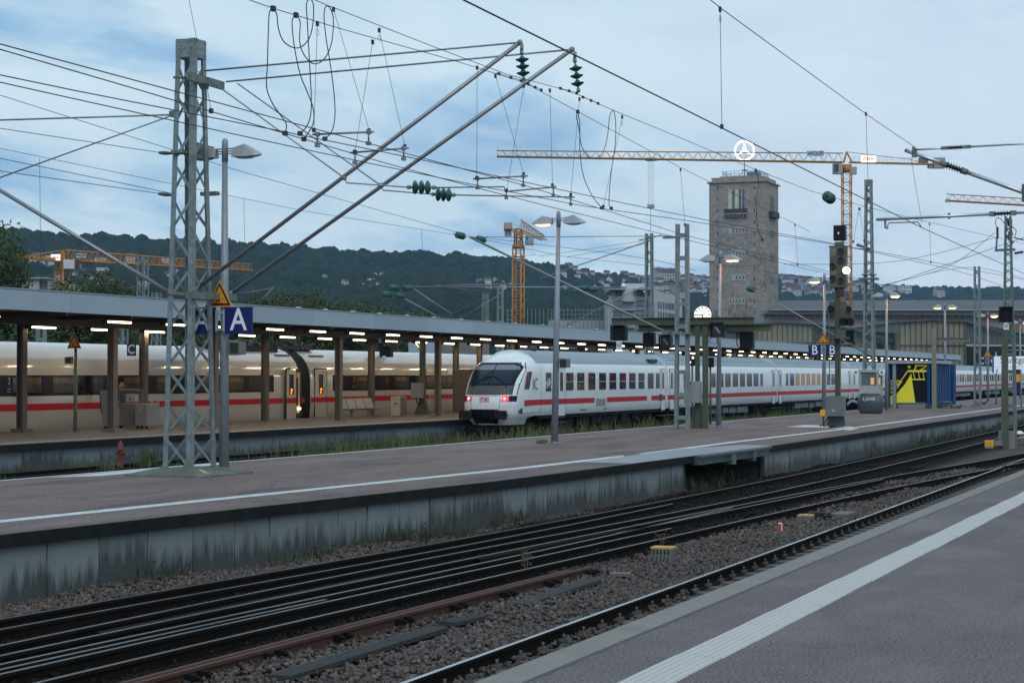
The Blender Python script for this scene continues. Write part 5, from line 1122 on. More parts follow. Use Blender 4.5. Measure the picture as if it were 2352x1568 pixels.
dl('distant slanting arm rising right of the second lamp post', [[(1300, 748), (1468, 662), (1478, 660)]], 120, 0.045); dl('distant arm meeting the slim mast above the office block', [[(1240, 640), (1494, 552)], [(1468, 552), (1520, 540)]], 112, 0.04)
dl('left of two distant booms above the canopy', [[(910, 675), (1010, 729)]], 105, 0.04); dl('right of two distant booms above the canopy', [[(943, 658), (1038, 722)], [(943, 658), (1440, 660)]], 110, 0.04)
dl('distant arms spreading from the ladder mast beside the crane', [[(1000, 655), (1205, 652)], [(1000, 656), (1130, 672), (1040, 720)], [(1150, 675), (1062, 729)]], 140, 0.04); dl('distant arm above the station roof', [[(1730, 665), (1996, 815)]], 98, 0.042)
dl('pale distant arms over the left part of the canopy', [[(610, 690), (626, 662), (545, 675)], [(590, 700), (628, 660)]], 90, 0.025)
for p, lb in (((1726, 664), 'tip of the distant arm in front of the tower'), ((1343, 662), 'end of a distant arm right of the crane'), ((1361, 664), 'end of a distant arm above the canopy'), ((905, 660), 'left distant arm pair'), ((937, 661), 'second distant arm pair'), ((890, 676), 'lower left distant arm'), ((921, 679), 'lower distant boom')): barrel(tuple(od(p[0], p[1], 100)), 'small green insulator at the ' + lb, 1.1, (0.9, -0.4, 0))
for (pts, D, lb) in (([(1100, 545), (1460, 590), (1600, 622)], 90, 'thin wire right of the two green insulators'), ([(1240, 588), (1480, 553)], 112, 'upper thin wire running up to the slim distant mast'), ([(1300, 590), (1490, 560)], 112, 'lower thin wire running up to the slim distant mast'), ([(0, 640), (400, 672), (700, 700), (1100, 690), (1400, 660)], 100, 'thin wire low over the left hillside'),
                     ([(1940, 690), (2352, 545)], 75, 'long slack wire rising to the right edge'), ([(2000, 660), (2120, 632), (2200, 600), (2284, 535)], 78, 'sagging cable rising to the right edge mast'), ([(1800, 607), (2060, 600), (2290, 545)], 90, 'pale cable crossing above the station roof'), ([(2130, 628), (2238, 614), (2352, 640)], 100, 'thin wire passing the slim mast behind the C signs'),
                     ([(500, 575), (700, 600), (1000, 610), (1230, 585)], 120, 'faint wire across the wooded hill'), ([(0, 600), (300, 640), (620, 655)], 95, 'faint wire across the left hillside'), ([(1560, 590), (1800, 630), (1950, 640)], 110, 'faint wire in front of the tower')):
    b = MB(); b.tube(spl([tuple(od(p[0], p[1], D)) for p in pts]), 0.0105, 4); tag(b.obj('overhead_wire', wirem), lb, 'wire', 'thin distant wires')
# ------------------------------------------------------------------ white and grey train
RZ = -0.76; YT = 32.45; HW = 1.41; YN = YT - HW
XN = lambda x: XA(x, YN)
ZI = lambda x, y: float(oY(x, y, YN)[2])
SEC = [(0.16, 1.33), (0.22, 1.375), (0.6, 1.41), (2.15, 1.41), (2.45, 1.37), (2.72, 1.24), (2.95, 1.02), (3.13, 0.72), (3.23, 0.40), (3.27, 0.0)]
def wz(z): return float(np.interp(z, [p[0] for p in SEC], [p[1] for p in SEC]))
seatm, t_, bs, n, l = node_mat('carriage window glass'); g = n('ShaderNodeNewGeometry').outputs['Position']
c_ = mixc(n, l, mrange(n, l, mk_noise(n, l, g, 1.1, 3, 0.5, (1.2, 1, 1.6)), 0.5, 0.56), (0.014, 0.018, 0.026), (0.13, 0.012, 0.02))
c_ = mixc(n, l, mrange(n, l, mk_noise(n, l, g, 2.3, 2, 0.5, (1, 1, 0.4), (5, 2, 1)), 0.56, 0.62, 0, 0.7), c_, (0.09, 0.10, 0.12))
l(c_, bs.inputs['Base Color']); bs.inputs['Roughness'].default_value = 0.12; bs.inputs['Specular IOR Level'].default_value = 0.6
em = mrange(n, l, mk_noise(n, l, g, 3.1, 2, 0.5, (1, 1, 2.2), (1, 7, 3)), 0.70, 0.76, 0, 0.55); bs.inputs['Emission Color'].default_value = (1, 0.8, 0.55, 1); l(em, bs.inputs['Emission Strength'])
warmwin = mat('warm lit window', (0.10, 0.06, 0.02), 0.15, 0, 0.6, 2.0, col2=(0.30, 0.17, 0.06), emit=(0.8, 0.40, 0.10), estr=0.12)
framew = mat('window frame', (0.30, 0.34, 0.37), 0.4)
greym = mat('dark grey train mask', (0.065, 0.068, 0.085), 0.5, 0, 0.05, 3, spec=0.3)
undm = mat('underframe', (0.014, 0.014, 0.016), 0.9, 0, 0.4, 2, dirt=(0.028, 0.024, 0.02), damt=0.6, spec=0.1)
bogm = mat('bogie', (0.010, 0.010, 0.010), 0.9, 0, 0.4, 3, spec=0.1)
def body_side(x0, x1, par, za, zb, m, name, rows=None):
    """skin of the carriage between heights za and zb, both sides, as one mesh"""
    zs = [za] + [z for z, _ in SEC if za < z < zb] + [zb]; b = MB()
    if zb >= 3.27: prof = [(YT - wz(z), z) for z in zs] + [(YT + wz(z), z) for z in reversed(zs[:-1])]; b.grid([[(x, p[0], p[1]) for p in prof] for x in (x0, x1)], True)
    else:
        for s_ in (-1, 1): b.grid([[(x, YT + s_ * wz(z), z) for z in zs] for x in (x0, x1)], True)
    return b.obj(name, m, par)
def win_panel(x0, x1, z0, z1, par, m, name='window', frame=True, off=0.012):
    b = MB(); y = YN - off; r_1 = 0.07; pts = []
    for cx, cz, a0 in ((x1 - r_1, z1 - r_1, 0), (x0 + r_1, z1 - r_1, 90), (x0 + r_1, z0 + r_1, 180), (x1 - r_1, z0 + r_1, 270)):
        for k in range(4): a = math.radians(a0 + k * 30); pts.append((cx + r_1 * math.cos(a), cz + r_1 * math.sin(a)))
    if z1 > 2.15: y = YN - off - 0.0
    b.prism(pts, y, y + 0.008, 'y'); o = b.obj(name, m, par)
    if frame:
        b = MB(); cx, cz = (x0 + x1) / 2, (z0 + z1) / 2; sx_, sz_ = 1 + 0.05 / (x1 - x0), 1 + 0.05 / (z1 - z0)
        b.prism([(cx + (p[0] - cx) * sx_, cz + (p[1] - cz) * sz_) for p in pts], y + 0.004, y + 0.011, 'y'); f = b.obj('window_frame', framew, o); f.parent = o
    return o
def undercar(x0, x1, par, skirt=False):
    L_ = x1 - x0
    for cx in (x0 + 3.6, x1 - 3.6):
        b = MB(); b.bx(cx - 1.7, cx + 1.7, YT - 1.15, YT + 1.15, -0.45, 0.0)
        for d in (-1.25, 1.25):
            for s_ in (-1, 1):
                b.tube([(cx + d, YT + s_ * 0.70, RZ + 0.46), (cx + d, YT + s_ * 0.84, RZ + 0.46)], 0.46, 20); b.box((cx + d, YT + s_ * 1.12, RZ + 0.46), (0.4, 0.2, 0.3))
        for s_ in (-1, 1): b.beam((cx - 1.5, YT + s_ * 1.1, RZ + 0.5), (cx + 1.5, YT + s_ * 1.1, RZ + 0.5), 0.12, 0.16); b.tube([(cx, YT + s_ * 1.1, RZ + 0.35), (cx, YT + s_ * 1.1, RZ + 0.8)], 0.13, 10); b.beam((cx + 0.2, YT + s_ * 1.2, RZ + 0.4), (cx + 0.9, YT + s_ * 1.2, RZ + 0.85), 0.05)
        b.obj('bogie', bogm, par)
    r_ = random.Random(int(x0)); x = x0 + 6.0
    while x < x1 - 7.2:
        w_ = r_.uniform(1.0, 2.6); b = MB(); b.bx(x, x + w_, YT - 1.27 + r_.uniform(0, 0.12), YT + 1.2, -0.34 - r_.uniform(0, 0.14), 0.14); b.obj('equipment_box', undm if not skirt else mat('grey skirt', (0.10, 0.12, 0.14), 0.5), par, 0.02); x += w_ + r_.uniform(0.08, 0.5)
    b = MB(); b.bx(x0 + 0.1, x1 - 0.1, YT - 1.28, YT + 1.28, 0.0, 0.17); b.obj('underframe', undm, par)
S0, S1 = 0.66, 0.92          # red stripe heights
def coach(x0, x1, label, wins, doors, ribs=True, stripes=None, glass=None, first=False):
    t = thing('railway_carriage', (x0, YT, RZ), label, 'train carriage', 'carriages of the white and red train')
    body_side(x0, x1, t, 0.16, 2.62, whitep, 'body')
    body_side(x0, x1, t, 2.62, 3.27, roofg if not first else roofg, 'roof')
    b = MB()
    for x in (x0, x1):
        b.add([(x, YT + s_ * wz(z), z) for s_, zz in ((-1, [p[0] for p in SEC]), (1, [p[0] for p in reversed(SEC[:-1])])) for z in zz], [tuple(range(2 * len(SEC) - 1))])
    b.obj('end_wall', whitep, t)
    if ribs:
        for yo in (0.55, 0.80, 1.02):
            z = float(np.interp(-yo, [-p[1] for p in SEC[3:]], [p[0] for p in SEC[3:]])); b = MB(); b.beam((x0 + 0.8, YT - yo, z + 0.01), (x1 - 0.8, YT - yo, z + 0.01), 0.03, 0.03); b.obj('roof_rib', roofg, t)
    for (a, c) in (stripes or [(x0 + 0.0, x1 - 0.0)]):
        b = MB(); b.bx(a, c, YN - 0.006, YN + 0.01, S0, S1); b.obj('red_stripe', redp, t)
    for i, (a, c) in enumerate(wins): win_panel(a, c, 1.33, 2.17, t, (glass[i % len(glass)] if glass else seatm))
    for (a, c) in doors:
        d = MB(); y = YN - 0.008; d.bx(a, c, y, y + 0.03, 0.10, 2.42); do = d.obj('door', whitep, t)
        b = MB()
        for xx in (a, c): b.bx(xx - 0.012, xx + 0.012, y - 0.003, y + 0.02, 0.1, 2.42)
        b.bx(a, c, y - 0.003, y + 0.02, 2.41, 2.43); b.obj('door_seal', blackrub, t)
        w_ = (c - a) * 0.2; mm = (a + c) / 2; b = MB(); b.bx(mm - w_, mm + w_, y - 0.006, y, 1.3, 2.2); q_ = b.obj('door_window', seatm, t)
        b = MB(); b.bx(a, c, y, y + 0.03, S0, S1) if False else b.bx(a + 0.02, c - 0.02, y - 0.005, y + 0.01, S0, S1); b.obj('door_stripe', redp, t)
        b = MB(); b.bx(a - 0.05, c + 0.05, YN - 0.02, YN + 0.3, -0.25, -0.2); b.bx(a + 0.1, c - 0.1, YN - 0.02, YN + 0.3, 0.0, 0.04); b.obj('step', greym, t)
    b = MB(); b.bx(x0 - 0.25, x0 + 0.02, YT - 0.9, YT + 0.9, 0.2, 2.7); b.obj('gangway', blackrub, t)
    undercar(x0 + 0.3, x1 - 0.3, t, not first)
    return t
XJ = [XN(1534) + 26.4 * k for k in range(9)]
f_ = lambda a, c: (XN(a), XN(c))
w1 = [f_(1300, 1317), f_(1325.5, 1342), f_(1351, 1367), f_(1376, 1391.5), f_(1399.5, 1415), f_(1423, 1437.5), f_(1445, 1459.5), f_(1466.5, 1480), f_(1488, 1501), f_(1506.5, 1515)]
XF = XN(1236)
cab = coach(XF, XJ[0] - 0.25, 'leading control car of the white train with a rounded cab and red tail lamps', w1[:-1] + [w1[-1]], [f_(1281, 1297.5), (XJ[0] - 1.35, XJ[0] - 0.55)], False, [(XN(1206), XN(1365.5)), (XN(1394), XN(1486)), (XN(1496), XJ[0] - 1.4)], first=True)
win_panel(*f_(1253.5, 1266), 1.30, 2.17, cab, seatm)
b = MB(); yb = YN - 0.022       # bicycle symbol on the first window
cx = (XN(1253.5) + XN(1266)) / 2
for dx, dz in ((-0.28, -0.12), (0.24, -0.12)): b.tube([(cx + dx + 0.15 * math.cos(k * math.pi / 8), yb, 1.72 + dz + 0.15 * math.sin(k * math.pi / 8)) for k in range(17)], 0.014, 4)
for p, q in (((-.28, -.12), (-.1, .16)), ((-.1, .16), (.16, .16)), ((.24, -.12), (.12, .26)), ((-.1, .16), (.0, -.12)), ((.0, -.12), (.16, .16)), ((-.28, -.12), (.0, -.12))): b.beam((cx + p[0], yb, 1.72 + p[1]), (cx + q[0], yb, 1.72 + q[1]), 0.035, 0.005, (0, 1, 0))
b.obj('bicycle_symbol', signwhite, cab)
b = MB()
for a, c in [(1300, 1317), (1325.5, 1342), (1376, 1391.5), (1399.5, 1415), (1423, 1437.5), (1445, 1459.5), (1466.5, 1480)]: b.bx(XN(a), XN(c), YN - 0.02, YN - 0.008, 1.72, 1.76)
b.obj('window_bars', framew, cab)
text('IC', (XN(1230) , YN - 0.006, 1.62), 0.78, mat('grey lettering', (0.12, 0.14, 0.17), 0.5), cab, '-y', sx=0.9)
text('2', (XN(1321), YN - 0.006, 1.95), 0.3, greym, cab, '-y'); text('2', (XN(1484), YN - 0.006, 1.95), 0.3, greym, cab, '-y')
b = MB(); b.bx(XN(1369), XN(1391), YN - 0.012, YN + 0.01, 0.50, 0.86); b.obj('ventilation_grille', mat('grille grey', (0.20, 0.22, 0.23), 0.5, 0, 0.2, 20), cab, 0.02)
b = MB(); b.bx(XN(1514), XN(1521), YN - 0.012, YN + 0.01, 0.62, 0.98); b.obj('side_display', darkm, cab)
b = MB(); b.bx(XN(1500) - 0.2, XN(1500) + 1.2, YN + 0.12, YN + 0.5, 2.78, 2.96); b.obj('roof_vent', darkm, cab); 
b = MB(); b.tube([(XF + 2.2, YT - 0.3, 3.22), (XF + 2.4, YT - 0.3, 3.4)], 0.12, 10); b.obj('roof_aerial', darkm, cab)
text('50 80 80-35 125-4', (XN(1340), YN - 0.004, 0.33), 0.12, greym, cab, '-y'); text('Bimdzf', (XN(1390), YN - 0.004, 0.33), 0.12, greym, cab, '-y')
# the cab
zc_ = [-0.25, 0.0, 0.25, 0.5, 0.8, 1.15, 1.62, 2.1, 2.6, 2.85, 3.05, 3.17, 3.24, 3.27]
XC = lambda x: XA(x, YT)
xfz = [XC(1122), XC(1119), XC(1116), XC(1115), XC(1115), XC(1117), XC(1122), XC(1131), XC(1143), XC(1152), XC(1163), XC(1172), XC(1181), XC(1190)]
def xf(z): return float(np.interp(z, zc_, xfz))
def wn(z): return wz(z) * (0.955 if z < 2 else 0.955 + 0.0 * z) if z > 0.2 else float(np.interp(z, [-0.25, 0.2], [1.02, 1.30]))
def nose(c, z, off=0.0):
    R = 0.85; a = min(1.0, abs(c)); x = xf(z) + R * (1 - (1 - a ** 3.0) ** (1 / 2.0)); y = wn(z) * c
    k = a ** 2.5; return (x - off * (1 - 0.6 * k), YT - y - off * k * (1 if c > 0 else -1), z)
rows = []
for z in list(np.linspace(-0.22, 1.1, 10)) + list(np.linspace(1.2, 3.0, 16)) + [3.08, 3.15, 3.2, 3.235, 3.255, 3.268]:
    r_l = []; xs0 = xf(z) + 0.85; w_f, w_b = wn(z), (wz(z) if z > 0.16 else wn(z))
    bodyend = XF if z > 0.16 else xf(z) + 1.9
    for k in range(7): f = k / 7; r_l.append((bodyend + (xs0 - bodyend) * f, YT + w_b + (w_f - w_b) * (f ** 1.6), z))
    for c in [-1, -0.99, -0.97, -0.93, -0.87, -0.78, -0.65, -0.45, -0.2, 0, 0.2, 0.45, 0.65, 0.78, 0.87, 0.93, 0.97, 0.99, 1]: r_l.append(nose(c, z))
    for k in range(6, -1, -1): f = k / 7; r_l.append((bodyend + (xs0 - bodyend) * f, YT - w_b - (w_f - w_b) * (f ** 1.6), z))
    rows.append(r_l)
b = MB(); b.grid(rows, True); b.obj('cab_shell', whitep, cab)
def patch(zs, lim, off, m, name, n_=14, par=cab):
    b = MB(); rr = []
    for z in zs:
        a, c = lim(z); rr.append([nose(a + (c - a) * k / n_, z, off) for k in range(n_ + 1)])
    b.grid(rr, True); return b.obj(name, m, par)
I2 = lambda z, a, b_: (float(np.interp(z, a, b_)))
patch(np.linspace(1.17, 2.66, 14), lambda z: (-0.97, I2(z, [1.17, 2.3, 2.66], [0.965, 0.985, 0.95])), 0.010, greym, 'cab_mask')
patch(np.linspace(1.60, 2.62, 12), lambda z: (-I2(z, [1.6, 2.5, 2.62], [0.80, 0.87, 0.70]), I2(z, [1.6, 2.5, 2.62], [0.82, 0.93, 0.72])), 0.018, blackrub, 'windscreen_seal')
scr, t_, bs, n, l = node_mat('windscreen'); g = n('ShaderNodeNewGeometry').outputs['Position']; sx = n('ShaderNodeSeparateXYZ'); l(g, sx.inputs[0])
# pale roller blinds behind the upper part of the glass
c_ = mixc(n, l, mrange(n, l, sx.outputs[2], 2.30, 2.33), (0.006, 0.018, 0.032), (0.15, 0.185, 0.22)); l(c_, bs.inputs['Base Color']); bs.inputs['Roughness'].default_value = 0.12; bs.inputs['Specular IOR Level'].default_value = 0.25
patch(np.linspace(1.67, 2.555, 12), lambda z: (-I2(z, [1.6, 2.45, 2.56], [0.74, 0.81, 0.62]), I2(z, [1.6, 2.45, 2.56], [0.76, 0.865, 0.64])), 0.024, scr, 'windscreen')
b = MB(); b.tube([nose(0.0, z, 0.03) for z in np.linspace(1.66, 2.55, 8)], 0.018, 6); b.obj('centre_bar', blackrub, cab)
for (pts) in ([nose(-0.62, 1.52, 0.05), nose(-0.35, 1.85, 0.06), nose(0.02, 2.3, 0.05)], [nose(-0.25, 1.75, 0.05), nose(0.0, 2.05, 0.05)], [nose(0.66, 1.5, 0.05), nose(0.45, 1.8, 0.06), nose(0.08, 2.02, 0.05)], [nose(-0.55, 1.6, 0.055), nose(-0.1, 2.02, 0.05)]):
    b = MB(); b.tube(pts, 0.017, 6); b.obj('wiper', blackrub, cab)
patch(np.linspace(1.22, 1.36, 4), lambda z: (-0.58, 0.45), 0.02, mat('louvre', (0.045, 0.05, 0.06), 0.5), 'louvre')
b = MB()
for z in (1.245, 1.28, 1.315, 1.35): b.tube([nose(c, z, 0.026) for c in np.linspace(-0.56, 0.43, 8)], 0.007, 4)
b.obj('louvre_slats', mat('slat grey', (0.14, 0.15, 0.17), 0.5), cab)
patch(np.linspace(1.22, 1.38, 3), lambda z: (0.48, 0.58), 0.02, mat('dull red lens', (0.12, 0.01, 0.02), 0.3), 'marker_lens', 4)
patch(np.linspace(0.86, 1.12, 5), lambda z: (-0.96, -0.60 + (1.12 - z) * 0.1), 0.012, blackm, 'headlight_panel', 8); patch(np.linspace(0.86, 1.12, 5), lambda z: (0.56 - (1.12 - z) * 0.1, 0.965), 0.012, blackm, 'headlight_panel', 8)
tail = mat('red tail lamp', (1, 0.05, 0.08), 0.4, 0, 0, emit=(1.0, 0.02, 0.05), estr=2.6); tailh = mat('hot tail lamp', (1, 0.5, 0.4), 0.4, 0, 0, emit=(1.0, 0.22, 0.2), estr=5)
for c0, c1 in ((-0.75, -0.62), (0.55, 0.76)): patch(np.linspace(0.88, 1.10, 5), lambda z: (c0, c1), 0.02, tail, 'tail_lamp', 5)
for c0 in (-0.66, 0.645):
    p = nose(c0, 0.99, 0.03); b = MB(); b.sphere(p, (0.02, 0.06, 0.06), 10, 6); b.obj('lit_bulb', tailh, cab)
b = MB()
for c in (-0.56, 0.5): b.tube([nose(c * (1.0 if z > 0.8 else 1.0 - (0.8 - z) * 0.05), z, 0.004) for z in np.linspace(0.5, 1.13, 8)], 0.007, 4)
b.tube([nose(c, 1.13, 0.004) for c in np.linspace(-0.56, 0.5, 8)], 0.007, 4); b.obj('hatch_seam', darkm, cab)
# emblem
ex = nose(-0.05, 0.9, 0.02); b = MB(); y0 = ex[1]
for (a, c, d, e) in ((-0.22, 0.22, 0.13, 0.155), (-0.22, 0.22, -0.155, -0.13), (-0.22, -0.195, -0.13, 0.13), (0.195, 0.22, -0.13, 0.13)): b.bx(ex[0] - 0.004, ex[0] + 0.004, y0 + a, y0 + c, 0.9 + d, 0.9 + e)
b.obj('emblem_frame', signred, cab); text('DB', (ex[0] - 0.006, y0, 0.905), 0.27, signred, cab, '-x', 'emblem')
b = MB(); b.add([nose(c, z, 0.014) for c, z in ((-0.56, -0.18), (-0.62, 0.50), (0.44, 0.50), (0.40, -0.18))], [(0, 1, 2, 3)])
o = b.obj('coupling_recess', blackrub, cab)
patch(np.linspace(-0.16, 0.50, 6), lambda z: (-0.60, 0.46), 0.010, blackrub, 'coupling_recess', 10)
for yo in (-0.87, 0.87):
    b = MB(); xx = xf(0.3); b.bx(xx - 0.42, xx - 0.28, YT + yo - 0.30, YT + yo + 0.30, 0.06, 0.46); b.tube([(xx - 0.3, YT + yo, 0.26), (xx + 0.4, YT + yo, 0.26)], 0.13, 12); b.obj('buffer', blackm, cab, 0.03)
b = MB(); xx = xf(0.1); b.tube([(xx - 0.25, YT, 0.2), (xx + 0.3, YT, 0.2)], 0.07, 8); b.tube(spl([(xx - 0.2, YT - 0.3, 0.25), (xx - 0.25, YT - 0.35, -0.05), (xx - 0.05, YT - 0.2, -0.12)]), 0.03, 6); b.tube(spl([(xx - 0.2, YT + 0.3, 0.25), (xx - 0.25, YT + 0.35, -0.05), (xx - 0.05, YT + 0.2, -0.12)]), 0.03, 6); b.obj('coupling_hook', bogm, cab)
b = MB(); b.bx(xx + 0.1, xx + 0.9, YT - 0.95, YT + 0.95, -0.46, -0.28); b.obj('rail_guard', bogm, cab)
b = MB(); b.bx(xf(-0.2) + 0.9, XF + 1.2, YT - 0.9, YT + 0.9, -0.4, 0.16); b.obj('front_equipment', bogm, cab)
# cab side window, pocket line and arrow
sw_ = MB(); a = [(XN(1206.5), 1.43), (XN(1215.5), 1.43), (XN(1222.5), 2.23), (XN(1213.5), 2.23)]; sw_.prism(a, YN - 0.004, YN + 0.04, 'y'); sw_.obj('side_window', seatm, cab)
b = MB()
for p, q in (((XN(1243), 0.34), (XN(1243), 2.5)), ((XN(1200), 0.34), (XN(1243), 0.34))): b.beam((p[0], YN - 0.003, p[1]), (q[0], YN - 0.003, q[1]), 0.014, 0.006, (0, 1, 0))
b.obj('seam', darkm, cab)
b = MB(); b.prism([(XN(1193), 0.42), (XN(1200), 0.30), (XN(1200), 0.55)], YN + 0.0, YN + 0.05, 'y'); b.obj('intake', darkm, cab)
# the following carriages
f2 = [f_(1568 + a * .17185, 1568 + c * .17185) for a, c in ((380, 440), (495, 545), (568, 640), (668, 740), (765, 832), (858, 925), (948, 1012), (1038, 1072))]
f3 = [f_(1568 + a * .17185, 1568 + c * .17185) for a, c in ((1380, 1412), (1435, 1488), (1508, 1562), (1583, 1632), (1652, 1705), (1725, 1775), (1792, 1842), (1860, 1905), (1925, 1972), (1985, 2035))]
coach(XJ[0], XJ[1] - 0.25, 'second carriage of the white train, with red seats behind its windows', [f_(1551, 1560), f_(1570, 1580)] + f2, [(XJ[0] + 0.35, XJ[0] + 1.15), (XJ[1] - 1.6, XJ[1] - 0.8)])
coach(XJ[1], XJ[2] - 0.25, 'third carriage of the white train, with warm lit windows', f3, [(XJ[1] + 0.35, XJ[1] + 1.15), (XJ[2] - 1.6, XJ[2] - 0.8)], glass=[seatm, glassd, warmwin, warmwin, warmwin, warmwin, warmwin, seatm, seatm])
for k in range(2, 8):
    wn_ = [(XJ[k] + 2.6 + i * 2.0, XJ[k] + 4.05 + i * 2.0) for i in range(11)]
    coach(XJ[k], XJ[k + 1] - 0.25, ['fourth carriage of the white train partly hidden by the grey booth', 'fifth carriage of the white train behind the blue shelter', 'sixth carriage of the white train behind the blue shelter', 'seventh carriage of the white train showing right of the blue shelter', 'eighth carriage of the white train below the station name sign', 'last visible carriage of the white train'][k - 2], wn_, [(XJ[k] + 0.35, XJ[k] + 1.15), (XJ[k + 1] - 1.6, XJ[k + 1] - 0.8)], glass=[seatm, glassd, warmwin])

# ------------------------------------------------------------------ high speed train behind the far platform
YH, HI = 43.86, 1.44; YI = YH - HI; XI = lambda x: XA(x, YI)
SEI = [(-0.28, 1.30), (0.0, 1.40), (0.7, 1.44), (1.9, 1.43), (2.3, 1.36), (2.65, 1.22), (2.95, 0.98), (3.18, 0.66), (3.30, 0.35), (3.35, 0.0)]
def wi(z): return float(np.interp(z, [p[0] for p in SEI], [p[1] for p in SEI]))
iw = mat('ivory train paint', (0.44, 0.425, 0.40), 0.16, 0, 0.03, 1, coat=0.6)
band_m, t_, bs, n, l = node_mat('dark window band'); g = n('ShaderNodeNewGeometry').outputs['Position']
c_ = mixc(n, l, mrange(n, l, mk_noise(n, l, g, 0.9, 3, 0.5, (1, 1, 0.7)), 0.45, 0.6), (0.006, 0.006, 0.007), (0.025, 0.016, 0.010)); l(c_, bs.inputs['Base Color']); bs.inputs['Roughness'].default_value = 0.1; bs.inputs['Specular IOR Level'].default_value = 0.25
wlit, t_, bs, n, l = node_mat('dim lit train window'); g = n('ShaderNodeNewGeometry').outputs['Position']; sx = n('ShaderNodeSeparateXYZ'); l(g, sx.inputs[0])
f1 = mathn(n, l, 'MULTIPLY', mrange(n, l, mk_noise(n, l, g, 0.8, 2, 0.5, (1, 1, 0.3), (3, 3, 3)), 0.42, 0.62), mrange(n, l, sx.outputs[2], 1.72, 1.80, 0.25, 1.0))
f2_ = mathn(n, l, 'MULTIPLY', f1, mrange(n, l, mk_noise(n, l, g, 4.5, 2), 0.3, 0.6, 0.4, 1))
l(mathn(n, l, 'MULTIPLY', f2_, 0.075), bs.inputs['Emission Strength']); bs.inputs['Emission Color'].default_value = (0.95, 0.50, 0.16, 1); bs.inputs['Base Color'].default_value = (0.02, 0.016, 0.012, 1); bs.inputs['Roughness'].default_value = 0.1
def ice_car(x0, x1, label, bands, wins, stripe, texts=()):
    t = thing('railway_carriage', (x0, YH, RZ), label, 'train carriage', 'cars of the ivory high speed train')
    zs = [p[0] for p in SEI]; prof = [(YH - p[1], p[0]) for p in SEI] + [(YH + p[1], p[0]) for p in reversed(SEI[:-1])]
    fine = []
    for i in range(len(prof) - 1):
        for k in range(3): fine.append((prof[i][0] + (prof[i + 1][0] - prof[i][0]) * k / 3, prof[i][1] + (prof[i + 1][1] - prof[i][1]) * k / 3))
    b = MB(); b.grid([[(x, p[0], p[1]) for p in prof] for x in (x0, x1)], True); b.obj('body', iw, t)
    b = MB()
    for x in (x0, x1): b.add([(x, p[0], p[1]) for p in prof], [tuple(range(len(prof)))])
    b.obj('end_wall', iw, t)
    for (a, c) in bands: b = MB(); b.bx(a, c, YI - 0.008, YI + 0.03, 1.28, 2.06); b.obj('window_band', band_m, t)
    for (a, c) in wins: b = MB(); b.bx(a, c, YI - 0.011, YI + 0.02, 1.40, 1.98); b.obj('window', wlit, t)
    for (a, c) in stripe: b = MB(); b.bx(a, c, YI - 0.006, YI + 0.03, 0.73, 0.985); b.obj('red_stripe', redp, t)
    b = MB(); b.bx(x0 + 0.2, x1 - 0.2, YI + 0.04, YI + 2.7, -0.6, -0.25); b.obj('underframe', undm, t)
    for cx in (x0 + 3.5, x1 - 3.5):
        b = MB(); b.bx(cx - 1.6, cx + 1.6, YH - 1.2, YH + 1.2, -0.6, -0.2)
        for d in (-1.2, 1.2): b.tube([(cx + d, YH - 0.85, RZ + 0.46), (cx + d, YH + 0.85, RZ + 0.46)], 0.46, 16)
        b.obj('bogie', bogm, t)
    return t
JX = XI(701)
c1 = ice_car(JX - 28.4, JX - 0.55, 'ivory high speed train car with an open door beside the black gangway', [(JX - 28.2, XI(629))], [(XI(a), XI(c)) for a, c in ((30, 95), (122, 182), (208, 238), (284, 326), (360, 410), (450, 500), (515, 560), (572, 606))], [(JX - 28.2, XI(347)), (XI(366), XI(650)), (XI(694), XI(699))])
c2 = ice_car(JX + 0.55, JX + 28.5, 'ivory high speed train car right of the black gangway', [(XI(765), JX + 26)], [(XI(a), XI(c)) for a, c in ((786, 800), (812, 842), (868, 892), (905, 938), (980, 998), (1014, 1040))], [(JX + 0.6, XI(986)), (XI(999), JX + 28)])
c3 = ice_car(JX + 29.6, JX + 57.5, 'ivory high speed train car mostly hidden behind the white control car', [(JX + 33, JX + 54)], [], [(JX + 29.8, JX + 57)])
c0 = ice_car(JX - 57.4, JX - 29.5, 'ivory high speed train car beyond the left edge', [(JX - 54, JX - 31)], [], [(JX - 57, JX - 30)])
for a, c in ((JX - 0.55, JX + 0.55),):
    b = MB(); prof = [(YH - p[1] * 0.985, p[0]) for p in SEI] + [(YH + p[1] * 0.985, p[0]) for p in reversed(SEI[:-1])]; b.grid([[(x, p[0], p[1]) for p in prof] for x in (a, JX, c)], True); b.obj('gangway', blackrub, c1)
for px_, z_, s_, cc in ((20.5, 1.83, 0.36, c1), (635, 1.83, 0.36, c1), (812, 1.83, 0.36, c2)): text('2', (XI(px_), YI - 0.014, z_), s_, mat('dim white print', (0.45, 0.45, 0.43), 0.5), cc, '-y', sx=0.75); b = MB(); b.bx(XI(px_) - 0.1, XI(px_) + 0.06, YI - 0.014, YI - 0.011, 1.54, 1.56); b.bx(XI(px_) - 0.1, XI(px_) + 0.1, YI - 0.014, YI - 0.011, 1.44, 1.455); b.obj('small_print', mat('dim white print', (0, 0, 0)), cc)
for px_, cc in ((356.5, c1), (992.5, c2)):
    x = XI(px_); b = MB()
    for (a, c, d, e) in ((-0.19, 0.19, 0.115, 0.14), (-0.19, 0.19, -0.14, -0.115), (-0.19, -0.165, -0.115, 0.115), (0.165, 0.19, -0.115, 0.115)): b.bx(x + a, x + c, YI - 0.012, YI - 0.004, 0.86 + d, 0.86 + e)
    b.obj('emblem_frame', signred, cc); text('DB', (x, YI - 0.012, 0.865), 0.24, signred, cc, '-y', 'emblem')
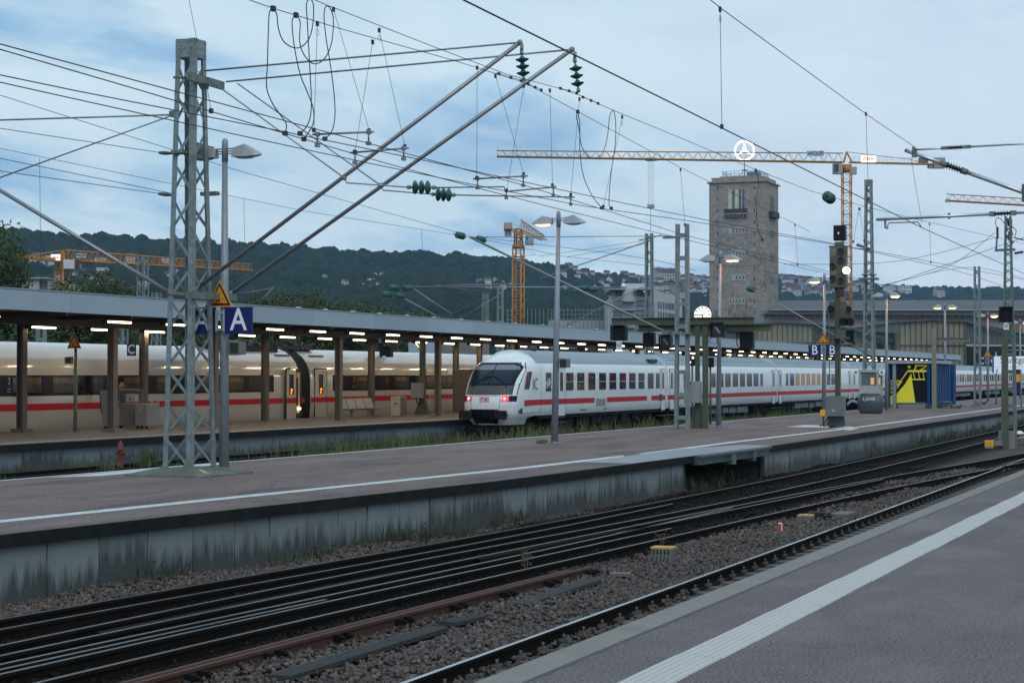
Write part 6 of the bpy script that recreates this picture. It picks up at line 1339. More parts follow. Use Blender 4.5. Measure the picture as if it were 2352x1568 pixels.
text('412 058-4', (XI(356), YI - 0.006, 0.28), 0.14, greym, c1, '-y')
def ice_door(x0, x1, par, out_, wx):
    b = MB(); b.bx(x0, x1, YI - 0.015 - out_, YI + 0.03 - out_, -0.1, 2.35); d = b.obj('door', iw, par, 0.02)
    b = MB()
    for xx in (x0, x1): b.bx(xx - 0.035, xx + 0.035, YI - 0.012 - out_, YI + 0.02 - out_, -0.1, 2.38)
    b.bx(x0, x1, YI - 0.012 - out_, YI + 0.02 - out_, 2.35, 2.41); b.obj('door_seal', blackrub, par)
    m_ = (x0 + x1) / 2; b = MB(); b.bx(m_ - wx / 2, m_ + wx / 2, YI - 0.022 - out_, YI - 0.016 - out_, 1.15, 2.1); b.obj('door_window', glassd, par)
    b = MB(); b.bx(x0 + 0.03, x1 - 0.03, YI - 0.02 - out_, YI - 0.016 - out_, 0.73, 0.985); b.obj('door_stripe', redp, par)
    disp = mat('orange display', (1, 0.4, 0.05), 0.5, 0, 0, emit=(1.0, 0.27, 0.02), estr=2.5); text('ICE', (m_ + 0.02, YI - 0.026 - out_, 1.36), 0.17, disp, par, '-y', 'display', sx=0.8); text('Hbf', (m_ - 0.03, YI - 0.026 - out_, 1.22), 0.12, disp, par, '-y', 'display', sx=0.8)
ice_door(XI(652), XI(674.5), c1, 0.13, 0.42); ice_door(XI(723), XI(750), c2, 0.0, 0.42)
b = MB(); b.bx(XI(675.5), XI(693), YI - 0.005, YI + 0.02, -0.05, 2.36); b.obj('doorway', mat('dark doorway', (0.02, 0.018, 0.016), 0.6), c1)
b = MB(); b.bx(XI(677), XI(688), YI - 0.012, YI - 0.006, 0.25, 2.2); b.obj('vestibule_panel', mat('vestibule', (0.32, 0.24, 0.18), 0.5, emit=(1, 0.6, 0.35), estr=0.08), c1)
b = MB(); b.bx(XI(681), XI(684), YI - 0.03, YI - 0.014, 0.6, 1.95); b.obj('grab_rail', darkm, c1)
b = MB(); b.sphere((XI(684.5), YI - 0.10, 0.46), 0.05, 10, 6); b.obj('step_lamp', mat('step lamp', (1, 0.8, 0.5), 0.4, 0, 0, emit=(1, 0.66, 0.32), estr=30), c1)
# roof equipment and pantograph
b = MB(); Xr = lambda x: XA(x, YH - 0.4)
for (a, c, z, h) in ((470, 500, 3.30, 0.16), (505, 520, 3.33, 0.25), (545, 590, 3.32, 0.12), (600, 625, 3.32, 0.18)): b.bx(Xr(a), Xr(c), YH - 0.7, YH + 0.4, 3.15, z + h)
b.obj('roof_equipment', blackm, c1)
b = MB()
for x in (490, 520, 548, 575): b.tube([(Xr(x), YH - 0.45, 3.25), (Xr(x), YH - 0.45, 3.62)], [0.09, 0.05], 8)
b.tube(spl([(Xr(470), YH - 0.4, 3.6), (Xr(500), YH - 0.4, 3.7), (Xr(530), YH - 0.4, 3.62), (Xr(560), YH - 0.4, 3.68), (Xr(600), YH - 0.4, 3.5), (Xr(640), YH - 0.5, 3.35)]), 0.05, 6)
b.tube(spl([(Xr(560), YH - 0.6, 3.4), (Xr(572), YH - 0.6, 3.72), (Xr(590), YH - 0.6, 3.4)]), 0.04, 6); b.obj('roof_cable', mat('grey brown parts', (0.09, 0.07, 0.065), 0.5), c1)
b = MB(); X0_ = Xr(690); b.bx(X0_ - 1.2, X0_ + 1.0, YH - 0.6, YH + 0.6, 3.3, 3.42); b.tube([(X0_ + 0.8, YH, 3.45), (X0_ - 0.9, YH, 3.75)], 0.05, 6); b.tube([(X0_ - 0.9, YH, 3.75), (X0_ + 2.6, YH - 0.1, 4.7)], 0.035, 6); b.tube([(X0_ - 0.6, YH + 0.3, 3.7), (X0_ + 2.6, YH + 0.1, 4.7)], 0.025, 6)
b.tube([(X0_ + 2.6, YH - 0.75, 4.7), (X0_ + 2.6, YH + 0.75, 4.7)], 0.035, 6)
for k in range(14): r_ = random.Random(k); b.tube([(X0_ + r_.uniform(-1, 1.5), YH + r_.uniform(-.7, .2), 3.3), (X0_ + r_.uniform(-1, 1.8), YH + r_.uniform(-.7, .2), 3.3 + r_.uniform(.15, .5))], 0.035, 5)
b.obj('pantograph', darkm, c2)
for cc, xs_2 in ((c1, (665,)), (c2, (742,))):
    for x in xs_2: b = MB(); b.bx(XI(x) - 0.5, XI(x) + 0.9, YI + 0.45, YI + 0.8, 2.98, 3.05); b.obj('roof_hatch', mat('hatch grey', (0.12, 0.11, 0.12), 0.5), cc)
b = MB(); b.beam((XI(270), YI + 0.28, 2.68), (XI(480), YI + 0.28, 2.68), 0.02); b.obj('roof_seam', darkm, c1)

# ------------------------------------------------------------------ long canopy
YC0, YC1 = 35.0, 41.7; CX0, CX1 = -60, XA(2207, 35.0)
can = thing('platform_canopy', (80, 38.2, 0), 'long pale canopy with a broad flat fascia over the far platform', 'canopy')
fasm, t_, bs, n, l = node_mat('fascia panels'); gg = n('ShaderNodeNewGeometry'); r = n('ShaderNodeValToRGB'); l(gg.outputs['Random Per Island'], r.inputs[0]); r.color_ramp.elements[0].color = (0.27, 0.345, 0.41, 1); r.color_ramp.elements[1].color = (0.32, 0.395, 0.46, 1)
c_ = mixc(n, l, mrange(n, l, mk_noise(n, l, gg.outputs['Position'], 1.2, 4, 0.6, (0.3, 1, 1)), 0.4, 0.7, 0, 0.35), r.outputs[0], (0.22, 0.28, 0.34)); l(c_, bs.inputs['Base Color']); bs.inputs['Roughness'].default_value = 0.4; bs.inputs['Metallic'].default_value = 0.15
b = MB(); x = CX0
while x < CX1:
    e_ = min(x + 5.45, CX1); b.bx(x + 0.006, e_ - 0.006, YC0, YC0 + 0.05, 4.06, 4.68); x += 5.45
b.obj('fascia', fasm, can)
sofm = mat('brown soffit', (0.055, 0.042, 0.033), 0.7, 0, 0.15, 2)
b = MB(); b.bx(CX0, CX1, YC0 + 0.06, YC1, 4.10, 4.5); b.obj('roof_slab', sofm, can)
b = MB(); b.bx(CX0, CX1, YC0 - 0.02, YC1 + 0.1, 4.69, 4.73); b.obj('roof_sheet', mat('roof sheet', (0.25, 0.29, 0.32), 0.5), can)
b = MB(); b.bx(CX0, CX1, YC1 - 0.04, YC1 + 0.04, 3.93, 4.68); b.obj('rear_fascia', sofm, can)
b = MB(); b.bx(CX0, CX1, 38.0, 38.25, 3.78, 4.098); b.bx(CX0, CX1, 41.2, 41.4, 3.9, 4.098); b.obj('girder', mat('brown girder', (0.05, 0.038, 0.03), 0.6), can)
cb0 = None
for x in np.arange(CX0 + 3, CX1, 3.65):
    if cb0 is None: b = MB(); b.bx(x, x + 0.12, YC0 + 0.06, YC1 - 0.05, 3.96, 4.098); cb0 = b.obj('cross_beam', mat('brown girder', (0, 0, 0)), can); xb0 = x
    else: c_ = cb0.copy(); COL.objects.link(c_); c_.parent = can; c_.location = (x - xb0, 0, 0)
for px_ in np.arange(700, 1500, 62):
    b = MB(); x = XA(px_, YC0); b.sphere((x, YC0 + 0.3, 4.73), (0.25, 0.1, 0.07), 8, 5); b.obj('roof_cap', fasm, can)
colm = mat('brown grey column', (0.125, 0.105, 0.09), 0.6, 0.0, 0.12, 3, dirt=(0.10, 0.08, 0.07), damt=0.4)
def column(x, y, label, plinth=False, m=colm, w_=0.27):
    t = thing('canopy_column', (x, y, 0), label, 'column', 'columns under the long canopy')
    z0 = 0.12 if plinth else 0.0; b = MB(); b.bx(x - w_ / 2, x + w_ / 2, y - w_ / 2, y - w_ / 2 + 0.025, z0, 3.95); b.bx(x - w_ / 2, x + w_ / 2, y + w_ / 2 - 0.025, y + w_ / 2, z0, 3.95); b.bx(x - 0.012, x + 0.012, y - w_ / 2 + 0.025, y + w_ / 2 - 0.025, z0, 3.95); b.obj('shaft', m, t)
    b = MB(); b.bx(x - 0.28, x + 0.28, y - 0.28, y + 0.28, 0.0, 0.13 if plinth else 0.02); b.obj('plinth', mat('column plinth', (0.15, 0.13, 0.115), 0.8), t)
    return t
near = [258.5, 492, 778, 1006]; far = [50.5, 330, 609, 853, 1047]
nl = ['near column beside the luggage cages', 'near column hidden behind the large mast', 'near column at the left end of the metal bench', 'near column left of the brick coloured wall box']
for p, lb in zip(near, nl): column(XA(p, 38.15), 38.15, lb, p < 300)
flb = ['far column at the left edge of the frame', 'far column carrying the blue C signs', 'far column left of the open train door', 'far column at the right end of the metal bench', 'far column beside the glass shelter wall']
for p, lb in zip(far, flb): column(XA(p, 41.1), 41.1, lb, p < 100)
x = XA(1006, 38.15)
for k in range(1, 15):
    column(x + 10.85 * k, 38.15, 'canopy column partly hidden by the white train'); column(x + 10.85 * k + 1.5, 41.1, 'rear canopy column partly hidden by the white train')
# tubes
tubeon = mat('lit fluorescent tube', (1, 0.9, 0.75), 0.4, 0, 0, emit=(1.0, 0.80, 0.52), estr=8)
def tube_light(x, y, z, label):
    t = thing('tube_light', (x, y, z), label, 'tube light', 'rows of tube lights under the long canopy'); b = MB(); b.tube([(x - 0.74, y, z), (x + 0.74, y, z)], 0.034, 10); b.obj('lit_tube', tubeon, t)
    b = MB(); b.bx(x - 0.95, x - 0.76, y - 0.07, y + 0.07, z - 0.05, z + 0.17); b.bx(x - 0.76, x + 0.78, y - 0.045, y + 0.045, z + 0.052, z + 0.09); b.obj('fitting', darkm, t)
    ld = bpy.data.lights.get('tube_glow')
    if ld is None: ld = bpy.data.lights.new('tube_glow', 'AREA'); ld.shape = 'RECTANGLE'; ld.size = 1.4; ld.size_y = 0.06; ld.energy = 26; ld.color = (1.0, 0.72, 0.42)
    lo = bpy.data.objects.new('tube_glow', ld); COL.objects.link(lo); lo.parent = t; lo.location = (0, 0, -0.045); return t
XL0 = XA(818, 36.5); first = tube_light(XL0, 36.5, 3.90, 'glowing tube light in the front row under the long canopy')
k = -8
while XL0 + 3.65 * k < CX1 - 2:
    if k != 0 and k not in (-6,): dup(first, (3.65 * k, 0, 0))
    k += 1
XL1 = XA(799, 41.5); f2l = tube_light(XL1, 40.9, 3.80, 'glowing tube light in the rear row under the long canopy')
k = -9
while XL1 + 3.65 * k < CX1 - 2:
    if k != 0 and k not in (-4, -8): dup(f2l, (3.65 * k, 0, 0))
    k += 1
# C signs on the far column and triangle pole
def letter_panel(c, letter, label, w_=0.44, h_=0.50):
    t = thing('section_sign', c, label, 'sign', 'blue C signs below the canopy'); b = MB(); b.box(c, (0.03, w_, h_)); b.obj('panel', signblue, t); text(letter, (c[0] - 0.019, c[1], c[2]), h_ * 1.0, signwhite, t, '-x', off=0.01); return t
xc = XA(330, 41.1); PX = lambda x, y: oX(x, y, xc)
q = PX(308.5, 803); letter_panel((xc - 0.2, q[1], q[2]), 'C', 'blue C sign on the column behind the luggage cages', 0.42, 0.5)
q = oX(538, 803, xc + 12); letter_panel((q[0], q[1], q[2]), 'C', 'blue C sign behind the lamp post of the A signs', 0.44, 0.5)
q = oz(173, 992); t = thing('sign_pole', (q[0], q[1], 0), 'worn grey green pole with a dark warning triangle at the left under the canopy', 'pole'); b = MB(); b.tube([(q[0], q[1], 0), (q[0], q[1], 2.9)], [0.075, 0.055], 12); b.obj('pole', mat('worn pole', (0.17, 0.19, 0.16), 0.7, 0, 0.4, 12, dirt=(0.07, 0.06, 0.05), dscale=9, damt=0.7), t)
b = MB(); b.tube([(q[0], q[1], 2.9), (q[0], q[1], 3.95)], 0.05, 8); b.obj('upper_pole', darkm, t)
qq = oX(173.5, 800, q[0]); triangle_sign((q[0] - 0.08, q[1], qq[2]), 0.62, 'dark warning triangle on the worn pole below the canopy')
qq = oX(160, 827, q[0]); speaker((q[0], qq[1], qq[2]), 'small grey loudspeaker on the worn pole under the canopy', -1, 0.85)
# signal and arm below the canopy
q = oz(970.5, 951); t = thing('signal_post', (q[0], q[1], 0), 'olive post with a flared foot, grey cabinet and hanging signal under the canopy', 'signal'); PQ = lambda x, y: oX(x or 962, y or 850, q[0]); b = MB(); b.bx(q[0] - 0.12, q[0] + 0.12, q[1] - 0.13, q[1] + 0.13, 0, 3.9); b.obj('post', olive, t)
b = MB(); b.prism([(q[1] - 0.42, 0), (q[1] + 0.42, 0), (q[1] + 0.14, 0.8), (q[1] - 0.14, 0.8)], q[0] - 0.14, q[0] + 0.14, 'x'); b.obj('foot', olive, t)
b = MB(); a, c = PQ(872, 783), PQ(968, 780); b.beam(a, c, 0.2, 0.16); b.beam(PQ(950, 785), PQ(967, 806), 0.08); b.obj('arm', olive, t)
b = MB(); a, c = PQ(873, 795), PQ(899, 820); b.bx(q[0] - 0.1, q[0] + 0.25, c[1], a[1], c[2], a[2]); b.bx(q[0] - 0.3, q[0] - 0.1, c[1], a[1], a[2] - 0.03, a[2]); b.obj('signal_box', blackm, t, 0.01)
b = MB(); a, c = PQ(880.5, 817), PQ(888, 830); b.bx(q[0] - 0.11, q[0] - 0.10, c[1], a[1], c[2], a[2]); b.obj('number_plate', signwhite, t); text('III', (q[0] - 0.115, (a[1] + c[1]) / 2, (a[2] + c[2]) / 2), 0.14, signblack, t)
b = MB(); a, c = PQ(952, 879), PQ(976, 914); b.bx(q[0] - 0.45, q[0] - 0.13, c[1], a[1], c[2], a[2]); b.obj('cabinet', cabm, t, 0.01); b = MB(); b.tube(spl([(q[0] - 0.3, PQ(962, 914)[1], PQ(0, 914)[2]), (q[0] - 0.3, PQ(963, 922)[1], PQ(0, 924)[2]), (q[0] - 0.1, PQ(970, 930)[1], PQ(0, 930)[2])]), 0.03, 6); b.obj('cable', blackrub, t)
# glass shelter wall right of it
x0_ = XA(1047, 40.6); t = thing('platform_shelter', (x0_, 39, 0), 'brownish glass waiting shelter partly hidden by the train cab', 'shelter'); PZ = lambda x, y: oX(x or 1060, y or 850, x0_)
a, c = PZ(1041, 852), PZ(1100, 947); b = MB(); b.bx(x0_, x0_ + 0.08, 36.2, a[1], a[2] - 0.12, a[2] + 0.1); b.bx(x0_, x0_ + 0.08, a[1] - 0.1, a[1], 0, a[2]); b.bx(x0_, x0_ + 0.06, 36.3, 36.4, 0, a[2]); b.bx(x0_ + 0.1, x0_ + 5, 36.3, 36.36, a[2] - 0.1, a[2] + 0.1); b.obj('frame', colm, t)
b = MB(); b.bx(x0_ + 0.02, x0_ + 0.04, 36.4, a[1] - 0.1, 0.05, a[2] - 0.12); b.obj('pane', mat('brown pane', (0.15, 0.12, 0.10), 0.3, 0, 0.15, 1), t)
b = MB(); p = PZ(1052, 854); b.tube([(x0_ - 0.05, PZ(1035, 854)[1], p[2] - 0.0), (x0_ - 0.03, PZ(1035, 854)[1], p[2])], 0.14, 20); b.obj('round_sign', signwhite, t)
# bench
bm_ = mat('wire mesh steel', (0.30, 0.28, 0.27), 0.4, 0.4, 0.1, 20); t = thing('metal_bench', tuple(oz(830, 960)), 'row of metal mesh seats under the canopy', 'bench')
q = oz(812, 960); yb_ = q[1]
xs_b = [XA(790 + 19.5 * k, yb_) for k in range(5)]
for k in range(4):
    x0_, x1_ = xs_b[k] + 0.03, xs_b[k + 1] - 0.03
    b = MB(); b.add([(x0_, yb_ - 0.22, 0.46), (x1_, yb_ - 0.22, 0.46), (x1_, yb_ + 0.2, 0.43), (x0_, yb_ + 0.2, 0.43)], [(0, 1, 2, 3)]); b.add([(x0_, yb_ + 0.2, 0.43), (x1_, yb_ + 0.2, 0.43), (x1_, yb_ + 0.36, 0.92), (x0_, yb_ + 0.36, 0.92)], [(0, 1, 2, 3)])
    b.tube([(x0_, yb_ - 0.24, 0.47), (x0_, yb_ + 0.2, 0.45), (x0_, yb_ + 0.37, 0.93), (x1_, yb_ + 0.37, 0.93), (x1_, yb_ + 0.2, 0.45), (x1_, yb_ - 0.24, 0.47), (x0_, yb_ - 0.24, 0.47)], 0.018, 6); b.obj('seat', bm_, t)
for x_ in (xs_b[1], xs_b[3]): b = MB(); b.bx(x_ - 0.05, x_ + 0.05, yb_ - 0.05, yb_ + 0.1, 0, 0.42); b.bx(x_ - 0.2, x_ + 0.2, yb_ - 0.1, yb_ + 0.15, 0, 0.02); b.obj('leg', bm_, t)
b = MB(); b.bx(xs_b[0], xs_b[4] + 0.4, yb_ - 0.02, yb_ + 0.05, 0.38, 0.43); b.obj('cross_beam', bm_, t)
# waste bin
q = oz(909, 956); X_, Y_ = q[0], q[1]; t = thing('waste_bin', (X_, Y_, 0), 'silver waste bin with rounded front beside the metal bench', 'bin'); b = MB(); b.bx(X_, X_ + 0.75, Y_ - 0.28, Y_ + 0.28, 0.03, 1.0); b.obj('housing', mat('bin steel', (0.22, 0.19, 0.17), 0.4, 0.4, 0.2, 3, stretch=(8, 1, 0.3)), t, 0.04); b = MB(); b.bx(X_ - 0.02, X_ - 0.001, Y_ - 0.25, Y_ + 0.27, 0.04, 0.99); b.obj('front_panel', mat('bin front', (0.42, 0.40, 0.37), 0.4), t); b = MB(); b.bx(X_ - 0.03, X_ - 0.021, Y_ - 0.07, Y_ + 0.07, 0.6, 0.66); b.obj('slot', blackm, t)
# luggage cages, cabinet, leaning panel
gm = mat('cart grey', (0.21, 0.205, 0.215), 0.55, 0.1, 0.12, 3, dirt=(0.13, 0.12, 0.12), damt=0.5)
q = oz(322, 985); t = thing('steel_cabinet', (q[0], q[1], 0), 'light grey steel box on wheels right of the luggage cage', 'box'); PW = lambda x, y: oX(x or 323, y or 950, q[0]); a, c = PW(310, 930), PW(336.5, 981); b = MB(); b.bx(q[0], q[0] + 0.9, c[1], a[1], 0.12, 0.95); b.obj('housing', gm, t, 0.02)
for yy in (a[1] - 0.06, c[1] + 0.06): b = MB(); b.tube([(q[0] + 0.1, yy - 0.02, 0.06), (q[0] + 0.1, yy + 0.02, 0.06)], 0.06, 12); b.obj('wheel', blackm, t)
b = MB(); b.bx(q[0] - 0.006, q[0] - 0.001, (a[1] + c[1]) / 2 - 0.06, (a[1] + c[1]) / 2 + 0.03, 0.72, 0.82); b.obj('sticker', mat('sticker', (0.2, 0.35, 0.45), 0.5), t)
q = oz(296, 984); t = thing('luggage_cage', (q[0], q[1], 0), 'wire mesh luggage cage on wheels right of the near column', 'trolley'); PW = lambda x, y: oX(x or 300, y or 950, q[0]); a, c = PW(270, 900), PW(330, 984); b = MB(); y0_, y1_ = c[1] + 0.05, a[1]
b.tube([(q[0], y1_, 0.1), (q[0], y1_, 1.42), (q[0], y1_ - 0.08, 1.5), (q[0], y0_ + 0.08, 1.5), (q[0], y0_, 1.42), (q[0], y0_, 0.1)], 0.022, 6); b.tube([(q[0], y1_, 0.95), (q[0], y0_, 0.95)], 0.022, 6); b.tube([(q[0], y1_, 0.14), (q[0], y0_ , 0.14)], 0.022, 6)
for k in range(1, 12): yy = y1_ + (y0_ - y1_) * k / 12; b.tube([(q[0], yy, 0.14), (q[0], yy, 1.49)], 0.007, 4)
for k in range(1, 14): b.tube([(q[0], y1_, 0.14 + 0.1 * k), (q[0], y0_, 0.14 + 0.1 * k)], 0.005, 4)
b.obj('mesh_side', gm, t); b = MB(); b.bx(q[0] + 0.5, q[0] + 0.53, y0_, y1_, 0.16, 1.0); b.bx(q[0] + 0.02, q[0] + 0.7, y0_, y1_, 0.1, 0.16); b.bx(q[0] + 0.05, q[0] + 0.07, y0_ + 0.1, y1_ - 0.03, 0.2, 0.92); b.obj('tray', gm, t)
for yy in (y0_ + 0.1, y1_ - 0.1): b = MB(); b.tube([(q[0] + 0.1, yy - 0.02, 0.06), (q[0] + 0.1, yy + 0.02, 0.06)], 0.06, 12); b.obj('wheel', blackm, t)
b = MB(); b.bx(q[0] - 0.03, q[0] - 0.025, (y0_ + y1_) / 2 - 0.25, (y0_ + y1_) / 2 + 0.15, 1.05, 1.35); b.obj('notice', mat('notice grey', (0.30, 0.28, 0.28), 0.5), t)
b = MB(); b.bx(q[0] - 0.036, q[0] - 0.031, (y0_ + y1_) / 2 - 0.05, (y0_ + y1_) / 2 + 0.02, 1.08, 1.2); b.obj('red_mark', mat('notice red', (0.3, 0.03, 0.03), 0.5), t)
q = oz(240, 986); t = thing('leaning_panel', (q[0], q[1], 0), 'tilted light grey board left of the near column', 'board'); PW = lambda x, y: oX(x or 240, y or 950, q[0]); b = MB(); p4 = [PW(229, 896), PW(250, 896), PW(249, 976), PW(237, 976), PW(232, 925)]; b.prism([(p[1], p[2]) for p in p4], q[0], q[0] + 0.25, 'x'); b.obj('board', gm, t); b = MB(); b.prism([(PW(229, 0)[1], PW(0, 896)[2]), (PW(229, 0)[1] + 0.03, PW(0, 900)[2]), (PW(233, 0)[1] + 0.02, PW(0, 950)[2]), (PW(233, 0)[1], PW(0, 950)[2])], q[0] + 0.01, q[0] + 0.24, 'x'); b.obj('edge', blackm, t); b = MB(); b.tube([(q[0] + 0.1, PW(239, 0)[1], 0.07), (q[0] + 0.16, PW(239, 0)[1], 0.07)], 0.07, 12); b.obj('wheel', blackm, t)
# hydrants
def hydrant(p, z, s, label):
    q = oz(p[0], p[1], z); x, y = q[0], q[1]; t = thing('hydrant', (x, y, z), label, 'hydrant'); hm = mat('faded red paint', (0.16, 0.035, 0.04), 0.8, 0, 0.2, 20, dirt=(0.08, 0.03, 0.028), damt=0.5)
    b = MB(); b.lathe((x, y, z), [(0.075 * s, 0), (0.06 * s, 0.03 * s), (0.055 * s, 0.36 * s), (0.085 * s, 0.38 * s), (0.085 * s, 0.42 * s), (0.06 * s, 0.45 * s), (0.06 * s, 0.52 * s), (0.03 * s, 0.56 * s), (0.025 * s, 0.6 * s)], 14); b.obj('body', hm, t); b = MB()
    for d in (-1, 1): b.tube([(x, y, z + 0.33 * s), (x, y + d * 0.12 * s, z + 0.33 * s)], 0.045 * s, 10)
    b.obj('outlet', hm, t)
hydrant((277, 1073), 0.0, 1.0, 'faded red hydrant at the far side of the middle platform'); hydrant((1531, 978), -0.9, 1.5, 'red hydrant in the weeds beside the second carriage')
# pigeons
for (p, lb) in (((2243, 934), 'pigeon standing at the foot of the C sign post'), ((2260, 931), 'pigeon leaning forward on the platform right of the C sign post'), ((2202, 940), 'pigeon crouching near the arm post')):
    q = oz(*p); x, y = q[0], q[1]; b = MB(); b.sphere((x, y, 0.16), (0.09, 0.17, 0.085), 10, 7); b.sphere((x, y - 0.17, 0.28), (0.045, 0.05, 0.05), 8, 6); b.tube([(x, y - 0.1, 0.18), (x, y - 0.16, 0.27)], 0.045, 8); b.tube([(x, y + 0.12, 0.15), (x, y + 0.34, 0.08)], [0.06, 0.02], 6); b.tube([(x, y - 0.2, 0.28), (x, y - 0.25, 0.27)], [0.012, 0.004], 5)
    for s_ in (-0.03, 0.03): b.tube([(x + s_, y, 0.1), (x + s_, y - 0.01, 0)], 0.01, 5)
    tag(b.obj('pigeon', mat('pigeon grey', (0.045, 0.045, 0.055), 0.7)), lb, 'bird', 'pigeons')

# ------------------------------------------------------------------ woman behind the luggage cage
def skin_body(name, joints, edges, m, par, root=0, sub=2):
    me = bpy.data.meshes.new(name); o3 = Vector(par['_o']); me.from_pydata([tuple(Vector(j[0]) - o3) for j in joints], edges, []); o = bpy.data.objects.new(name, me); COL.objects.link(o); o.parent = par; o['_o'] = tuple(o3)
    o.modifiers.new('skin', 'SKIN')
    for v, j in zip(me.skin_vertices[0].data, joints): v.radius = (j[1], j[2] if len(j) > 2 else j[1])
    me.skin_vertices[0].data[root].use_root = True
    s_ = o.modifiers.new('sub', 'SUBSURF'); s_.levels = sub; s_.render_levels = sub; me.materials.append(m); return o
Yp = 41.35; Xp = XA(282, Yp); pr = thing('person', (Xp, Yp, 0), 'woman with wavy fair hair in a dark coat standing behind the luggage cage', 'person')
coat = mat('dark coat', (0.018, 0.017, 0.02), 0.8, 0, 0.2, 8); skinm = mat('skin', (0.42, 0.24, 0.17), 0.5, 0, 0.04, 6); hair = mat('fair hair', (0.22, 0.11, 0.05), 0.6, 0, 0.3, 40, bump=0.4)
J = lambda dx, dy, z: (Xp + dx, Yp + dy, z)
jt = [(J(0, 0, 0.95), 0.15, 0.12), (J(0, 0, 1.15), 0.13, 0.11), (J(0, 0.01, 1.34), 0.165, 0.12), (J(0, 0.02, 1.45), 0.07, 0.06), (J(-0.02, 0.03, 1.52), 0.05, 0.05),
      (J(0.17, 0, 1.39), 0.055), (J(0.21, 0.05, 1.13), 0.045), (J(0.16, 0.17, 0.95), 0.034), (J(-0.17, 0, 1.39), 0.055), (J(-0.21, 0.05, 1.13), 0.045), (J(-0.16, 0.17, 0.95), 0.034),
      (J(0.09, 0, 0.86), 0.085), (J(0.09, 0.03, 0.48), 0.06), (J(0.09, 0, 0.08), 0.04), (J(0.09, 0.13, 0.03), 0.035), (J(-0.09, 0, 0.86), 0.085), (J(-0.09, 0.02, 0.48), 0.06), (J(-0.09, -0.02, 0.08), 0.04), (J(-0.09, 0.11, 0.03), 0.035)]
skin_body('body', jt, [(0, 1), (1, 2), (2, 3), (3, 4), (2, 5), (5, 6), (6, 7), (2, 8), (8, 9), (9, 10), (0, 11), (11, 12), (12, 13), (13, 14), (0, 15), (15, 16), (16, 17), (17, 18)], coat, pr)
b = MB(); hc = J(-0.02, 0.05, 1.635); fwd_ = Vector((-0.55, 0.83, 0)); b.sphere(hc, (0.078, 0.092, 0.115), 14, 10)
fa = Vector(hc) + fwd_ * 0.085; b.sphere(fa + Vector((0, 0, -0.015)), (0.014, 0.018, 0.022), 6, 5); b.sphere(Vector(hc) + fwd_ * 0.05 + Vector((0, 0, -0.075)), (0.05, 0.05, 0.045), 8, 6); b.tube([J(-0.02, 0.03, 1.46), Vector(hc) - Vector((0, 0, 0.06))], 0.048, 8); b.obj('head', skinm, pr)
side = Vector((0.83, 0.55, 0)); b = MB()
for s_ in (-1, 1): b.sphere(Vector(hc) + fwd_ * 0.083 + side * (0.032 * s_) + Vector((0, 0, 0.012)), 0.010, 6, 4)
b.obj('eye', signblack, pr); b = MB(); b.sphere(Vector(hc) + fwd_ * 0.088 + Vector((0, 0, -0.06)), (0.014, 0.018, 0.006), 6, 4); b.obj('mouth', mat('lips', (0.3, 0.08, 0.07), 0.5), pr)
for sgn in (-1, 1):      # hands with five fingers
    wr = Vector(J(0.16 * sgn, 0.17, 0.95)); b = MB(); b.sphere(wr + Vector((0, 0.05, -0.03)), (0.035, 0.05, 0.022), 8, 6)
    for k, ln in enumerate((0.06, 0.07, 0.075, 0.068)): p = wr + Vector((0.026 - 0.018 * k, 0.09, -0.035)); b.tube([p, p + Vector((0, ln * 0.5, -0.012)), p + Vector((0, ln * 0.8, -0.04))], [0.009, 0.0085, 0.006], 6)
    b.tube([wr + Vector((-0.03 * sgn, 0.03, -0.03)), wr + Vector((-0.055 * sgn, 0.06, -0.045)), wr + Vector((-0.05 * sgn, 0.085, -0.06))], [0.011, 0.01, 0.007], 6); b.obj('hand', skinm, pr)
b = MB(); rh = random.Random(4); b.sphere(Vector(hc) - fwd_ * 0.022 + Vector((0, 0, 0.022)), (0.098, 0.108, 0.122), 14, 10)
for k in range(46):
    a = rh.uniform(0, 6.28); d = Vector((math.cos(a), math.sin(a), 0))
    if d.dot(fwd_) > 0.45: continue
    p0_ = Vector(hc) + d * 0.085 + Vector((0, 0, 0.06)); p1_ = p0_ + d * rh.uniform(0.01, 0.05) + Vector((0, 0, -0.10)); p2_ = p1_ + d * rh.uniform(-0.01, 0.03) + Vector((0, 0, -rh.uniform(0.06, 0.15))); b.tube([p0_, p1_, p2_], [0.024, 0.026, 0.010], 6)
b.obj('hair', hair, pr)

# ------------------------------------------------------------------ booth, grit bin, shelter, name sign
q = oz(1996, 944); X_, Y_ = q[0], q[1]; PB = lambda x, y: oX(x or 1996, y or 850, X_); boothm = mat('pale booth', (0.36, 0.37, 0.36), 0.5, 0, 0.08, 2, dirt=(0.25, 0.25, 0.24), damt=0.4)
t = thing('platform_booth', (X_, Y_, 0), 'pale grey glazed booth behind the dark grit bin', 'booth'); a, c = PB(1973.5, 849), PB(2018, 905); ya, yc = a[1], c[1]; zt = PB(0, 848)[2]; zw0, zw1 = PB(0, 885)[2], PB(0, 855)[2]; dp = 1.3
b = MB(); b.bx(X_, X_ + dp, yc, ya, 0, zw0); b.obj('lower_wall', boothm, t); b = MB()
for (u, v) in ((X_, ya), (X_, yc), (X_ + dp, ya), (X_ + dp, yc)): b.bx(u + (0 if u == X_ else -0.1), u + (0.1 if u == X_ else 0), v - (0.12 if v == ya else 0), v + (0 if v == ya else 0.12), zw0, zw1)
b.obj('corner_post', boothm, t); b = MB(); b.bx(X_ - 0.05, X_ + dp + 0.05, yc - 0.05, ya + 0.05, zw1, zt); b.obj('roof', boothm, t, 0.02)
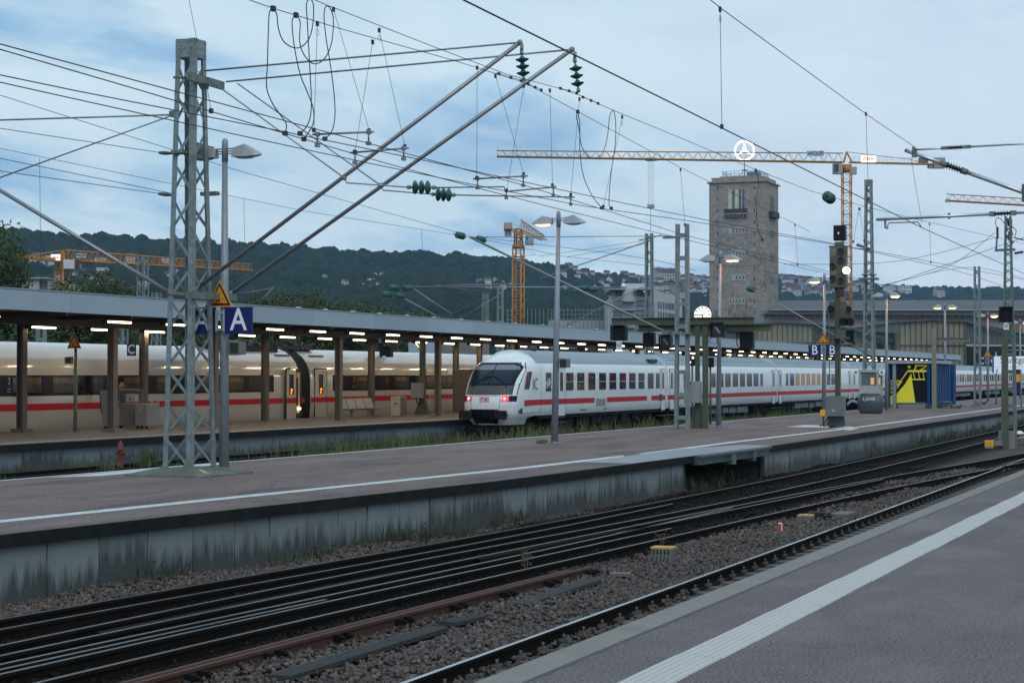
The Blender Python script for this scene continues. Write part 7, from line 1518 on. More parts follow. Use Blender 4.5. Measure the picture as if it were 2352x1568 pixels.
gl = mat('booth glass', (0.10, 0.13, 0.14), 0.08, 0, 0.2, 1.5); b = MB(); b.bx(X_ + 0.03, X_ + 0.05, yc + 0.12, ya - 0.12, zw0, zw1); b.bx(X_ + 0.1, X_ + dp - 0.1, yc + 0.03, yc + 0.05, zw0, zw1); b.obj('window', gl, t)
for yy in (ya + 0.1, yc - 0.28):
    b = MB(); b.tube([(X_ - 0.06, yy + 0.09, zw1 - 0.0), (X_ - 0.03, yy + 0.09, zw1)], 0.16, 20); b.obj('round_sign', signwhite, t); b = MB(); b.tube([(X_ - 0.066, yy + 0.09, zw1), (X_ - 0.062, yy + 0.09, zw1)], 0.08, 12); b.obj('sign_symbol', mat('sign teal', (0.10, 0.2, 0.2), 0.5), t)
for k in range(2): b = MB(); y_ = ya - 0.75 - 0.36 * k; b.bx(X_ + 0.02, X_ + 0.028, y_ - 0.1, y_ + 0.1, zw0 + 0.05, zw1 - 0.3); b.obj('lit_poster', mat('amber poster', (0.5, 0.3, 0.1), 0.5, emit=(1, 0.6, 0.2), estr=0.35), t)
q = oz(1997, 949); X2_, Y2_ = q[0] - 0.5, q[1]; PB2 = lambda x, y: oX(x or 1997, y or 850, X2_); t = thing('grit_bin', (X2_, Y2_, 0), 'bulging dark grey grit bin lettered UWR', 'grit bin'); a, c = PB2(1966, 903), PB2(2027, 949); yL, yR = a[1], c[1]; h_ = PB2(0, 903)[2]; rows = []
for f, s_, d_ in ((0, 0.78, 0.75), (0.12, 0.88, 0.85), (0.4, 0.99, 0.98), (0.6, 1.0, 1.0), (0.8, 0.93, 0.9), (0.97, 0.78, 0.72), (1.0, 0.74, 0.68)):
    cy, hw_ = (yL + yR) / 2, (yL - yR) / 2 * s_; rr = []
    for k in range(20):
        a_ = 2 * math.pi * k / 20; cc_, ss_ = math.cos(a_), math.sin(a_); rr.append((X2_ + 0.45 + 0.45 * d_ * math.copysign(abs(ss_) ** 0.6, ss_), cy + hw_ * math.copysign(abs(cc_) ** 0.6, cc_), f * h_))
    rows.append(rr)
b = MB(); b.grid(rows, True, True); b.f += [tuple(range(19, -1, -1)), tuple(range(120, 140))]; b.sm += [False, False]; b.obj('bin_body', mat('slate plastic', (0.055, 0.068, 0.082), 0.45, 0, 0.1, 2), t)
text('UWR', (X2_ - 0.004, (yL + yR) / 2, h_ * 0.70), 0.26, signwhite, t, '-x', sx=1.1); b = MB(); b.tube([(X2_ + 0.12, (yL + yR) / 2 + 0.45, h_ * 0.93), (X2_ + 0.12, (yL + yR) / 2 - 0.45, h_ * 0.93)], 0.02, 6); b.obj('lid_rim', blackm, t)
# blue shelter with yellow and black poster wall
q = oz(2120, 937); X_ = q[0]; PS2 = lambda x, y: oX(x or 2092, y or 850, X_); bluem = mat('blue shelter paint', (0.010, 0.055, 0.16), 0.6, 0, 0.12, 1.2, spec=0.15); t = thing('blue_shelter', (X_, q[1], 0), 'blue walled waiting shelter with a yellow and black poster wall', 'shelter')
YL_, YR_ = PS2(2040, 900)[1], PS2(2143, 900)[1]; zt = PS2(0, 829)[2]
b = MB(); b.bx(X_, X_ + 0.08, YR_ + 0.1, YL_ - 0.1, 0.25, zt - 0.15); b.obj('poster_wall', mat('black poster', (0.008, 0.009, 0.010), 0.6, spec=0.15), t)
yelp = mat('poster yellow', (0.85, 0.74, 0.02), 0.45, 0, 0.04, 2)
def pf(*ps): 
    b = MB(); b.prism([(PS2(x, 0)[1], PS2(0, y)[2]) for x, y in ps], X_ - 0.012, X_ - 0.002, 'x'); return b
sc_ = .17185; W_ = lambda pts: [(1960 + x * sc_, 784 + y * sc_) for x, y in pts]
for pts in ([(578, 700), (690, 570), (775, 430), (782, 510), (832, 848), (578, 848)], [(820, 312), (998, 312), (998, 332), (820, 332)], [(830, 332), (850, 332), (828, 385), (806, 385)], [(975, 332), (992, 332), (905, 385), (872, 385)], [(725, 382), (978, 382), (978, 408), (712, 408)], [(722, 385), (735, 400), (600, 580), (578, 590), (578, 570), (635, 520)],
            [(795, 408), (803, 408), (828, 500), (820, 500)], [(866, 408), (874, 408), (892, 500), (884, 500)], [(925, 408), (933, 408), (952, 500), (944, 500)], [(785, 498), (960, 498), (957, 514), (785, 514)], [(488, 740), (532, 700), (532, 848), (488, 848)], [(490, 518), (650, 518), (645, 530), (490, 530)], [(490, 556), (610, 556), (605, 566), (490, 566)], [(490, 622), (570, 622), (560, 634), (490, 634)], [(490, 680), (530, 680), (525, 690), (490, 690)], [(578, 620), (640, 530), (655, 530), (590, 625)],
            [(505, 530), (512, 530), (512, 622), (505, 622)], [(530, 530), (536, 530), (536, 622), (530, 622)], [(590, 530), (598, 530), (575, 560), (568, 560)], [(725, 320), (765, 325), (768, 345), (750, 362), (730, 345)], [(492, 650), (500, 650), (525, 680), (515, 680)], [(560, 566), (566, 566), (552, 622), (546, 622)]):
    pf(*W_(pts)).obj('poster_shape', yelp, t)
b = MB()
for xp in (2042, 2055.5, 2133.5, 2143): y_ = PS2(xp, 900)[1]; b.bx(X_ - 0.1, X_ + 0.02, y_ - (0.09 if xp < 2050 or xp > 2130 else 0.1), y_ + 0.09, 0.0, zt)
b.obj('frame_post', bluem, t); b = MB(); y_ = PS2(2055, 0)[1]; b.bx(X_ - 0.14, X_ - 0.102, y_ - 0.11, y_ + 0.11, 0.0, zt); b.obj('grey_post', polem, t)
b = MB(); b.bx(X_ - 0.25, X_ + 6.5, YR_ - 0.2, YL_ + 0.2, zt - 0.16, zt + 0.05); b.obj('roof', mat('shelter roof', (0.30, 0.32, 0.36), 0.5), t)
b = MB(); b.bx(X_ - 0.02, X_ + 0.1, YR_ + 0.1, YL_ - 0.1, 0.0, 0.25); b.obj('base', mat('shelter base', (0.22, 0.21, 0.20), 0.6), t)
XE = XA(2194, YR_); b = MB(); n_ = 9
for k in range(n_): x0_ = X_ + 0.3 + (XE - X_ - 0.3) * k / n_; x1_ = X_ + 0.3 + (XE - X_ - 0.3) * (k + 0.62) / n_; b.bx(x0_, x1_, YR_ - 0.05, YR_ + 0.12, 0.1, zt - 0.16) if k != 7 else None
b.obj('blue_fins', bluem, t); b = MB(); b.bx(X_ + 0.1, XE, YR_ + 0.14, YR_ + 0.18, 0.1, zt - 0.16); b.obj('side_wall', mat('dark blue wall', (0.006, 0.018, 0.045), 0.5), t); b = MB(); b.bx(XE - 0.2, XE, YR_ - 0.05, YL_, 0.1, zt - 0.16); b.obj('end_wall', bluem, t)
pipe = mat('bike rail steel', (0.10, 0.12, 0.13), 0.4, 0.5, 0.1, 5); 
for (a_, c_2, y_t, y_b, lb) in ((2060, 2127, 926, 935, 'low bent steel rail in front of the poster wall'), (2158, 2186, 923, 935, 'low bent steel rail beside the blue fins')):
    P_ = [oX(a_ + 1, y_b, X_ - 1.2), oX(a_, y_t + 1, X_ - 1.2), oX(a_ + 2, y_t, X_ - 1.2), oX(c_2 - 2, y_t, X_ - 1.2), oX(c_2, y_t + 1.5, X_ - 1.2), oX(c_2, y_b, X_ - 1.2)]; P_ = [tuple(p) for p in P_]; P_[0] = (P_[0][0], P_[0][1], 0); P_[-1] = (P_[-1][0], P_[-1][1], 0); b = MB(); b.tube(P_, 0.05, 8); tag(b.obj('steel_rail', pipe), lb, 'rail', 'bent steel rails')
# bush and white pipes left of the booth
q = oz(1957, 925); b = MB(); rb = random.Random(8)
for k in range(1100):
    a, r0_, z_ = rb.uniform(0, 6.28), rb.random() ** 0.5, rb.random(); R_ = 1.0 * (1 - 0.5 * z_); p = Vector((q[0] + 1.5 + math.cos(a) * r0_ * R_, 22.4 + math.sin(a) * r0_ * R_, -0.3 + z_ * 2.3)); u = Vector((rb.uniform(-1, 1), rb.uniform(-1, 1), rb.uniform(-1, 1))).normalized() * 0.09; v = u.cross(Vector((rb.uniform(-1, 1), rb.uniform(-1, 1), rb.uniform(-1, 1)))).normalized() * 0.05; b.add([p - u, p + v, p + u, p - v], [(0, 1, 2, 3)])
tag(b.obj('bush', mat('dark bush', (0.015, 0.03, 0.018), 0.8, 0, 0.5, 3, col2=(0.04, 0.06, 0.03)), fix=False), 'dark leafy bush left of the grey booth', 'bush')
b = MB()
for k in range(3): b.tube(spl([tuple(oX(1946, 925 + k * 3, 100)), tuple(oX(1958, 918 + k * 2, 100)), tuple(oX(1972, 925 + k, 100))]), 0.025, 6)
tag(b.obj('white_pipes', lampm), 'curved white pipes left of the grit bin', 'pipe')
# station name sign
q = od(2290, 900, 128); X_ = q[0]; PN = lambda x, y: oX(x or 2310, y or 850, X_); t = thing('station_sign', (X_, PN(2320, 0)[1], 0), 'white station name sign cut by the right edge of the frame', 'sign'); a, c = PN(2283, 818), PN(2372, 842)
b = MB(); b.bx(X_, X_ + 0.15, c[1], a[1], c[2], a[2]); b.bx(X_ + 0.001, X_ + 0.14, c[1], a[1] , PN(0, 856)[2], c[2] - 0.02); b.obj('panel', mat('lit white sign', (0.8, 0.82, 0.84), 0.4, 0, 0, emit=(0.8, 0.9, 1.0), estr=0.16), t); b = MB(); b.bx(X_ - 0.01, X_ + 0.1, a[1], a[1] + 0.14, PN(0, 856)[2], a[2]); b.obj('blue_edge', mat('bright blue', (0.02, 0.16, 0.36), 0.4), t)
text('Stuttgart Hbf', (X_ - 0.006, PN(2297, 0)[1], PN(0, 827)[2]), 0.62, signblack, t, '-x', ax='LEFT'); text('a', (X_ - 0.006, PN(2290, 0)[1], PN(0, 850)[2]), 0.4, signblack, t, '-x')
for x_ in (2287, 2368): y_ = PN(x_, 0)[1]; b = MB(); b.tube([(X_ + 0.2, y_, 0), (X_ + 0.2, y_, a[2] + 0.3)], 0.06, 8); b.obj('post', polem, t)
b = MB(); y0_ = PN(2340, 0)[1]; b.tube([(X_ + 0.1, y0_ + 0.9, a[2]), (X_ + 0.1, y0_ + 0.9, a[2] + 0.42), (X_ + 0.1, y0_ - 0.3, a[2] + 0.42), (X_ + 0.1, y0_ - 0.4, a[2])], 0.04, 6); b.obj('hoop', galv, t)
# things beyond the name sign at the right edge
q = od(2336, 930, 118); t = thing('timetable_stand', tuple(q), 'blue timetable stand with an orange panel at the right edge', 'stand'); PT = lambda x, y: oX(x or 2338, y or 850, q[0]); a, c = PT(2333, 858), PT(2343, 898); b = MB(); b.bx(q[0], q[0] + 0.2, c[1], a[1], PT(0, 905)[2], PT(0, 848)[2]); b.obj('board', signblue, t); b = MB(); a, c = PT(2331, 859), PT(2344, 877); b.bx(q[0] - 0.05, q[0] - 0.002, c[1], a[1], c[2], a[2]); b.obj('orange_panel', yelbox, t)
for x_ in (2332, 2345): y_ = PT(x_, 0)[1]; b = MB(); b.tube([(q[0] + 0.1, y_, 0), (q[0] + 0.1, y_, PT(0, 848)[2])], 0.04, 6); b.obj('leg', polem, t)
# things in the ballast near the right
q = oz(1519, 1296, -0.93); t = thing('ballast_box', (q[0], q[1], -0.93), 'grey concrete box with a yellow lid standing in the ballast', 'box'); b = MB(); b.prism([(q[1] - 0.15, -0.95), (q[1] + 0.15, -0.95), (q[1] + 0.17, -0.69), (q[1] - 0.17, -0.69)], q[0], q[0] + 0.26, 'x'); b.obj('housing', mat('box concrete', (0.16, 0.16, 0.15), 0.7, 0, 0.2, 12, dirt=(0.07, 0.065, 0.06), dscale=12, damt=0.7), t, 0.01); b = MB(); b.box((q[0] + 0.13, q[1], -0.672), (0.28, 0.36, 0.034)); b.obj('lid', mat('yellow lid', (0.50, 0.30, 0.06), 0.6, 0, 0.2, 8, dirt=(0.2, 0.17, 0.12), dscale=9, damt=0.5), t, 0.006)
for k in range(5): b = MB(); y_ = q[1] + 0.12 - 0.06 * k; b.tube([(q[0] - 0.01, y_, -0.70), (q[0] - 0.02, y_, -0.76)], 0.011, 6); b.tube(spl([(q[0] - 0.02, y_, -0.79), (q[0] - 0.04, y_ + 0.01, -0.86), (q[0] - 0.03, y_ + 0.02, -0.93)]), 0.006, 5); b.obj('cable', blackm, t)
q = oz(1792, 1220, -0.93); t = thing('marker_stub', (q[0], q[1], -0.93), 'short red and white marker in the ballast', 'marker'); b = MB(); b.box((q[0], q[1], -0.85), (0.06, 0.08, 0.17)); b.obj('body', signwhite, t, 0.01); b = MB(); b.box((q[0] - 0.035, q[1] + 0.005, -0.85), (0.008, 0.07, 0.14)); b.obj('red_face', mat('bright red', (0.55, 0.04, 0.02), 0.5), t)
q = oz(1851, 1199, -0.93); t = thing('track_box', (q[0], q[1], -0.93), 'small yellow capped box in the ballast near the nearest rail', 'box'); b = MB(); b.box((q[0], q[1], -0.86), (0.3, 0.34, 0.12)); b.obj('body', mat('old concrete', (0.12, 0.115, 0.11), 0.9), t, 0.01); b = MB(); b.box((q[0], q[1], -0.785), (0.28, 0.30, 0.03)); b.obj('cap', mat('yellow lid', (0, 0, 0)), t, 0.005)
q = oz(1925, 1196, -0.93); t = thing('cable_slab', (q[0], q[1], -0.93), 'concrete slab with coiled cables beside the nearest rail', 'slab'); b = MB(); b.box((q[0] + 0.3, q[1] - 0.05, -0.84), (0.9, 0.35, 0.13)); b.obj('slab', mat('old concrete', (0, 0, 0)), t, 0.01); b = MB()
for k in range(4): b.tube([(q[0] - 0.1 + 0.4 * math.cos(a_), q[1] + 0.35 + 0.3 * math.sin(a_), -0.88 + 0.025 * k) for a_ in np.linspace(0, 6.0, 16)], 0.02, 5)
b.obj('cable_coil', blackm, t)
rm_ = mat('rubber mat', (0.028, 0.031, 0.034), 0.75, 0, 0.2, 8, 0.2)
for k, (a, c, lb) in enumerate((((640, 1556), (1010, 1442), 'long dark rubber cable cover lying left in the ballast'), ((1190, 1390), (1365, 1332), 'short dark rubber cover in the ballast below the rusty rails'), ((1025, 1432), (1100, 1415), 'small piece of dark rubber cover half buried in stones'))):
    p, q = Vector(oz(a[0], a[1], -0.86)), Vector(oz(c[0], c[1], -0.86)); b = MB(); n_ = max(1, int((q - p).length / 0.95))
    for i in range(n_): f0, f1 = i / n_, (i + 0.98) / n_; b.beam(p.lerp(q, f0), p.lerp(q, f1), 0.24, 0.05); [b.beam(p.lerp(q, f0) + Vector((0, d, 0.027)), p.lerp(q, f1) + Vector((0, d, 0.027)), 0.02, 0.008) for d in (-0.08, -0.03, 0.03, 0.08)]
    tag(b.obj('cable_cover', rm_), lb, 'cable cover', 'dark cable covers in the ballast')
b = MB(); q = oz(1425, 1318, -0.88); b.box(q, (0.25, 0.3, 0.04), 0.3); tag(b.obj('concrete_slab', mat('old concrete', (0, 0, 0))), 'thin pale slab lying left of the grey ballast box', 'slab')
# ------------------------------------------------------------------ wooded hills
SKY = [(-900, 500), (0, 518), (98, 525), (172, 532), (228, 531), (326, 540), (392, 544), (540, 548), (660, 558), (784, 566), (962, 571), (1078, 578), (1160, 584), (1180, 590), (1243, 598), (1293, 603), (1318, 612), (1357, 620), (1430, 628), (1500, 634), (1629, 634), (1791, 632), (1843, 638), (1904, 646), (2025, 650), (2139, 655), (2352, 656), (3300, 650)]
RR = [(-900, 1500), (900, 1650), (1250, 1750), (1450, 2100), (1800, 2500), (3300, 2600)]
R0H = [(-900, 420), (900, 520), (1450, 620), (2000, 900), (3300, 1000)]
def hang(u): return HEAD - np.arctan((np.asarray(u, float) - 1176) / FL)
def hbase(u, r):
    """height of the bare ground of the hills at photo column u and distance r"""
    a = hang(u); Rr = np.interp(u, *zip(*RR)); R0 = np.interp(u, *zip(*R0H)); ys = np.interp(u, *zip(*SKY))
    H_ = 2.05 + (862 - ys - 4) / FL * Rr * np.cos(a - HEAD) - 9; s_ = np.clip((r - R0) / (Rr - R0), 0, 1.6)
    h = np.where(s_ < 1, H_ * (s_ ** 1.15) * (1 - 0.12 * np.sin(s_ * 3.1416)), H_ * (1 - (s_ - 1) * 0.25))
    return h + 3.5 * np.sin(r * 0.011 + u * 0.008) * np.clip(s_, 0, 1) * np.clip(1.0 - s_, 0, 1) * 3 - 1.0
def mkhill():
    us = np.concatenate([np.arange(-900, -60, 20), np.arange(-60, 2420, 3.6), np.arange(2420, 3300, 20)]); nr = 330
    f = np.linspace(0, 1.3, nr); U, F_ = np.meshgrid(us, f); Rr = np.interp(U, *zip(*RR)); R0 = np.interp(U, *zip(*R0H)) - 60; R_ = R0 + (Rr - R0) * F_
    A = hang(U); X, Y = R_ * np.cos(A), R_ * np.sin(A); h = hbase(U, R_)
    C = 11.0; g = np.random.default_rng(5); T = 257; jx, jy, jh, jc = g.random((T, T)), g.random((T, T)), g.random((T, T)), g.random((T, T))
    best = np.zeros_like(X); tone = np.full_like(X, 0.5)
    ix, iy = np.floor(X / C).astype(int), np.floor(Y / C).astype(int)
    for dx in (-1, 0, 1):
        for dy in (-1, 0, 1):
            cx, cy = ix + dx, iy + dy; a_, b_ = cx % T, cy % T; px_, py_ = (cx + 0.1 + 0.8 * jx[a_, b_]) * C, (cy + 0.1 + 0.8 * jy[a_, b_]) * C
            rad = 5.5 + 3.5 * jh[a_, b_]; d2 = ((X - px_) ** 2 + (Y - py_) ** 2) / rad ** 2; bm = np.sqrt(np.clip(1 - d2, 0, 1)) * (6 + 7 * jh[a_, b_])
            k = bm > best; best = np.where(k, bm, best); tone = np.where(k, jc[a_, b_], tone)
    sc_ = np.clip((F_ - 0.03) * 20, 0, 1); h = h + best * sc_ + g.normal(0, 0.5, X.shape) * sc_
    P = np.stack([X, Y, h], -1).reshape(-1, 3); n_r, n_u = X.shape; idx = np.arange(n_r * n_u).reshape(n_r, n_u)
    Fq = np.stack([idx[:-1, :-1], idx[1:, :-1], idx[1:, 1:], idx[:-1, 1:]], -1).reshape(-1, 4)
    me = bpy.data.meshes.new('wooded_hills'); me.vertices.add(len(P)); me.vertices.foreach_set('co', P.ravel()); me.loops.add(Fq.size); me.loops.foreach_set('vertex_index', Fq.ravel().astype(np.int32)); me.polygons.add(len(Fq)); me.polygons.foreach_set('loop_start', np.arange(0, Fq.size, 4, dtype=np.int32)); me.update(); me.validate()
    at = me.attributes.new('tone', 'FLOAT', 'POINT'); at.data.foreach_set('value', tone.ravel().astype(np.float32))
    m, t, bs, n, l = node_mat('hill woodland'); at_ = n('ShaderNodeAttribute'); at_.attribute_name = 'tone'; gp = n('ShaderNodeNewGeometry').outputs['Position']
    r = n('ShaderNodeValToRGB'); l(at_.outputs['Fac'], r.inputs[0]); e_ = r.color_ramp.elements; e_[0].color = (0.010, 0.018, 0.010, 1); e_[1].color = (0.034, 0.042, 0.020, 1); q = e_.new(0.5); q.color = (0.018, 0.030, 0.014, 1); q = e_.new(0.88); q.color = (0.026, 0.040, 0.017, 1)
    c = mixc(n, l, mrange(n, l, mk_noise(n, l, gp, 0.35, 5, 0.7), 0.35, 0.65, 0, 0.75), r.outputs[0], (0.010, 0.018, 0.012)); c = mixc(n, l, mrange(n, l, mk_noise(n, l, gp, 0.012, 4), 0.45, 0.65, 0, 0.4), c, (0.028, 0.038, 0.018)); l(c, bs.inputs['Base Color']); bs.inputs['Roughness'].default_value = 0.9; bs.inputs['Specular IOR Level'].default_value = 0.1
    me.materials.append(m); o = bpy.data.objects.new('hills', me); COL.objects.link(o); tag(o, kind='structure')
mkhill()
def hillpt(x, y):
    R_ = np.linspace(float(np.interp(x, *zip(*R0H))) + 10, float(np.interp(x, *zip(*RR))) * 1.02, 500); a = float(hang(x)); h = hbase(np.full_like(R_, x), R_) + 4
    yy = 862 - FL * (h - 2.05) / (R_ * math.cos(a - HEAD)); k = np.where(yy <= y)[0]; i = k[0] if len(k) else len(R_) - 1
    return Vector((R_[i] * math.cos(a), R_[i] * math.sin(a), float(h[i]) + 4.5)), a
# houses: six kinds, each once with parts, then copied
rwall = [mat('white render', (0.50, 0.50, 0.50), 0.8, 0, 0.08, 0.3), mat('cream render', (0.42, 0.38, 0.31), 0.8, 0, 0.08, 0.3), mat('grey render', (0.27, 0.28, 0.29), 0.8, 0, 0.08, 0.3)]
rroof = [mat('red tile roof', (0.085, 0.040, 0.038), 0.8, 0, 0.2, 0.4), mat('brown tile roof', (0.085, 0.055, 0.045), 0.8, 0, 0.2, 0.4), mat('slate roof', (0.07, 0.075, 0.085), 0.7, 0, 0.2, 0.4)]
winm = mat('house window', (0.03, 0.035, 0.045), 0.2); litw = mat('lit house window', (0.6, 0.4, 0.2), 0.5, 0, 0, emit=(1, 0.62, 0.28), estr=0.9)
KINDS_ = [('white', 'red pitched', 0, 0, 9, 7, 5.5, 3.4), ('white', 'dark pitched', 0, 1, 8, 7, 6.5, 3.2), ('cream', 'red pitched', 1, 0, 10, 8, 7.5, 4.0), ('cream', 'brown pitched', 1, 1, 8, 6.5, 5, 3), ('white', 'flat grey', 0, 2, 13, 8, 6.5, 0.5), ('grey', 'slate', 2, 2, 9, 8, 7, 3)]
protos = []
def house(kind, loc, rz, label, group):
    wn_, rn, wi_, ri, w_, d_, h_, rh_ = KINDS_[kind]; t = thing('house', (0, 0, 0), label, 'house', group)
    b = MB(); b.bx(-d_ / 2, d_ / 2, -w_ / 2, w_ / 2, -14, h_)
    if rh_ > 1: b.prism([(-d_ / 2, h_), (d_ / 2, h_), (0, h_ + rh_ * 0.93)], -w_ / 2 + 0.01, w_ / 2 - 0.01, 'y')
    b.obj('wall', rwall[wi_], t); b = MB()
    if rh_ > 1:
        for s_ in (-1, 1): b.add([(s_ * (d_ / 2 + 0.5), -w_ / 2 - 0.4, h_ - 0.3), (s_ * (d_ / 2 + 0.5), w_ / 2 + 0.4, h_ - 0.3), (0, w_ / 2 + 0.4, h_ + rh_), (0, -w_ / 2 - 0.4, h_ + rh_)], [(0, 1, 2, 3)])
        b.bx(0.6, 1.3, -0.4, 0.4, h_ + rh_ * 0.5, h_ + rh_ + 0.9)
    else: b.bx(-d_ / 2 - 0.4, d_ / 2 + 0.4, -w_ / 2 - 0.4, w_ / 2 + 0.4, h_, h_ + 0.4)
    b.obj('roof', rroof[ri], t)
    first_w = None; fl = 2 if h_ > 6 else 1
    for f_2 in range(fl):
        for k in range(int(w_ / 2.6)):
            if first_w is None: b = MB(); b.bx(-d_ / 2 - 0.03, -d_ / 2 + 0.05, -0.55, 0.55, 0, 1.4); o = b.obj('window', winm, t); first_w = o
            else: o = first_w.copy(); COL.objects.link(o); o.parent = t
            o.location = (0, -w_ / 2 + 1.5 + 2.6 * k, 1.2 + 2.9 * f_2)
    for k in range(int(d_ / 3)):
        o = first_w.copy(); COL.objects.link(o); o.parent = t; o.rotation_euler = (0, 0, math.pi / 2); o.location = (-d_ / 2 + 1.8 + 3 * k, -w_ / 2 + d_ / 2, 1.4)
    return t
def place_house(kind, x, y, label, group, s=1.0, r_=rnd):
    p, a = hillpt(x, y)
    if len(protos) <= kind or protos[kind] is None:
        while len(protos) <= kind: protos.append(None)
        t = house(kind, None, 0, label, group); protos[kind] = t
    else: t = dup(protos[kind], (0, 0, 0), label); t['group'] = group
    t.location = p; t.rotation_euler = (0, 0, a + r_.choice((-0.5, 0.35, 0.2, 1.3, -0.2, 0.7))); s = s * p.length / 4200 * 1.35; t.scale = (s, s, s); return t
rh = random.Random(21); areas = [((25, 400), (616, 690), 40, 1.25, 'left hillside'), ((740, 880), (645, 690), 9, 0.9, 'middle hillside below the woods'), ((1085, 1180), (655, 700), 6, 0.8, 'slope behind the end-on crane'), ((1288, 1470), (612, 690), 26, 1.0, 'slope above the office block'), ((1480, 1628), (632, 700), 48, 1.15, 'dense village slope left of the stone tower'), ((1791, 1925), (640, 690), 34, 1.15, 'village slope right of the stone tower'), ((1925, 1995), (648, 688), 10, 1.1, 'slope behind the signal mast')]
for (xa, ya, cnt, s_, nm) in areas:
    pts = []
    for k in range(cnt):
        for _ in range(12):
            x, y = rh.uniform(*xa), rh.uniform(*ya); lim = float(np.interp(x, *zip(*SKY))) + 8
            if y > lim and all(abs(x - p[0]) > 7 or abs(y - p[1]) > 6 for p in pts): break
        pts.append((x, y)); kd = rh.choice((0, 0, 1, 2, 3, 4, 5, 0, 2)); K_ = KINDS_[kd]
        place_house(kd, x, y, f'{K_[0]} house, {K_[1]} roof, {nm}', f'houses on the {nm}', s_ * rh.uniform(0.75, 1.2), rh)
for x, y, kd, s_, lb in ((1306, 606, 2, 1.2, 'pale villa with a turret like gable on the skyline right of the crane'), (1345, 622, 0, 1.3, 'white villa with a red roof on the skyline'), (1434, 640, 1, 1.5, 'white steep gabled house standing alone on the slope'), (1515, 655, 2, 2.0, 'large cream house with a red roof left of the ladder mast'), (1540, 655, 2, 1.9, 'large cream house with a red roof right of the ladder mast'), (1820, 684, 0, 2.0, 'large white house with a red hipped roof right of the tower'), (2045, 682, 4, 2.0, 'long white building left of the lamp post on the hill'), (2075, 682, 4, 1.9, 'white block building on the hill right of the lit lamp'), (2157, 690, 2, 1.5, 'red roofed pavilion behind the station roof'), (85, 622, 4, 1.8, 'white villa between the crane mast and the tree'), (1120, 668, 1, 1.4, 'white gabled house in the woods beside the green discs')):
    place_house(kd, x, y, lb, 'larger houses on the hills', s_, rh)

# ------------------------------------------------------------------ trees
leafm = mat('tree leaves', (0.020, 0.040, 0.012), 0.8, 0, 0.5, 0.7, col2=(0.07, 0.10, 0.025)); barkm = mat('bark', (0.05, 0.04, 0.03), 0.9, 0, 0.3, 3)
def tree_mesh(seed, label, loc, h, w_):
    r = random.Random(seed); t = thing('tree', loc, label, 'tree', 'trees beyond the canopied platform'); x, y, z = loc; b = MB(); b.tube([(x, y, z), (x + 0.1, y, z + h * 0.35), (x, y + 0.1, z + h * 0.8)], [h * 0.035, h * 0.025, h * 0.008], 8)
    for k in range(7): a = r.uniform(0, 6.28); f = r.uniform(0.3, 0.6); b.tube([(x, y, z + h * f), (x + math.cos(a) * w_ * 0.35, y + math.sin(a) * w_ * 0.35, z + h * (f + 0.22))], [h * 0.014, h * 0.004], 5)
    b.obj('trunk', barkm, t); b = MB(); lobes = []
    for k in range(15): a, q, zz = r.uniform(0, 6.28), r.random() ** 0.6, r.uniform(0.30, 0.9); lobes.append((x + math.cos(a) * q * w_ * 0.36, y + math.sin(a) * q * w_ * 0.36, z + h * zz, w_ * r.uniform(0.13, 0.24) * (1.15 - 0.35 * zz)))
    for (lx, ly, lz, lr) in lobes:
        for k in range(560):
            d = Vector((r.gauss(0, 1), r.gauss(0, 1), r.gauss(0, 1))).normalized(); p = Vector((lx, ly, lz)) + d * lr * (r.random() ** 0.3) * r.uniform(0.85, 1.15); u = Vector((r.gauss(0, 1), r.gauss(0, 1), r.gauss(0, 0.6))).normalized() * (0.0115 * h); v = u.cross(d).normalized() * (0.0085 * h)
            b.add([p - u, p + v, p + u, p - v], [(0, 1, 2, 3)])
    b.obj('crown', leafm, t, fix=False); return t
TR = [(-22, 540, 72, 6.0, 'tall tree at the left edge rising above the canopy'), (185, 655, 76, 6.5, 'left of the round trees showing over the canopy'), (228, 646, 78, 7, 'tallest of the round trees over the left part of the canopy'), (268, 660, 75, 6, 'right of the round trees over the left part of the canopy'), (608, 694, 62, 5, 'small tree top right of the blue A sign'), (668, 681, 66, 7.5, 'broad tree behind the canopy right of the A sign'), (700, 690, 63, 6, 'tree beside the broad one behind the canopy'), (762, 688, 66, 5.5, 'round tree top over the middle of the canopy'), (815, 706, 64, 5, 'low tree top over the middle of the canopy')]
base = tree_mesh(3, 'x', (0, 0, 0), 10.0, 8.0); alt = tree_mesh(9, 'x', (0, 0, 0), 10.0, 8.0); used = {0: False, 1: False}
def put_tree(x, yt, D, wd, label, k):
    p = oY(x, yt, D); h = (p[2] + 1.0) * 1.1; src = (base, alt)[k % 2]
    if used[k % 2]: t = dup(src, (0, 0, 0), label)
    else: t = src; used[k % 2] = True; t['label'] = label
    t.location = (p[0], p[1], -1.0); t.scale = (wd / 8, wd / 8, h / 10); t.rotation_euler = (0, 0, k * 1.7)
for k, (x, yt, D, wd, lb) in enumerate(TR): put_tree(x, yt, D, wd, lb, k)
for k, x in enumerate(range(-60, 960, 34)): put_tree(x, 716 + (k * 37) % 18, 60 + (k * 13) % 9, 6.5, 'dark tree seen in the gap between the train roof and the canopy', k + 5)

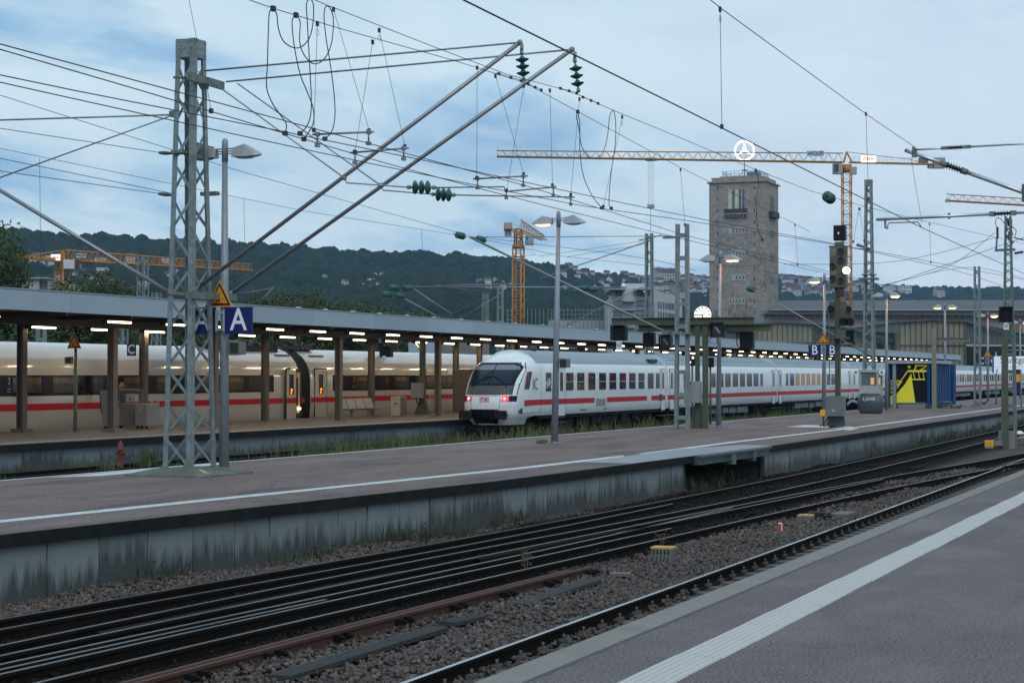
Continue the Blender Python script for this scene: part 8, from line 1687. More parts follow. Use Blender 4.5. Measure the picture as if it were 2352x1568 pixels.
# ------------------------------------------------------------------ cranes
def truss(b, p0, p1, w0, h0, w1, h1, n, rc, rd, tri=True):
    """lattice jib from p0 to p1: two bottom chords and one top chord"""
    p0, p1 = Vector(p0), Vector(p1); d = (p1 - p0).normalized(); s_ = d.cross(Vector((0, 0, 1))).normalized(); u = s_.cross(d)
    P = lambda f, k: p0.lerp(p1, f) + {0: s_ * ((w0 + (w1 - w0) * f) / 2), 1: -s_ * ((w0 + (w1 - w0) * f) / 2), 2: u * (h0 + (h1 - h0) * f)}[k]
    for k in (0, 1, 2): b.tube([P(0, k), P(1, k)], rc if k < 2 else rc * 0.8, 5)
    for i in range(n):
        f0, fm, f1 = i / n, (i + 0.5) / n, (i + 1) / n
        for k in (0, 1): b.tube([P(f0, k), P(fm, 2), P(f1, k)], rd, 4, False)
        b.tube([P(f0, 0), P(f1, 1)], rd, 4, False)
def mast_c(b, x, y, z0, z1, w_, n, rc, rd):
    c = [(x - w_ / 2, y - w_ / 2), (x + w_ / 2, y - w_ / 2), (x + w_ / 2, y + w_ / 2), (x - w_ / 2, y + w_ / 2)]
    for q in c: b.tube([(q[0], q[1], z0), (q[0], q[1], z1)], rc, 5)
    for i in range(n):
        za, zb = z0 + (z1 - z0) * i / n, z0 + (z1 - z0) * (i + 1) / n
        for k in range(4): a, d = c[k], c[(k + 1) % 4]; b.tube([(a[0], a[1], za), (d[0], d[1], (za + zb) / 2), (a[0], a[1], zb)], rd, 4, False); b.tube([(a[0], a[1], zb), (d[0], d[1], zb)], rd, 4, False)
cw_m = mat('concrete counterweight', (0.28, 0.29, 0.30), 0.8, 0, 0.15, 0.5); cabw = mat('crane cab grey', (0.30, 0.31, 0.32), 0.5, 0, 0.1, 1)
def panel_at(name, t, x0, y0, x1, y1, D, m, th=0.2, word=None, wm=None, size=0.7):
    a, c = Vector(od(x0, y0, D)), Vector(od(x1, y1, D)); r_ = Vector(_r); b = MB(); h = a.z - c.z; w_ = (c - a).dot(r_); f = Vector((_f[0], _f[1], 0)).normalized(); lo = Vector((a.x, a.y, c.z))
    b.add([lo, lo + r_ * w_, lo + r_ * w_ + Vector((0, 0, h)), lo + Vector((0, 0, h)), lo + f * th, lo + r_ * w_ + f * th, lo + r_ * w_ + Vector((0, 0, h)) + f * th, lo + Vector((0, 0, h)) + f * th], [(0, 1, 2, 3), (4, 7, 6, 5), (0, 4, 5, 1), (1, 5, 6, 2), (2, 6, 7, 3), (3, 7, 4, 0)]); o = b.obj(name, m, t)
    if word: mid = lo + r_ * (w_ / 2) + Vector((0, 0, h / 2)) - f * 0.06; text(word, mid, h * size, wm, t, (math.pi / 2, 0, HEAD - math.pi / 2), sx=min(1.25, w_ / (len(word) * h * size * 0.72)), off=0.02)
    return o
litsign = mat('lit white panel', (0.9, 0.92, 0.9), 0.5, 0, 0, emit=(1, 0.97, 0.92), estr=0.95); greysign = mat('grey sign', (0.48, 0.56, 0.62), 0.6)
# big crane
D1 = 380; p = od(1946, 862, D1); cx, cy = float(p[0]), float(p[1]); zj = float(od(1946, 373, D1)[2]); t = thing('tower_crane', (cx, cy, 0), 'large yellow tower crane with a long jib reaching left over the stone tower', 'crane')
b = MB(); mast_c(b, cx, cy, 0, zj - 1.8, 1.75, 20, 0.13, 0.06); b.obj('mast', cranem, t)
jl = Vector(od(1142, 359.5, 370)); jr = Vector(od(1937, 372, D1)); jl.z = zj; jr.z = zj
b = MB(); truss(b, jr, jl, 1.5, 1.9, 1.1, 1.2, 34, 0.16, 0.05); b.obj('jib', cranem, t); b = MB(); b.tube([jl, jl + Vector((0, 0, 2))], 0.05, 4); b.obj('jib_tip_rod', cranem, t)
b = MB(); b.tube([(cx, cy, zj - 2), (cx, cy, zj - 0.4)], 1.1, 10); b.obj('slew_ring', cranem, t)
top = Vector((cx, cy, float(od(1946, 348, D1)[2]))); b = MB()
for q in (Vector(od(1938, 374, D1)), Vector(od(1958, 374, D1))): b.beam(q, top, 0.28)
b.obj('tower_head', cranem, t); ce = Vector(od(2172, 376, 384)); ce.z = zj; cs = Vector(od(1952, 373, D1)); cs.z = zj
b = MB(); b.beam(cs, ce, 1.3, 0.32); b.obj('counter_jib', cranem, t); b = MB(); b.tube([top, Vector(od(2090, 366, 383)), ce.lerp(cs, 0.2)], 0.07, 5); b.obj('tie_bars', cranem, t)
b = MB()
for k in range(24): q = cs.lerp(ce, k / 23); b.tube([q, q + Vector((0, 0, 1.2))], 0.025, 4)
b.tube([cs + Vector((0, 0, 1.2)), ce + Vector((0, 0, 1.2))], 0.025, 4); b.tube([cs + Vector((0, 0, 0.7)), ce + Vector((0, 0, 0.7))], 0.02, 4); b.obj('railing', mat('pale railing', (0.3, 0.36, 0.4), 0.6), t)
panel_at('counterweight', t, 2145, 362, 2171, 386, 383, cw_m, 1.5); panel_at('counterweight', t, 2133, 376, 2143, 386, 383, cw_m, 1.3); panel_at('winch', t, 2112, 362, 2132, 374, 383, mat('dark winch', (0.1, 0.12, 0.13), 0.6), 1.0); panel_at('winch', t, 1820, 368, 1840, 371.5, D1, mat('dark winch', (0, 0, 0)), 0.5)
panel_at('cab', t, 1915, 375, 1935, 399, D1 - 1, cabw, 1.6); panel_at('cab_window', t, 1917, 377, 1926, 394, D1 - 1.3, winm, 0.1); panel_at('equipment_box', t, 1953, 383, 1968, 400, D1, cabw, 1.2)
panel_at('name_board', t, 1853, 346.5, 1893, 359.5, D1 - 2, greysign, 0.1, 'WOLFF', mat('dark blue print', (0.01, 0.02, 0.05), 0.5), 0.95); panel_at('lit_board', t, 1978, 358, 2012, 373, D1 - 2, litsign, 0.15, 'ZÜBLIN', mat('pale red print', (0.7, 0.2, 0.15), 0.5), 0.45)
panel_at('lit_board_line', t, 1984, 361, 2006, 361.7, D1 - 2.1, mat('dark line', (0.1, 0.12, 0.1), 0.5), 0.05); panel_at('lit_board_line', t, 1984, 369.6, 2006, 370.3, D1 - 2.1, mat('dark line', (0, 0, 0)), 0.05)
hk = Vector(od(1495, 366, 375)); b = MB(); hm = Vector(od(1495, 474, 375))
for d in (-0.55, -0.2, 0.2, 0.55): b.tube([hk + Vector(_r) * d, hm + Vector(_r) * d * 0.9], 0.03, 4)
b.tube([hm, Vector(od(1494, 532, 375))], 0.06, 4); b.box(hm, (1.2, 1.2, 0.7)); b.box(hk, (2.2, 2.2, 0.5)); b.obj('hook_tackle', mat('pale tackle', (0.3, 0.33, 0.36), 0.6), t)
# end-on crane
D2 = 300; p = od(1190.5, 862, D2); cx, cy = float(p[0]), float(p[1]); zj = float(od(1190, 566, D2)[2]); t = thing('tower_crane', (cx, cy, 0), 'yellow tower crane seen end on behind the middle of the canopy', 'crane')
b = MB(); mast_c(b, cx, cy, 0, zj, 1.45, 14, 0.13, 0.065); b.tube([(cx, cy, zj - 0.3), (cx, cy, zj + 0.3)], 1.0, 10); b.obj('mast', cranem, t); b = MB(); mast_c(b, cx, cy, zj, zj + 2.9, 1.0, 2, 0.14, 0.08); b.obj('tower_head', cranem, t)
panel_at('counterweight', t, 1157, 511, 1177, 523, D2 - 6, cw_m, 1.2); panel_at('counterweight', t, 1159, 526, 1175, 541, D2 - 6, cw_m, 1.2); panel_at('beam', t, 1157, 522.5, 1178, 526.5, D2 - 7, cranem, 3.0); panel_at('cab', t, 1206, 541, 1226, 562, D2 - 1, cabw, 1.6); panel_at('cab_window', t, 1209, 545, 1213, 550, D2 - 1.5, winm, 0.1)
ja, jb = Vector(od(1196, 531, D2)), Vector(od(1250, 552, D2 + 34)); b = MB(); truss(b, ja, jb, 1.2, 1.9, 1.0, 0.9, 9, 0.10, 0.045); b.obj('jib', cranem, t); b = MB(); b.beam(Vector(od(1178, 530, D2)), Vector(od(1200, 540, D2)), 0.6, 0.5); b.obj('counter_jib', cranem, t)
b = MB()
for k in range(9): q = Vector(od(1181 + k * 4.4, 526, D2 - 1)); b.tube([q, q + Vector((0, 0, 1.3))], 0.03, 4)
b.tube([Vector(od(1181, 517, D2 - 1)), Vector(od(1217, 519, D2 - 1))], 0.03, 4); b.obj('railing', mat('pale railing', (0, 0, 0)), t)
# receding crane at the left
D3 = 300; p = od(141.5, 862, D3); cx, cy = float(p[0]), float(p[1]); zj = float(od(141, 598, D3)[2]); t = thing('tower_crane', (cx, cy, 0), 'yellow tower crane at the left with its jib receding in front of the houses', 'crane')
b = MB(); mast_c(b, cx, cy, 0, zj, 1.6, 11, 0.14, 0.07); b.obj('mast', cranem, t); ja, jb = Vector(od(150, 598, D3)), Vector(od(576, 623, D3 + 30)); ja.z = zj; jb.z = zj; b = MB(); truss(b, ja, jb, 1.4, 1.7, 1.1, 1.2, 34, 0.14, 0.065); b.obj('jib', cranem, t)
b = MB(); b.beam(Vector(od(138, 598, D3)), Vector(od(0, 584, D3 - 14)), 1.2, 0.55); b.obj('counter_jib', cranem, t); b = MB(); b.tube([Vector(od(144, 575, D3)), Vector(od(60, 588, D3 - 6))], 0.08, 5); b.beam(Vector(od(144, 575, D3)), Vector(od(148, 598, D3)), 0.4); b.beam(Vector(od(144, 575, D3)), Vector(od(139, 598, D3)), 0.4); b.obj('tower_head', cranem, t)
panel_at('cab', t, 146, 596, 172, 617, D3 - 1, mat('pale cab', (0.5, 0.5, 0.54), 0.5), 1.6); panel_at('cab_window', t, 174, 597, 183, 617, D3 - 1, winm, 1.0); panel_at('red_edge', t, 171, 597, 173.5, 616, D3 - 1.2, signred, 0.1); panel_at('lit_board', t, 117, 584, 138, 598, D3 - 2, litsign, 0.15, 'ZÜBLIN', mat('pale red print', (0, 0, 0)), 0.4); panel_at('name_board', t, 175, 582, 197, 591.5, D3 - 1, greysign, 0.1, 'WOLFF', mat('dark blue print', (0, 0, 0)), 0.85)
# jib at the right edge
t = thing('tower_crane', tuple(od(2700, 862, 470)), 'tip of another yellow crane jib entering at the right edge', 'crane'); ja, jb = Vector(od(2176, 461, 430)), Vector(od(2700, 492, 466)); jb.z = ja.z; b = MB(); truss(b, jb, ja, 1.5, 1.75, 1.4, 1.55, 24, 0.16, 0.05); b.obj('jib', cranem, t); p = od(2700, 862, 466); b = MB(); mast_c(b, float(p[0]), float(p[1]), 0, ja.z, 1.8, 14, 0.13, 0.07); b.obj('mast', cranem, t); b = MB(); b.box(ja, (0.9, 0.9, 0.7)); b.tube([ja, ja + Vector((0, 0, 2.3))], 0.04, 4); b.obj('jib_tip', mat('pale tackle', (0, 0, 0)), t)

# ------------------------------------------------------------------ stone tower
stm, t_, bs, n, l = node_mat('rubble stone'); tcg = n('ShaderNodeNewGeometry'); g = tcg.outputs['Position']; sx = n('ShaderNodeSeparateXYZ'); l(g, sx.inputs[0]); cbx = n('ShaderNodeCombineXYZ'); l(mathn(n, l, 'ADD', sx.outputs[0], sx.outputs[1]), cbx.inputs[0]); l(sx.outputs[2], cbx.inputs[1])
br = n('ShaderNodeTexBrick'); l(cbx.outputs[0], br.inputs['Vector']); br.inputs['Scale'].default_value = 1.0; br.inputs['Brick Width'].default_value = 1.3; br.inputs['Row Height'].default_value = 0.62; br.inputs['Mortar Size'].default_value = 0.035; br.inputs['Color1'].default_value = (0.40, 0.35, 0.30, 1); br.inputs['Color2'].default_value = (0.28, 0.245, 0.215, 1); br.inputs['Mortar'].default_value = (0.15, 0.13, 0.12, 1)
sp_ = mk_noise(n, l, g, 0.9, 5, 0.8, (1.0, 1.0, 0.55)); wc = mrange(n, l, mk_noise(n, l, g, 0.11, 3), 0.34, 0.52); zz = mrange(n, l, sx.outputs[2], 14, 44, 0.95, 0.15); c = mixc(n, l, mathn(n, l, 'MULTIPLY', mathn(n, l, 'MULTIPLY', mrange(n, l, sp_, 0.47, 0.55), wc), zz), br.outputs['Color'], (0.06, 0.055, 0.052)); c = mixc(n, l, mrange(n, l, mk_noise(n, l, g, 2.6, 4, 0.7), 0.35, 0.65, 0, 0.4), c, (0.16, 0.14, 0.125)); l(c, bs.inputs['Base Color']); bs.inputs['Roughness'].default_value = 0.9
TC = od(1759, 862, 477); X0, Y0 = float(TC[0]), float(TC[1]); TX = lambda x, y: oX(x or 1700, y or 600, X0); Y1 = float(TX(1629, 600)[1]); X1 = float(oY(1788, 600, Y0)[0]); zt = float(TX(1700, 419)[2]); tw = thing('stone_tower', (X0, Y0, 0), 'square rubble stone station tower carrying a lit star ring', 'tower')
b = MB(); b.bx(X0, X1, Y0, Y1, -1, zt); b.obj('shaft', stm, tw); b = MB(); b.bx(X0 - 0.5, X1 + 0.5, Y0 - 0.5, Y1 + 0.5, zt, zt + 0.35); b.bx(X0 + 0.5, X1 - 0.5, Y0 + 0.5, Y1 - 0.5, zt + 0.35, zt + 1.5); b.bx(X0 + 1.8, X1 - 1.5, Y0 + 1.8, Y1 - 2.4, zt + 1.5, zt + 1.9); b.obj('parapet', stm, tw)
wf = mat('pale window stone', (0.42, 0.43, 0.42), 0.7); twin = mat('tower glass', (0.09, 0.12, 0.13), 0.15, 0, 0.4, 0.6); twl = mat('pale lit tower glass', (0.4, 0.4, 0.3), 0.4, 0, 0.3, 0.6, emit=(0.9, 0.75, 0.45), estr=0.08)
ya, yb = float(TX(1674, 0)[1]), float(TX(1712, 0)[1]); st_ = (ya - yb) / 5
for k in range(5):
    y1_ = ya - k * st_; b = MB(); b.bx(X0 - 0.05, X0 + 0.1, y1_ - st_ * 0.78, y1_ - st_ * 0.1, float(TX(0, 491)[2]), float(TX(0, 435)[2])); o = b.obj('tall_window', twin if k not in (0, 2) else twl, tw)
    b = MB(); b.bx(X0 - 0.12, X0 + 0.05, y1_ - st_ * 0.1, y1_ + 0.12, float(TX(0, 491)[2]), float(TX(0, 435)[2])); b.obj('mullion', wf, tw)
    for r_, (yt_, yb_) in enumerate(((522, 537), (575, 590), (630.5, 644), (685, 698), (742, 752))):
        b = MB(); z0, z1 = float(TX(0, yb_)[2]), float(TX(0, yt_)[2]); b.bx(X0 - 0.10, X0 + 0.05, y1_ - st_ * 0.8, y1_ - st_ * 0.02, z0, z1); o = b.obj('window', wf, tw); b = MB(); b.bx(X0 - 0.14, X0 - 0.101, y1_ - st_ * 0.62, y1_ - st_ * 0.2, z0 + 0.25, z1 - 0.25); q = b.obj('pane', twin if (k * 7 + r_) % 9 else mat('bright pane', (0.3, 0.4, 0.42), 0.3), tw); q.parent = o
b = MB(); b.bx(X0 - 1.2, X0, float(TX(1719, 0)[1]), float(TX(1666, 0)[1]), float(TX(0, 493)[2]), float(TX(0, 490)[2])); b.obj('balcony_floor', stm, tw); b = MB(); b.bx(X0 - 1.2, X0 - 1.12, float(TX(1719, 0)[1]), float(TX(1666, 0)[1]), float(TX(0, 490)[2]), float(TX(0, 480)[2])); b.obj('balcony_rail', mat('dark balcony rail', (0.035, 0.037, 0.042), 0.7), tw)
for k in range(8): b = MB(); y_ = float(TX(1668 + 7 * k, 0)[1]); b.bx(X0 - 1.0, X0, y_ - 0.15, y_ + 0.15, float(TX(0, 499)[2]), float(TX(0, 493)[2])); b.obj('corbel', stm, tw)
b = MB(); xm = (X0 + X1) / 2; b.bx(xm - 3.5, xm + 3.5, Y0 - 1.2, Y0, float(TX(0, 498)[2]), float(TX(0, 484)[2])); b.obj('side_balcony', mat('dark balcony rail', (0, 0, 0)), tw)
for (yt_, yb_) in ((448, 482), (527, 545), (580, 598), (635, 650)): b = MB(); b.bx(xm - 2.2, xm + 2.6, Y0 - 0.05, Y0 + 0.05, float(TX(0, yb_)[2]), float(TX(0, yt_)[2])); b.obj('side_window', mat('shaded window', (0.10, 0.095, 0.09), 0.6), tw)
for xx in (1648, 1733):
    for yy in range(432, 740, 26): b = MB(); p = TX(xx, yy); b.bx(X0 - 0.02, X0 + 0.02, p[1] - 0.12, p[1] + 0.12, p[2] - 0.5, p[2] + 0.5); b.obj('slit', winm, tw)
b = MB(); zr = zt + 1.9; xa, xb, ya_, yb_ = X0 + 2.2, X1 - 1.8, Y0 + 2.2, Y1 - 3.0; cr_ = [(xa, ya_), (xb, ya_), (xb, yb_), (xa, yb_)]
for k in range(4):
    a, c = cr_[k], cr_[(k + 1) % 4]
    for h in (0.7, 1.35): b.tube([(a[0], a[1], zr + h), (c[0], c[1], zr + h)], 0.05, 4)
    for i in range(9): f = i / 9; b.tube([(a[0] + (c[0] - a[0]) * f, a[1] + (c[1] - a[1]) * f, zr - 0.3), (a[0] + (c[0] - a[0]) * f, a[1] + (c[1] - a[1]) * f, zr + 1.4)], 0.05, 4)
b.obj('roof_railing', mat('teal railing', (0.12, 0.2, 0.22), 0.5), tw); b = MB(); b.bx(xa + 1, xa + 4, ya_ + 0.5, ya_ + 3.5, zr - 0.3, zr + 1.2); b.obj('glass_hut', mat('teal glass', (0.10, 0.24, 0.25), 0.3), tw)
sg = thing('star_ring', tuple(TX(1710, 346)), 'white lit ring with a three pointed star above the stone tower', 'emblem'); sc0 = Vector(oX(1710, 346, X0 + 5)); R_ = 22.0 / 4200 * 478; em = mat('lit white emblem', (1, 1, 1), 0.5, 0, 0, emit=(1.0, 0.93, 0.86), estr=4)
b = MB(); b.tube([sc0 + Vector(_r) * (R_ * math.cos(a)) + Vector((0, 0, R_ * math.sin(a))) for a in np.linspace(0, 2 * math.pi, 49)], 0.2, 6, False); b.obj('ring', em, sg)
b = MB(); rv = Vector(_r); fv = Vector((_f[0], _f[1], 0)).normalized()
for k in range(3):
    a = math.pi / 2 + k * 2 * math.pi / 3; d = rv * math.cos(a) + Vector((0, 0, math.sin(a))); s_ = rv * -math.sin(a) + Vector((0, 0, math.cos(a))); b.add([sc0 + s_ * 0.42 + d * 0.24, sc0 + d * R_ * 0.97, sc0 - s_ * 0.42 + d * 0.24, sc0 - fv * 0.25, sc0 + fv * 0.25], [(0, 1, 3), (1, 2, 3), (0, 4, 1), (1, 4, 2), (0, 3, 4), (2, 4, 3)])
b.obj('star', em, sg); b = MB(); b.tube([sc0 - Vector((0, 0, R_)), (sc0.x, sc0.y, zr)], 0.12, 6)
for d in (-1, 1): b.tube([(sc0.x, sc0.y, zr + 1.9), sc0 + rv * 1.6 * d + Vector((0, 0, zr - sc0.z + 0.1))], 0.07, 5)
b.tube([sc0 + rv * -0.8 + Vector((0, 0, zr + 1.9 - sc0.z)), sc0 + rv * 0.8 + Vector((0, 0, zr + 1.9 - sc0.z))], 0.12, 5); b.obj('support', mat('emblem support', (0.10, 0.13, 0.16), 0.5), sg)

# ------------------------------------------------------------------ station building and halls
def face_box(b, x0, y0, x1, y1, D, th):
    a, c = Vector(od(x0, y0, D)), Vector(od(x1, y1, D)); r_ = Vector(_r); f = Vector((_f[0], _f[1], 0)).normalized(); lo = Vector((a.x, a.y, c.z)); w_ = (c - a).dot(r_); up = Vector((0, 0, a.z - c.z))
    b.add([lo, lo + r_ * w_, lo + r_ * w_ + up, lo + up, lo + f * th, lo + r_ * w_ + f * th, lo + r_ * w_ + up + f * th, lo + up + f * th], [(0, 1, 2, 3), (4, 7, 6, 5), (0, 4, 5, 1), (1, 5, 6, 2), (2, 6, 7, 3), (3, 7, 4, 0)])
def face_poly(b, pts, D, th):
    f = Vector((_f[0], _f[1], 0)).normalized() * th; P = [Vector(od(x, y, D)) for x, y in pts]; n_ = len(P); b.add(P + [p + f for p in P], [tuple(range(n_)), tuple(range(2 * n_ - 1, n_ - 1, -1))] + [(i, (i + 1) % n_, (i + 1) % n_ + n_, i + n_) for i in range(n_)])
st = thing('station_building', tuple(od(2100, 862, 440)), 'long station building with a pinkish stone wall and dark sloping roof', 'building'); pinkm = mat('pinkish stone', (0.40, 0.34, 0.315), 0.85, 0, 0.08, 0.2); droof = mat('dark roof sheet', (0.075, 0.082, 0.088), 0.75, 0, 0.15, 0.4)
b = MB(); face_box(b, 1764, 724, 2700, 880, 440, 30); b.obj('wall', pinkm, st); b = MB(); face_poly(b, [(1757, 722), (2700, 726), (2700, 713), (1768, 711)], 437, 10); 
A_ = [Vector(od(x, y, D)) for x, y, D in ((1766, 711.5, 438), (2700, 712.5, 438), (2700, 688, 462), (1792, 690, 462))]; b.add(A_, [(0, 1, 2, 3)]); b.obj('roof', droof, st); b = MB(); b.tube([Vector(od(1768, 712, 436.5)), Vector(od(2700, 712, 436.5))], 0.16, 5); b.obj('gutter', mat('pale gutter', (0.28, 0.3, 0.29), 0.6), st)
b = MB()
for k in range(40): face_box(b, 1766 + k * 15, 725, 1769 + k * 15, 728.5, 436.8, 0.8)
b.obj('eave_brackets', mat('brown brackets', (0.10, 0.075, 0.06), 0.8), st)
for x in (2047, 2240, 2330):
    b = MB(); face_poly(b, [(x - 19, 770)] + [(x - 19 * math.cos(a), 760 - 20 * math.sin(a)) for a in np.linspace(0, math.pi, 11)] + [(x + 19, 770)], 439.5, 0.4); o = b.obj('arched_window', mat('amber arch glass', (0.10, 0.075, 0.035), 0.3, 0, 0.2, 0.3, emit=(0.8, 0.5, 0.2), estr=0.05), st)
    for k in range(5): b = MB(); face_box(b, x - 14 + 7 * k, 742, x - 13 + 7 * k, 770, 439.2, 0.2); q = b.obj('glazing_bar', mat('pale bar', (0.35, 0.33, 0.28), 0.6), st); q.parent = o
hg = mat('green hall steel', (0.045, 0.085, 0.075), 0.6, 0, 0.15, 0.5); hglass, t_, bs, n, l = node_mat('hall glass'); g = n('ShaderNodeNewGeometry').outputs['Position']; c = mixc(n, l, mrange(n, l, mk_noise(n, l, g, 0.16, 3), 0.4, 0.62), (0.17, 0.17, 0.14), (0.24, 0.205, 0.14)); l(c, bs.inputs['Base Color']); bs.inputs['Roughness'].default_value = 0.4; bs.inputs['Emission Color'].default_value = (0.75, 0.60, 0.30, 1); sxx = n('ShaderNodeSeparateXYZ'); l(g, sxx.inputs[0]); l(mathn(n, l, 'MULTIPLY', mrange(n, l, mk_noise(n, l, g, 0.13, 2, 0.5, None, (4, 1, 2)), 0.42, 0.62, 0.0, 0.10), mrange(n, l, sxx.outputs[2], 7.5, 10.5, 1, 0.15)), bs.inputs['Emission Strength'])
louv = mat('pale louvres', (0.17, 0.19, 0.19), 0.6); dint = mat('dark hall interior', (0.012, 0.014, 0.014), 0.9)
def hall(xl, xr, yt, ym, yb, D, nm, lab, wl, wr):
    t = thing('train_hall', tuple(od((xl + xr) / 2, 862, D)), lab, 'train hall'); xm_ = (xl + xr) / 2; b = MB(); face_poly(b, [(xl, yb), (xr, yb), (xr, yt + 4), (xm_, yt), (xl, yt + 5)], D, 45); b.obj('glass_gable', hglass, t); b = MB()
    face_poly(b, [(xl - 2, yt + 6), (xl - 2, yt + 3), (xm_, yt - 2.5), (xr + 2, yt + 2), (xr + 2, yt + 5), (xm_, yt + 0.5)], D - 0.8, 46); b.obj('roof_edge', hg, t); b = MB(); face_box(b, xl, ym, xr, ym + 2, D - 0.4, 0.4); face_box(b, xl, yt + 5, xl + 1.6, yb, D - 0.4, 0.4); face_box(b, xr - 1.6, yt + 5, xr, yb, D - 0.4, 0.4); b.obj('frame', hg, t)
    n_ = int((xr - xl) / 12.6)
    for k in range(1, n_ + 1): b = MB(); x = xl + (xr - xl) * k / (n_ + 1); face_box(b, x - 0.35, yt + 4, x + 0.35, yb, D - 0.35, 0.3); b.obj('mullion', hg, t)
    for (p0, p1, q0, q1) in (wl, wr):
        b = MB(); face_poly(b, [p0, p1, q1, q0], D + 6, 0.4); b.obj('wing_backing', dint, t); b = MB(); nn = max(4, int(abs(p1[0] - p0[0]) / 3.0))
        for k in range(nn): f = (k + 0.25) / nn; x = p0[0] + (p1[0] - p0[0]) * f; ya = p0[1] + (p1[1] - p0[1]) * f; yb2 = q0[1] + (q1[1] - q0[1]) * f; face_box(b, x, ya + 1, x + 1.4, yb2 - 1, D + 5.5, 0.3)
        b.obj('louvres', louv, t); b = MB(); face_poly(b, [(p0[0], p0[1] - 2.5), (p1[0], p1[1] - 2.5), (p1[0], p1[1] + 1.2), (p0[0], p0[1] + 1.2)], D + 5, 30); face_poly(b, [(q0[0], q0[1] - 1), (q1[0], q1[1] - 1), (q1[0], q1[1] + 2.2), (q0[0], q0[1] + 2.2)], D + 5, 1); b.beam(Vector(od(*p0, D + 4.5)), Vector(od(*q1, D + 4.5)), 0.3); b.obj('wing_roof', hg, t)
    b = MB(); face_box(b, min(wl[2][0], xl), ym + 4, max(wr[3][0], xr), 880, D + 46, 0.5); b.obj('dark_interior', dint, t); b = MB()
    for x in (xl - 1, xr + 1, wr[1][0]): face_box(b, x - 1.5, ym, x + 1.5, 880, D + 1, 0.8)
    b.obj('hall_posts', hg, t)
hall(1716, 1868, 741, 786, 840, 345, 0, 'left glass gabled train hall behind the canopy, next to the stone tower', ((1577, 752), (1716, 762), (1577, 782), (1716, 786)), ((1868, 744), (1962, 756), (1868, 790), (1962, 784)))
hall(2067, 2217, 735, 791, 860, 335, 0, 'right glass gabled train hall behind the C signs', ((1962, 756), (2067, 768), (1962, 782), (2067, 790)), ((2217, 737), (2400, 778), (2217, 788), (2400, 790)))
# office block
t = thing('office_block', tuple(od(1480, 862, 250)), 'pale flat roofed office block with blue panels and a roof dome', 'building'); ow = mat('office white', (0.42, 0.44, 0.45), 0.7, 0, 0.06, 0.4); obp = mat('office blue panel', (0.13, 0.22, 0.36), 0.5); opn = mat('office window', (0.15, 0.14, 0.12), 0.3, 0, 0.4, 0.5)
b = MB(); face_box(b, 1404, 681, 1500, 900, 250, 18); face_box(b, 1411, 664.5, 1500, 681, 252, 14); face_box(b, 1433, 651, 1490, 664, 254, 8); face_box(b, 1396.5, 691, 1404, 900, 251, 10); b.obj('front_wing', ow, t)
b = MB(); P = [Vector(od(x, y, D)) for x, y, D in ((1500, 664, 250), (1567, 688, 300), (1567, 900, 300), (1500, 900, 250))]; f = Vector((_f[0], _f[1], 0)).normalized() * 12; b.add(P + [p - Vector(_r) * 2 + f for p in P], [(0, 1, 2, 3), (4, 5, 1, 0), (5, 6, 2, 1)]); b.obj('side_wing', ow, t); b = MB(); face_box(b, 1401, 662.5, 1438, 665, 248, 16); face_box(b, 1458, 662, 1502, 665, 248, 16); b.obj('roof_slab', cw_m, t)
for (x0, x1) in ((1407, 1430), (1461, 1500)):
    for r_ in range(4): y = 681 + r_ * 22.5; b = MB(); face_box(b, x0, y + 1, x1, y + 9, 249.6, 0.3); b.obj('blue_panel', obp, t); [(lambda b: (face_box(b, x0 + k * (x1 - x0) / 2 + 1, y + 12, x0 + (k + 1) * (x1 - x0) / 2 - 1, y + 21, 249.6, 0.3), b.obj('window', opn, t)))(MB()) for k in (0, 1)]
for r_ in range(4): b = MB(); face_box(b, 1432, 690 + r_ * 20, 1460, 692.5 + r_ * 20, 248, 2); b.obj('balcony', cw_m, t)
for (x0, x1) in ((1413, 1419), (1420, 1430), (1463, 1480)): b = MB(); face_box(b, x0, 667, x1, 679, 251.6, 0.3); b.obj('window', opn, t)
for r_ in range(3):
    for k in range(9): f0 = (k + 0.6) / 10.5; f1 = (k + 1.2) / 10.5; D_ = 250 + 50 * f0; x0, x1 = 1508 + 59 * f0, 1508 + 59 * f1; b = MB(); face_box(b, x0, 692 + 8 * f0 + r_ * 23, x1, 708 + 6 * f0 + r_ * 22, D_ - 1, 0.5); b.obj('window', mat('shaded office window', (0.09, 0.11, 0.13), 0.4), t)
b = MB(); b.sphere(od(1432, 656, 251), 0.32, 12, 8); b.obj('roof_dome', signwhite, t); b = MB(); b.sphere(od(1479, 669.5, 251), 0.09, 8, 6); b.obj('lit_lamp', litw, t)
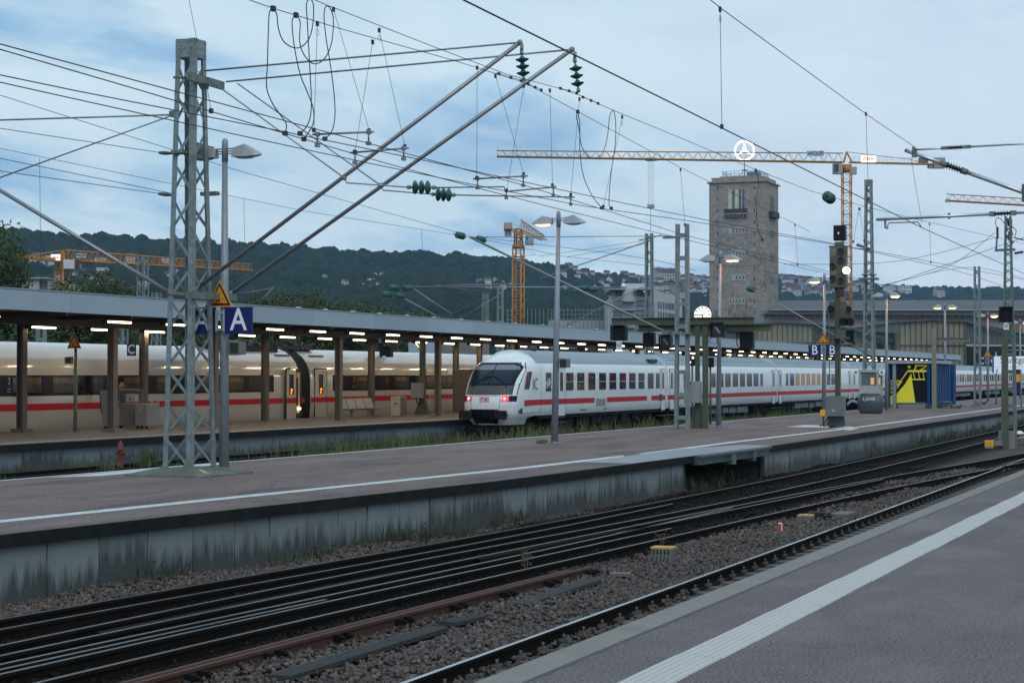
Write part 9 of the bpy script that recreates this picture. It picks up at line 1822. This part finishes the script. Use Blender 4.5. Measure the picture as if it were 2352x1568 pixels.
# left block, small white buildings, scaffold
t = thing('apartment_block', tuple(od(80, 862, 420)), 'pale concrete block left of the receding crane', 'building'); b = MB(); face_box(b, 49, 639, 90, 720, 420, 12); b.obj('front_wall', mat('beige concrete', (0.32, 0.32, 0.28), 0.8, 0, 0.1, 0.3), t); b = MB(); face_box(b, 90, 641, 110, 720, 421, 10); b.obj('side_wall', mat('pale bluish wall', (0.36, 0.40, 0.44), 0.8), t)
for k in range(4): b = MB(); face_box(b, 93 + k * 4.4, 646, 95 + k * 4.4, 665, 420.6, 0.3); b.obj('window_strip', winm, t)
b = MB(); face_box(b, 48, 637, 111, 640, 419, 13); b.obj('roof', cw_m, t)
t = thing('low_building', tuple(od(965, 862, 112)), 'pale blue low building seen under the canopy near the train cab', 'building'); b = MB(); face_box(b, 938, 786, 1000, 880, 112, 6); b.obj('wall', mat('pale blue wall', (0.26, 0.34, 0.40), 0.7, 0, 0.1, 0.4), t); b = MB(); face_box(b, 1002, 784, 1120, 880, 118, 6); b.obj('rear_wall', mat('brown grey wall', (0.16, 0.15, 0.14), 0.7), t)
t = thing('scaffold', tuple(od(1330, 862, 265)), 'grey scaffolding on a building site right of the end-on crane', 'scaffold'); b = MB(); face_box(b, 1262, 735, 1392, 800, 270, 8); b.obj('concrete_frame', cw_m, t); b = MB()
for k in range(26):
    x = 1166 + k * 9.2
    if 1176 < x < 1206: continue
    b.tube([Vector(od(x, 705 + (k * 7) % 13 if x > 1265 else 708, 262)), Vector(od(x, 800, 262))], 0.06, 4)
for y in (712, 722, 732): b.tube([Vector(od(1262, y, 262)), Vector(od(1392, y, 262))], 0.05, 4); b.tube([Vector(od(1163, y + 2, 262)), Vector(od(1176, y + 2, 262))], 0.05, 4)
b.obj('tubes', galv, t)
# ------------------------------------------------------------------ air
hz = MB(); hz.bx(-250, 3400, -1500, 2600, -2.2, 330); ho = hz.obj('haze', None, fix=True) if False else None
m = bpy.data.materials.new('haze air'); m.use_nodes = True; t_ = m.node_tree; t_.nodes.clear(); o_ = t_.nodes.new('ShaderNodeOutputMaterial'); v_ = t_.nodes.new('ShaderNodeVolumePrincipled'); v_.inputs['Color'].default_value = (0.30, 0.62, 1.0, 1); v_.inputs['Density'].default_value = 0.00009; v_.inputs['Anisotropy'].default_value = 0.0; t_.links.new(v_.outputs[0], o_.inputs['Volume'])
ho = hz.obj('haze', m); tag(ho, kind='stuff')
for o in bpy.data.objects:
    if '_o' in o.keys(): del o['_o']
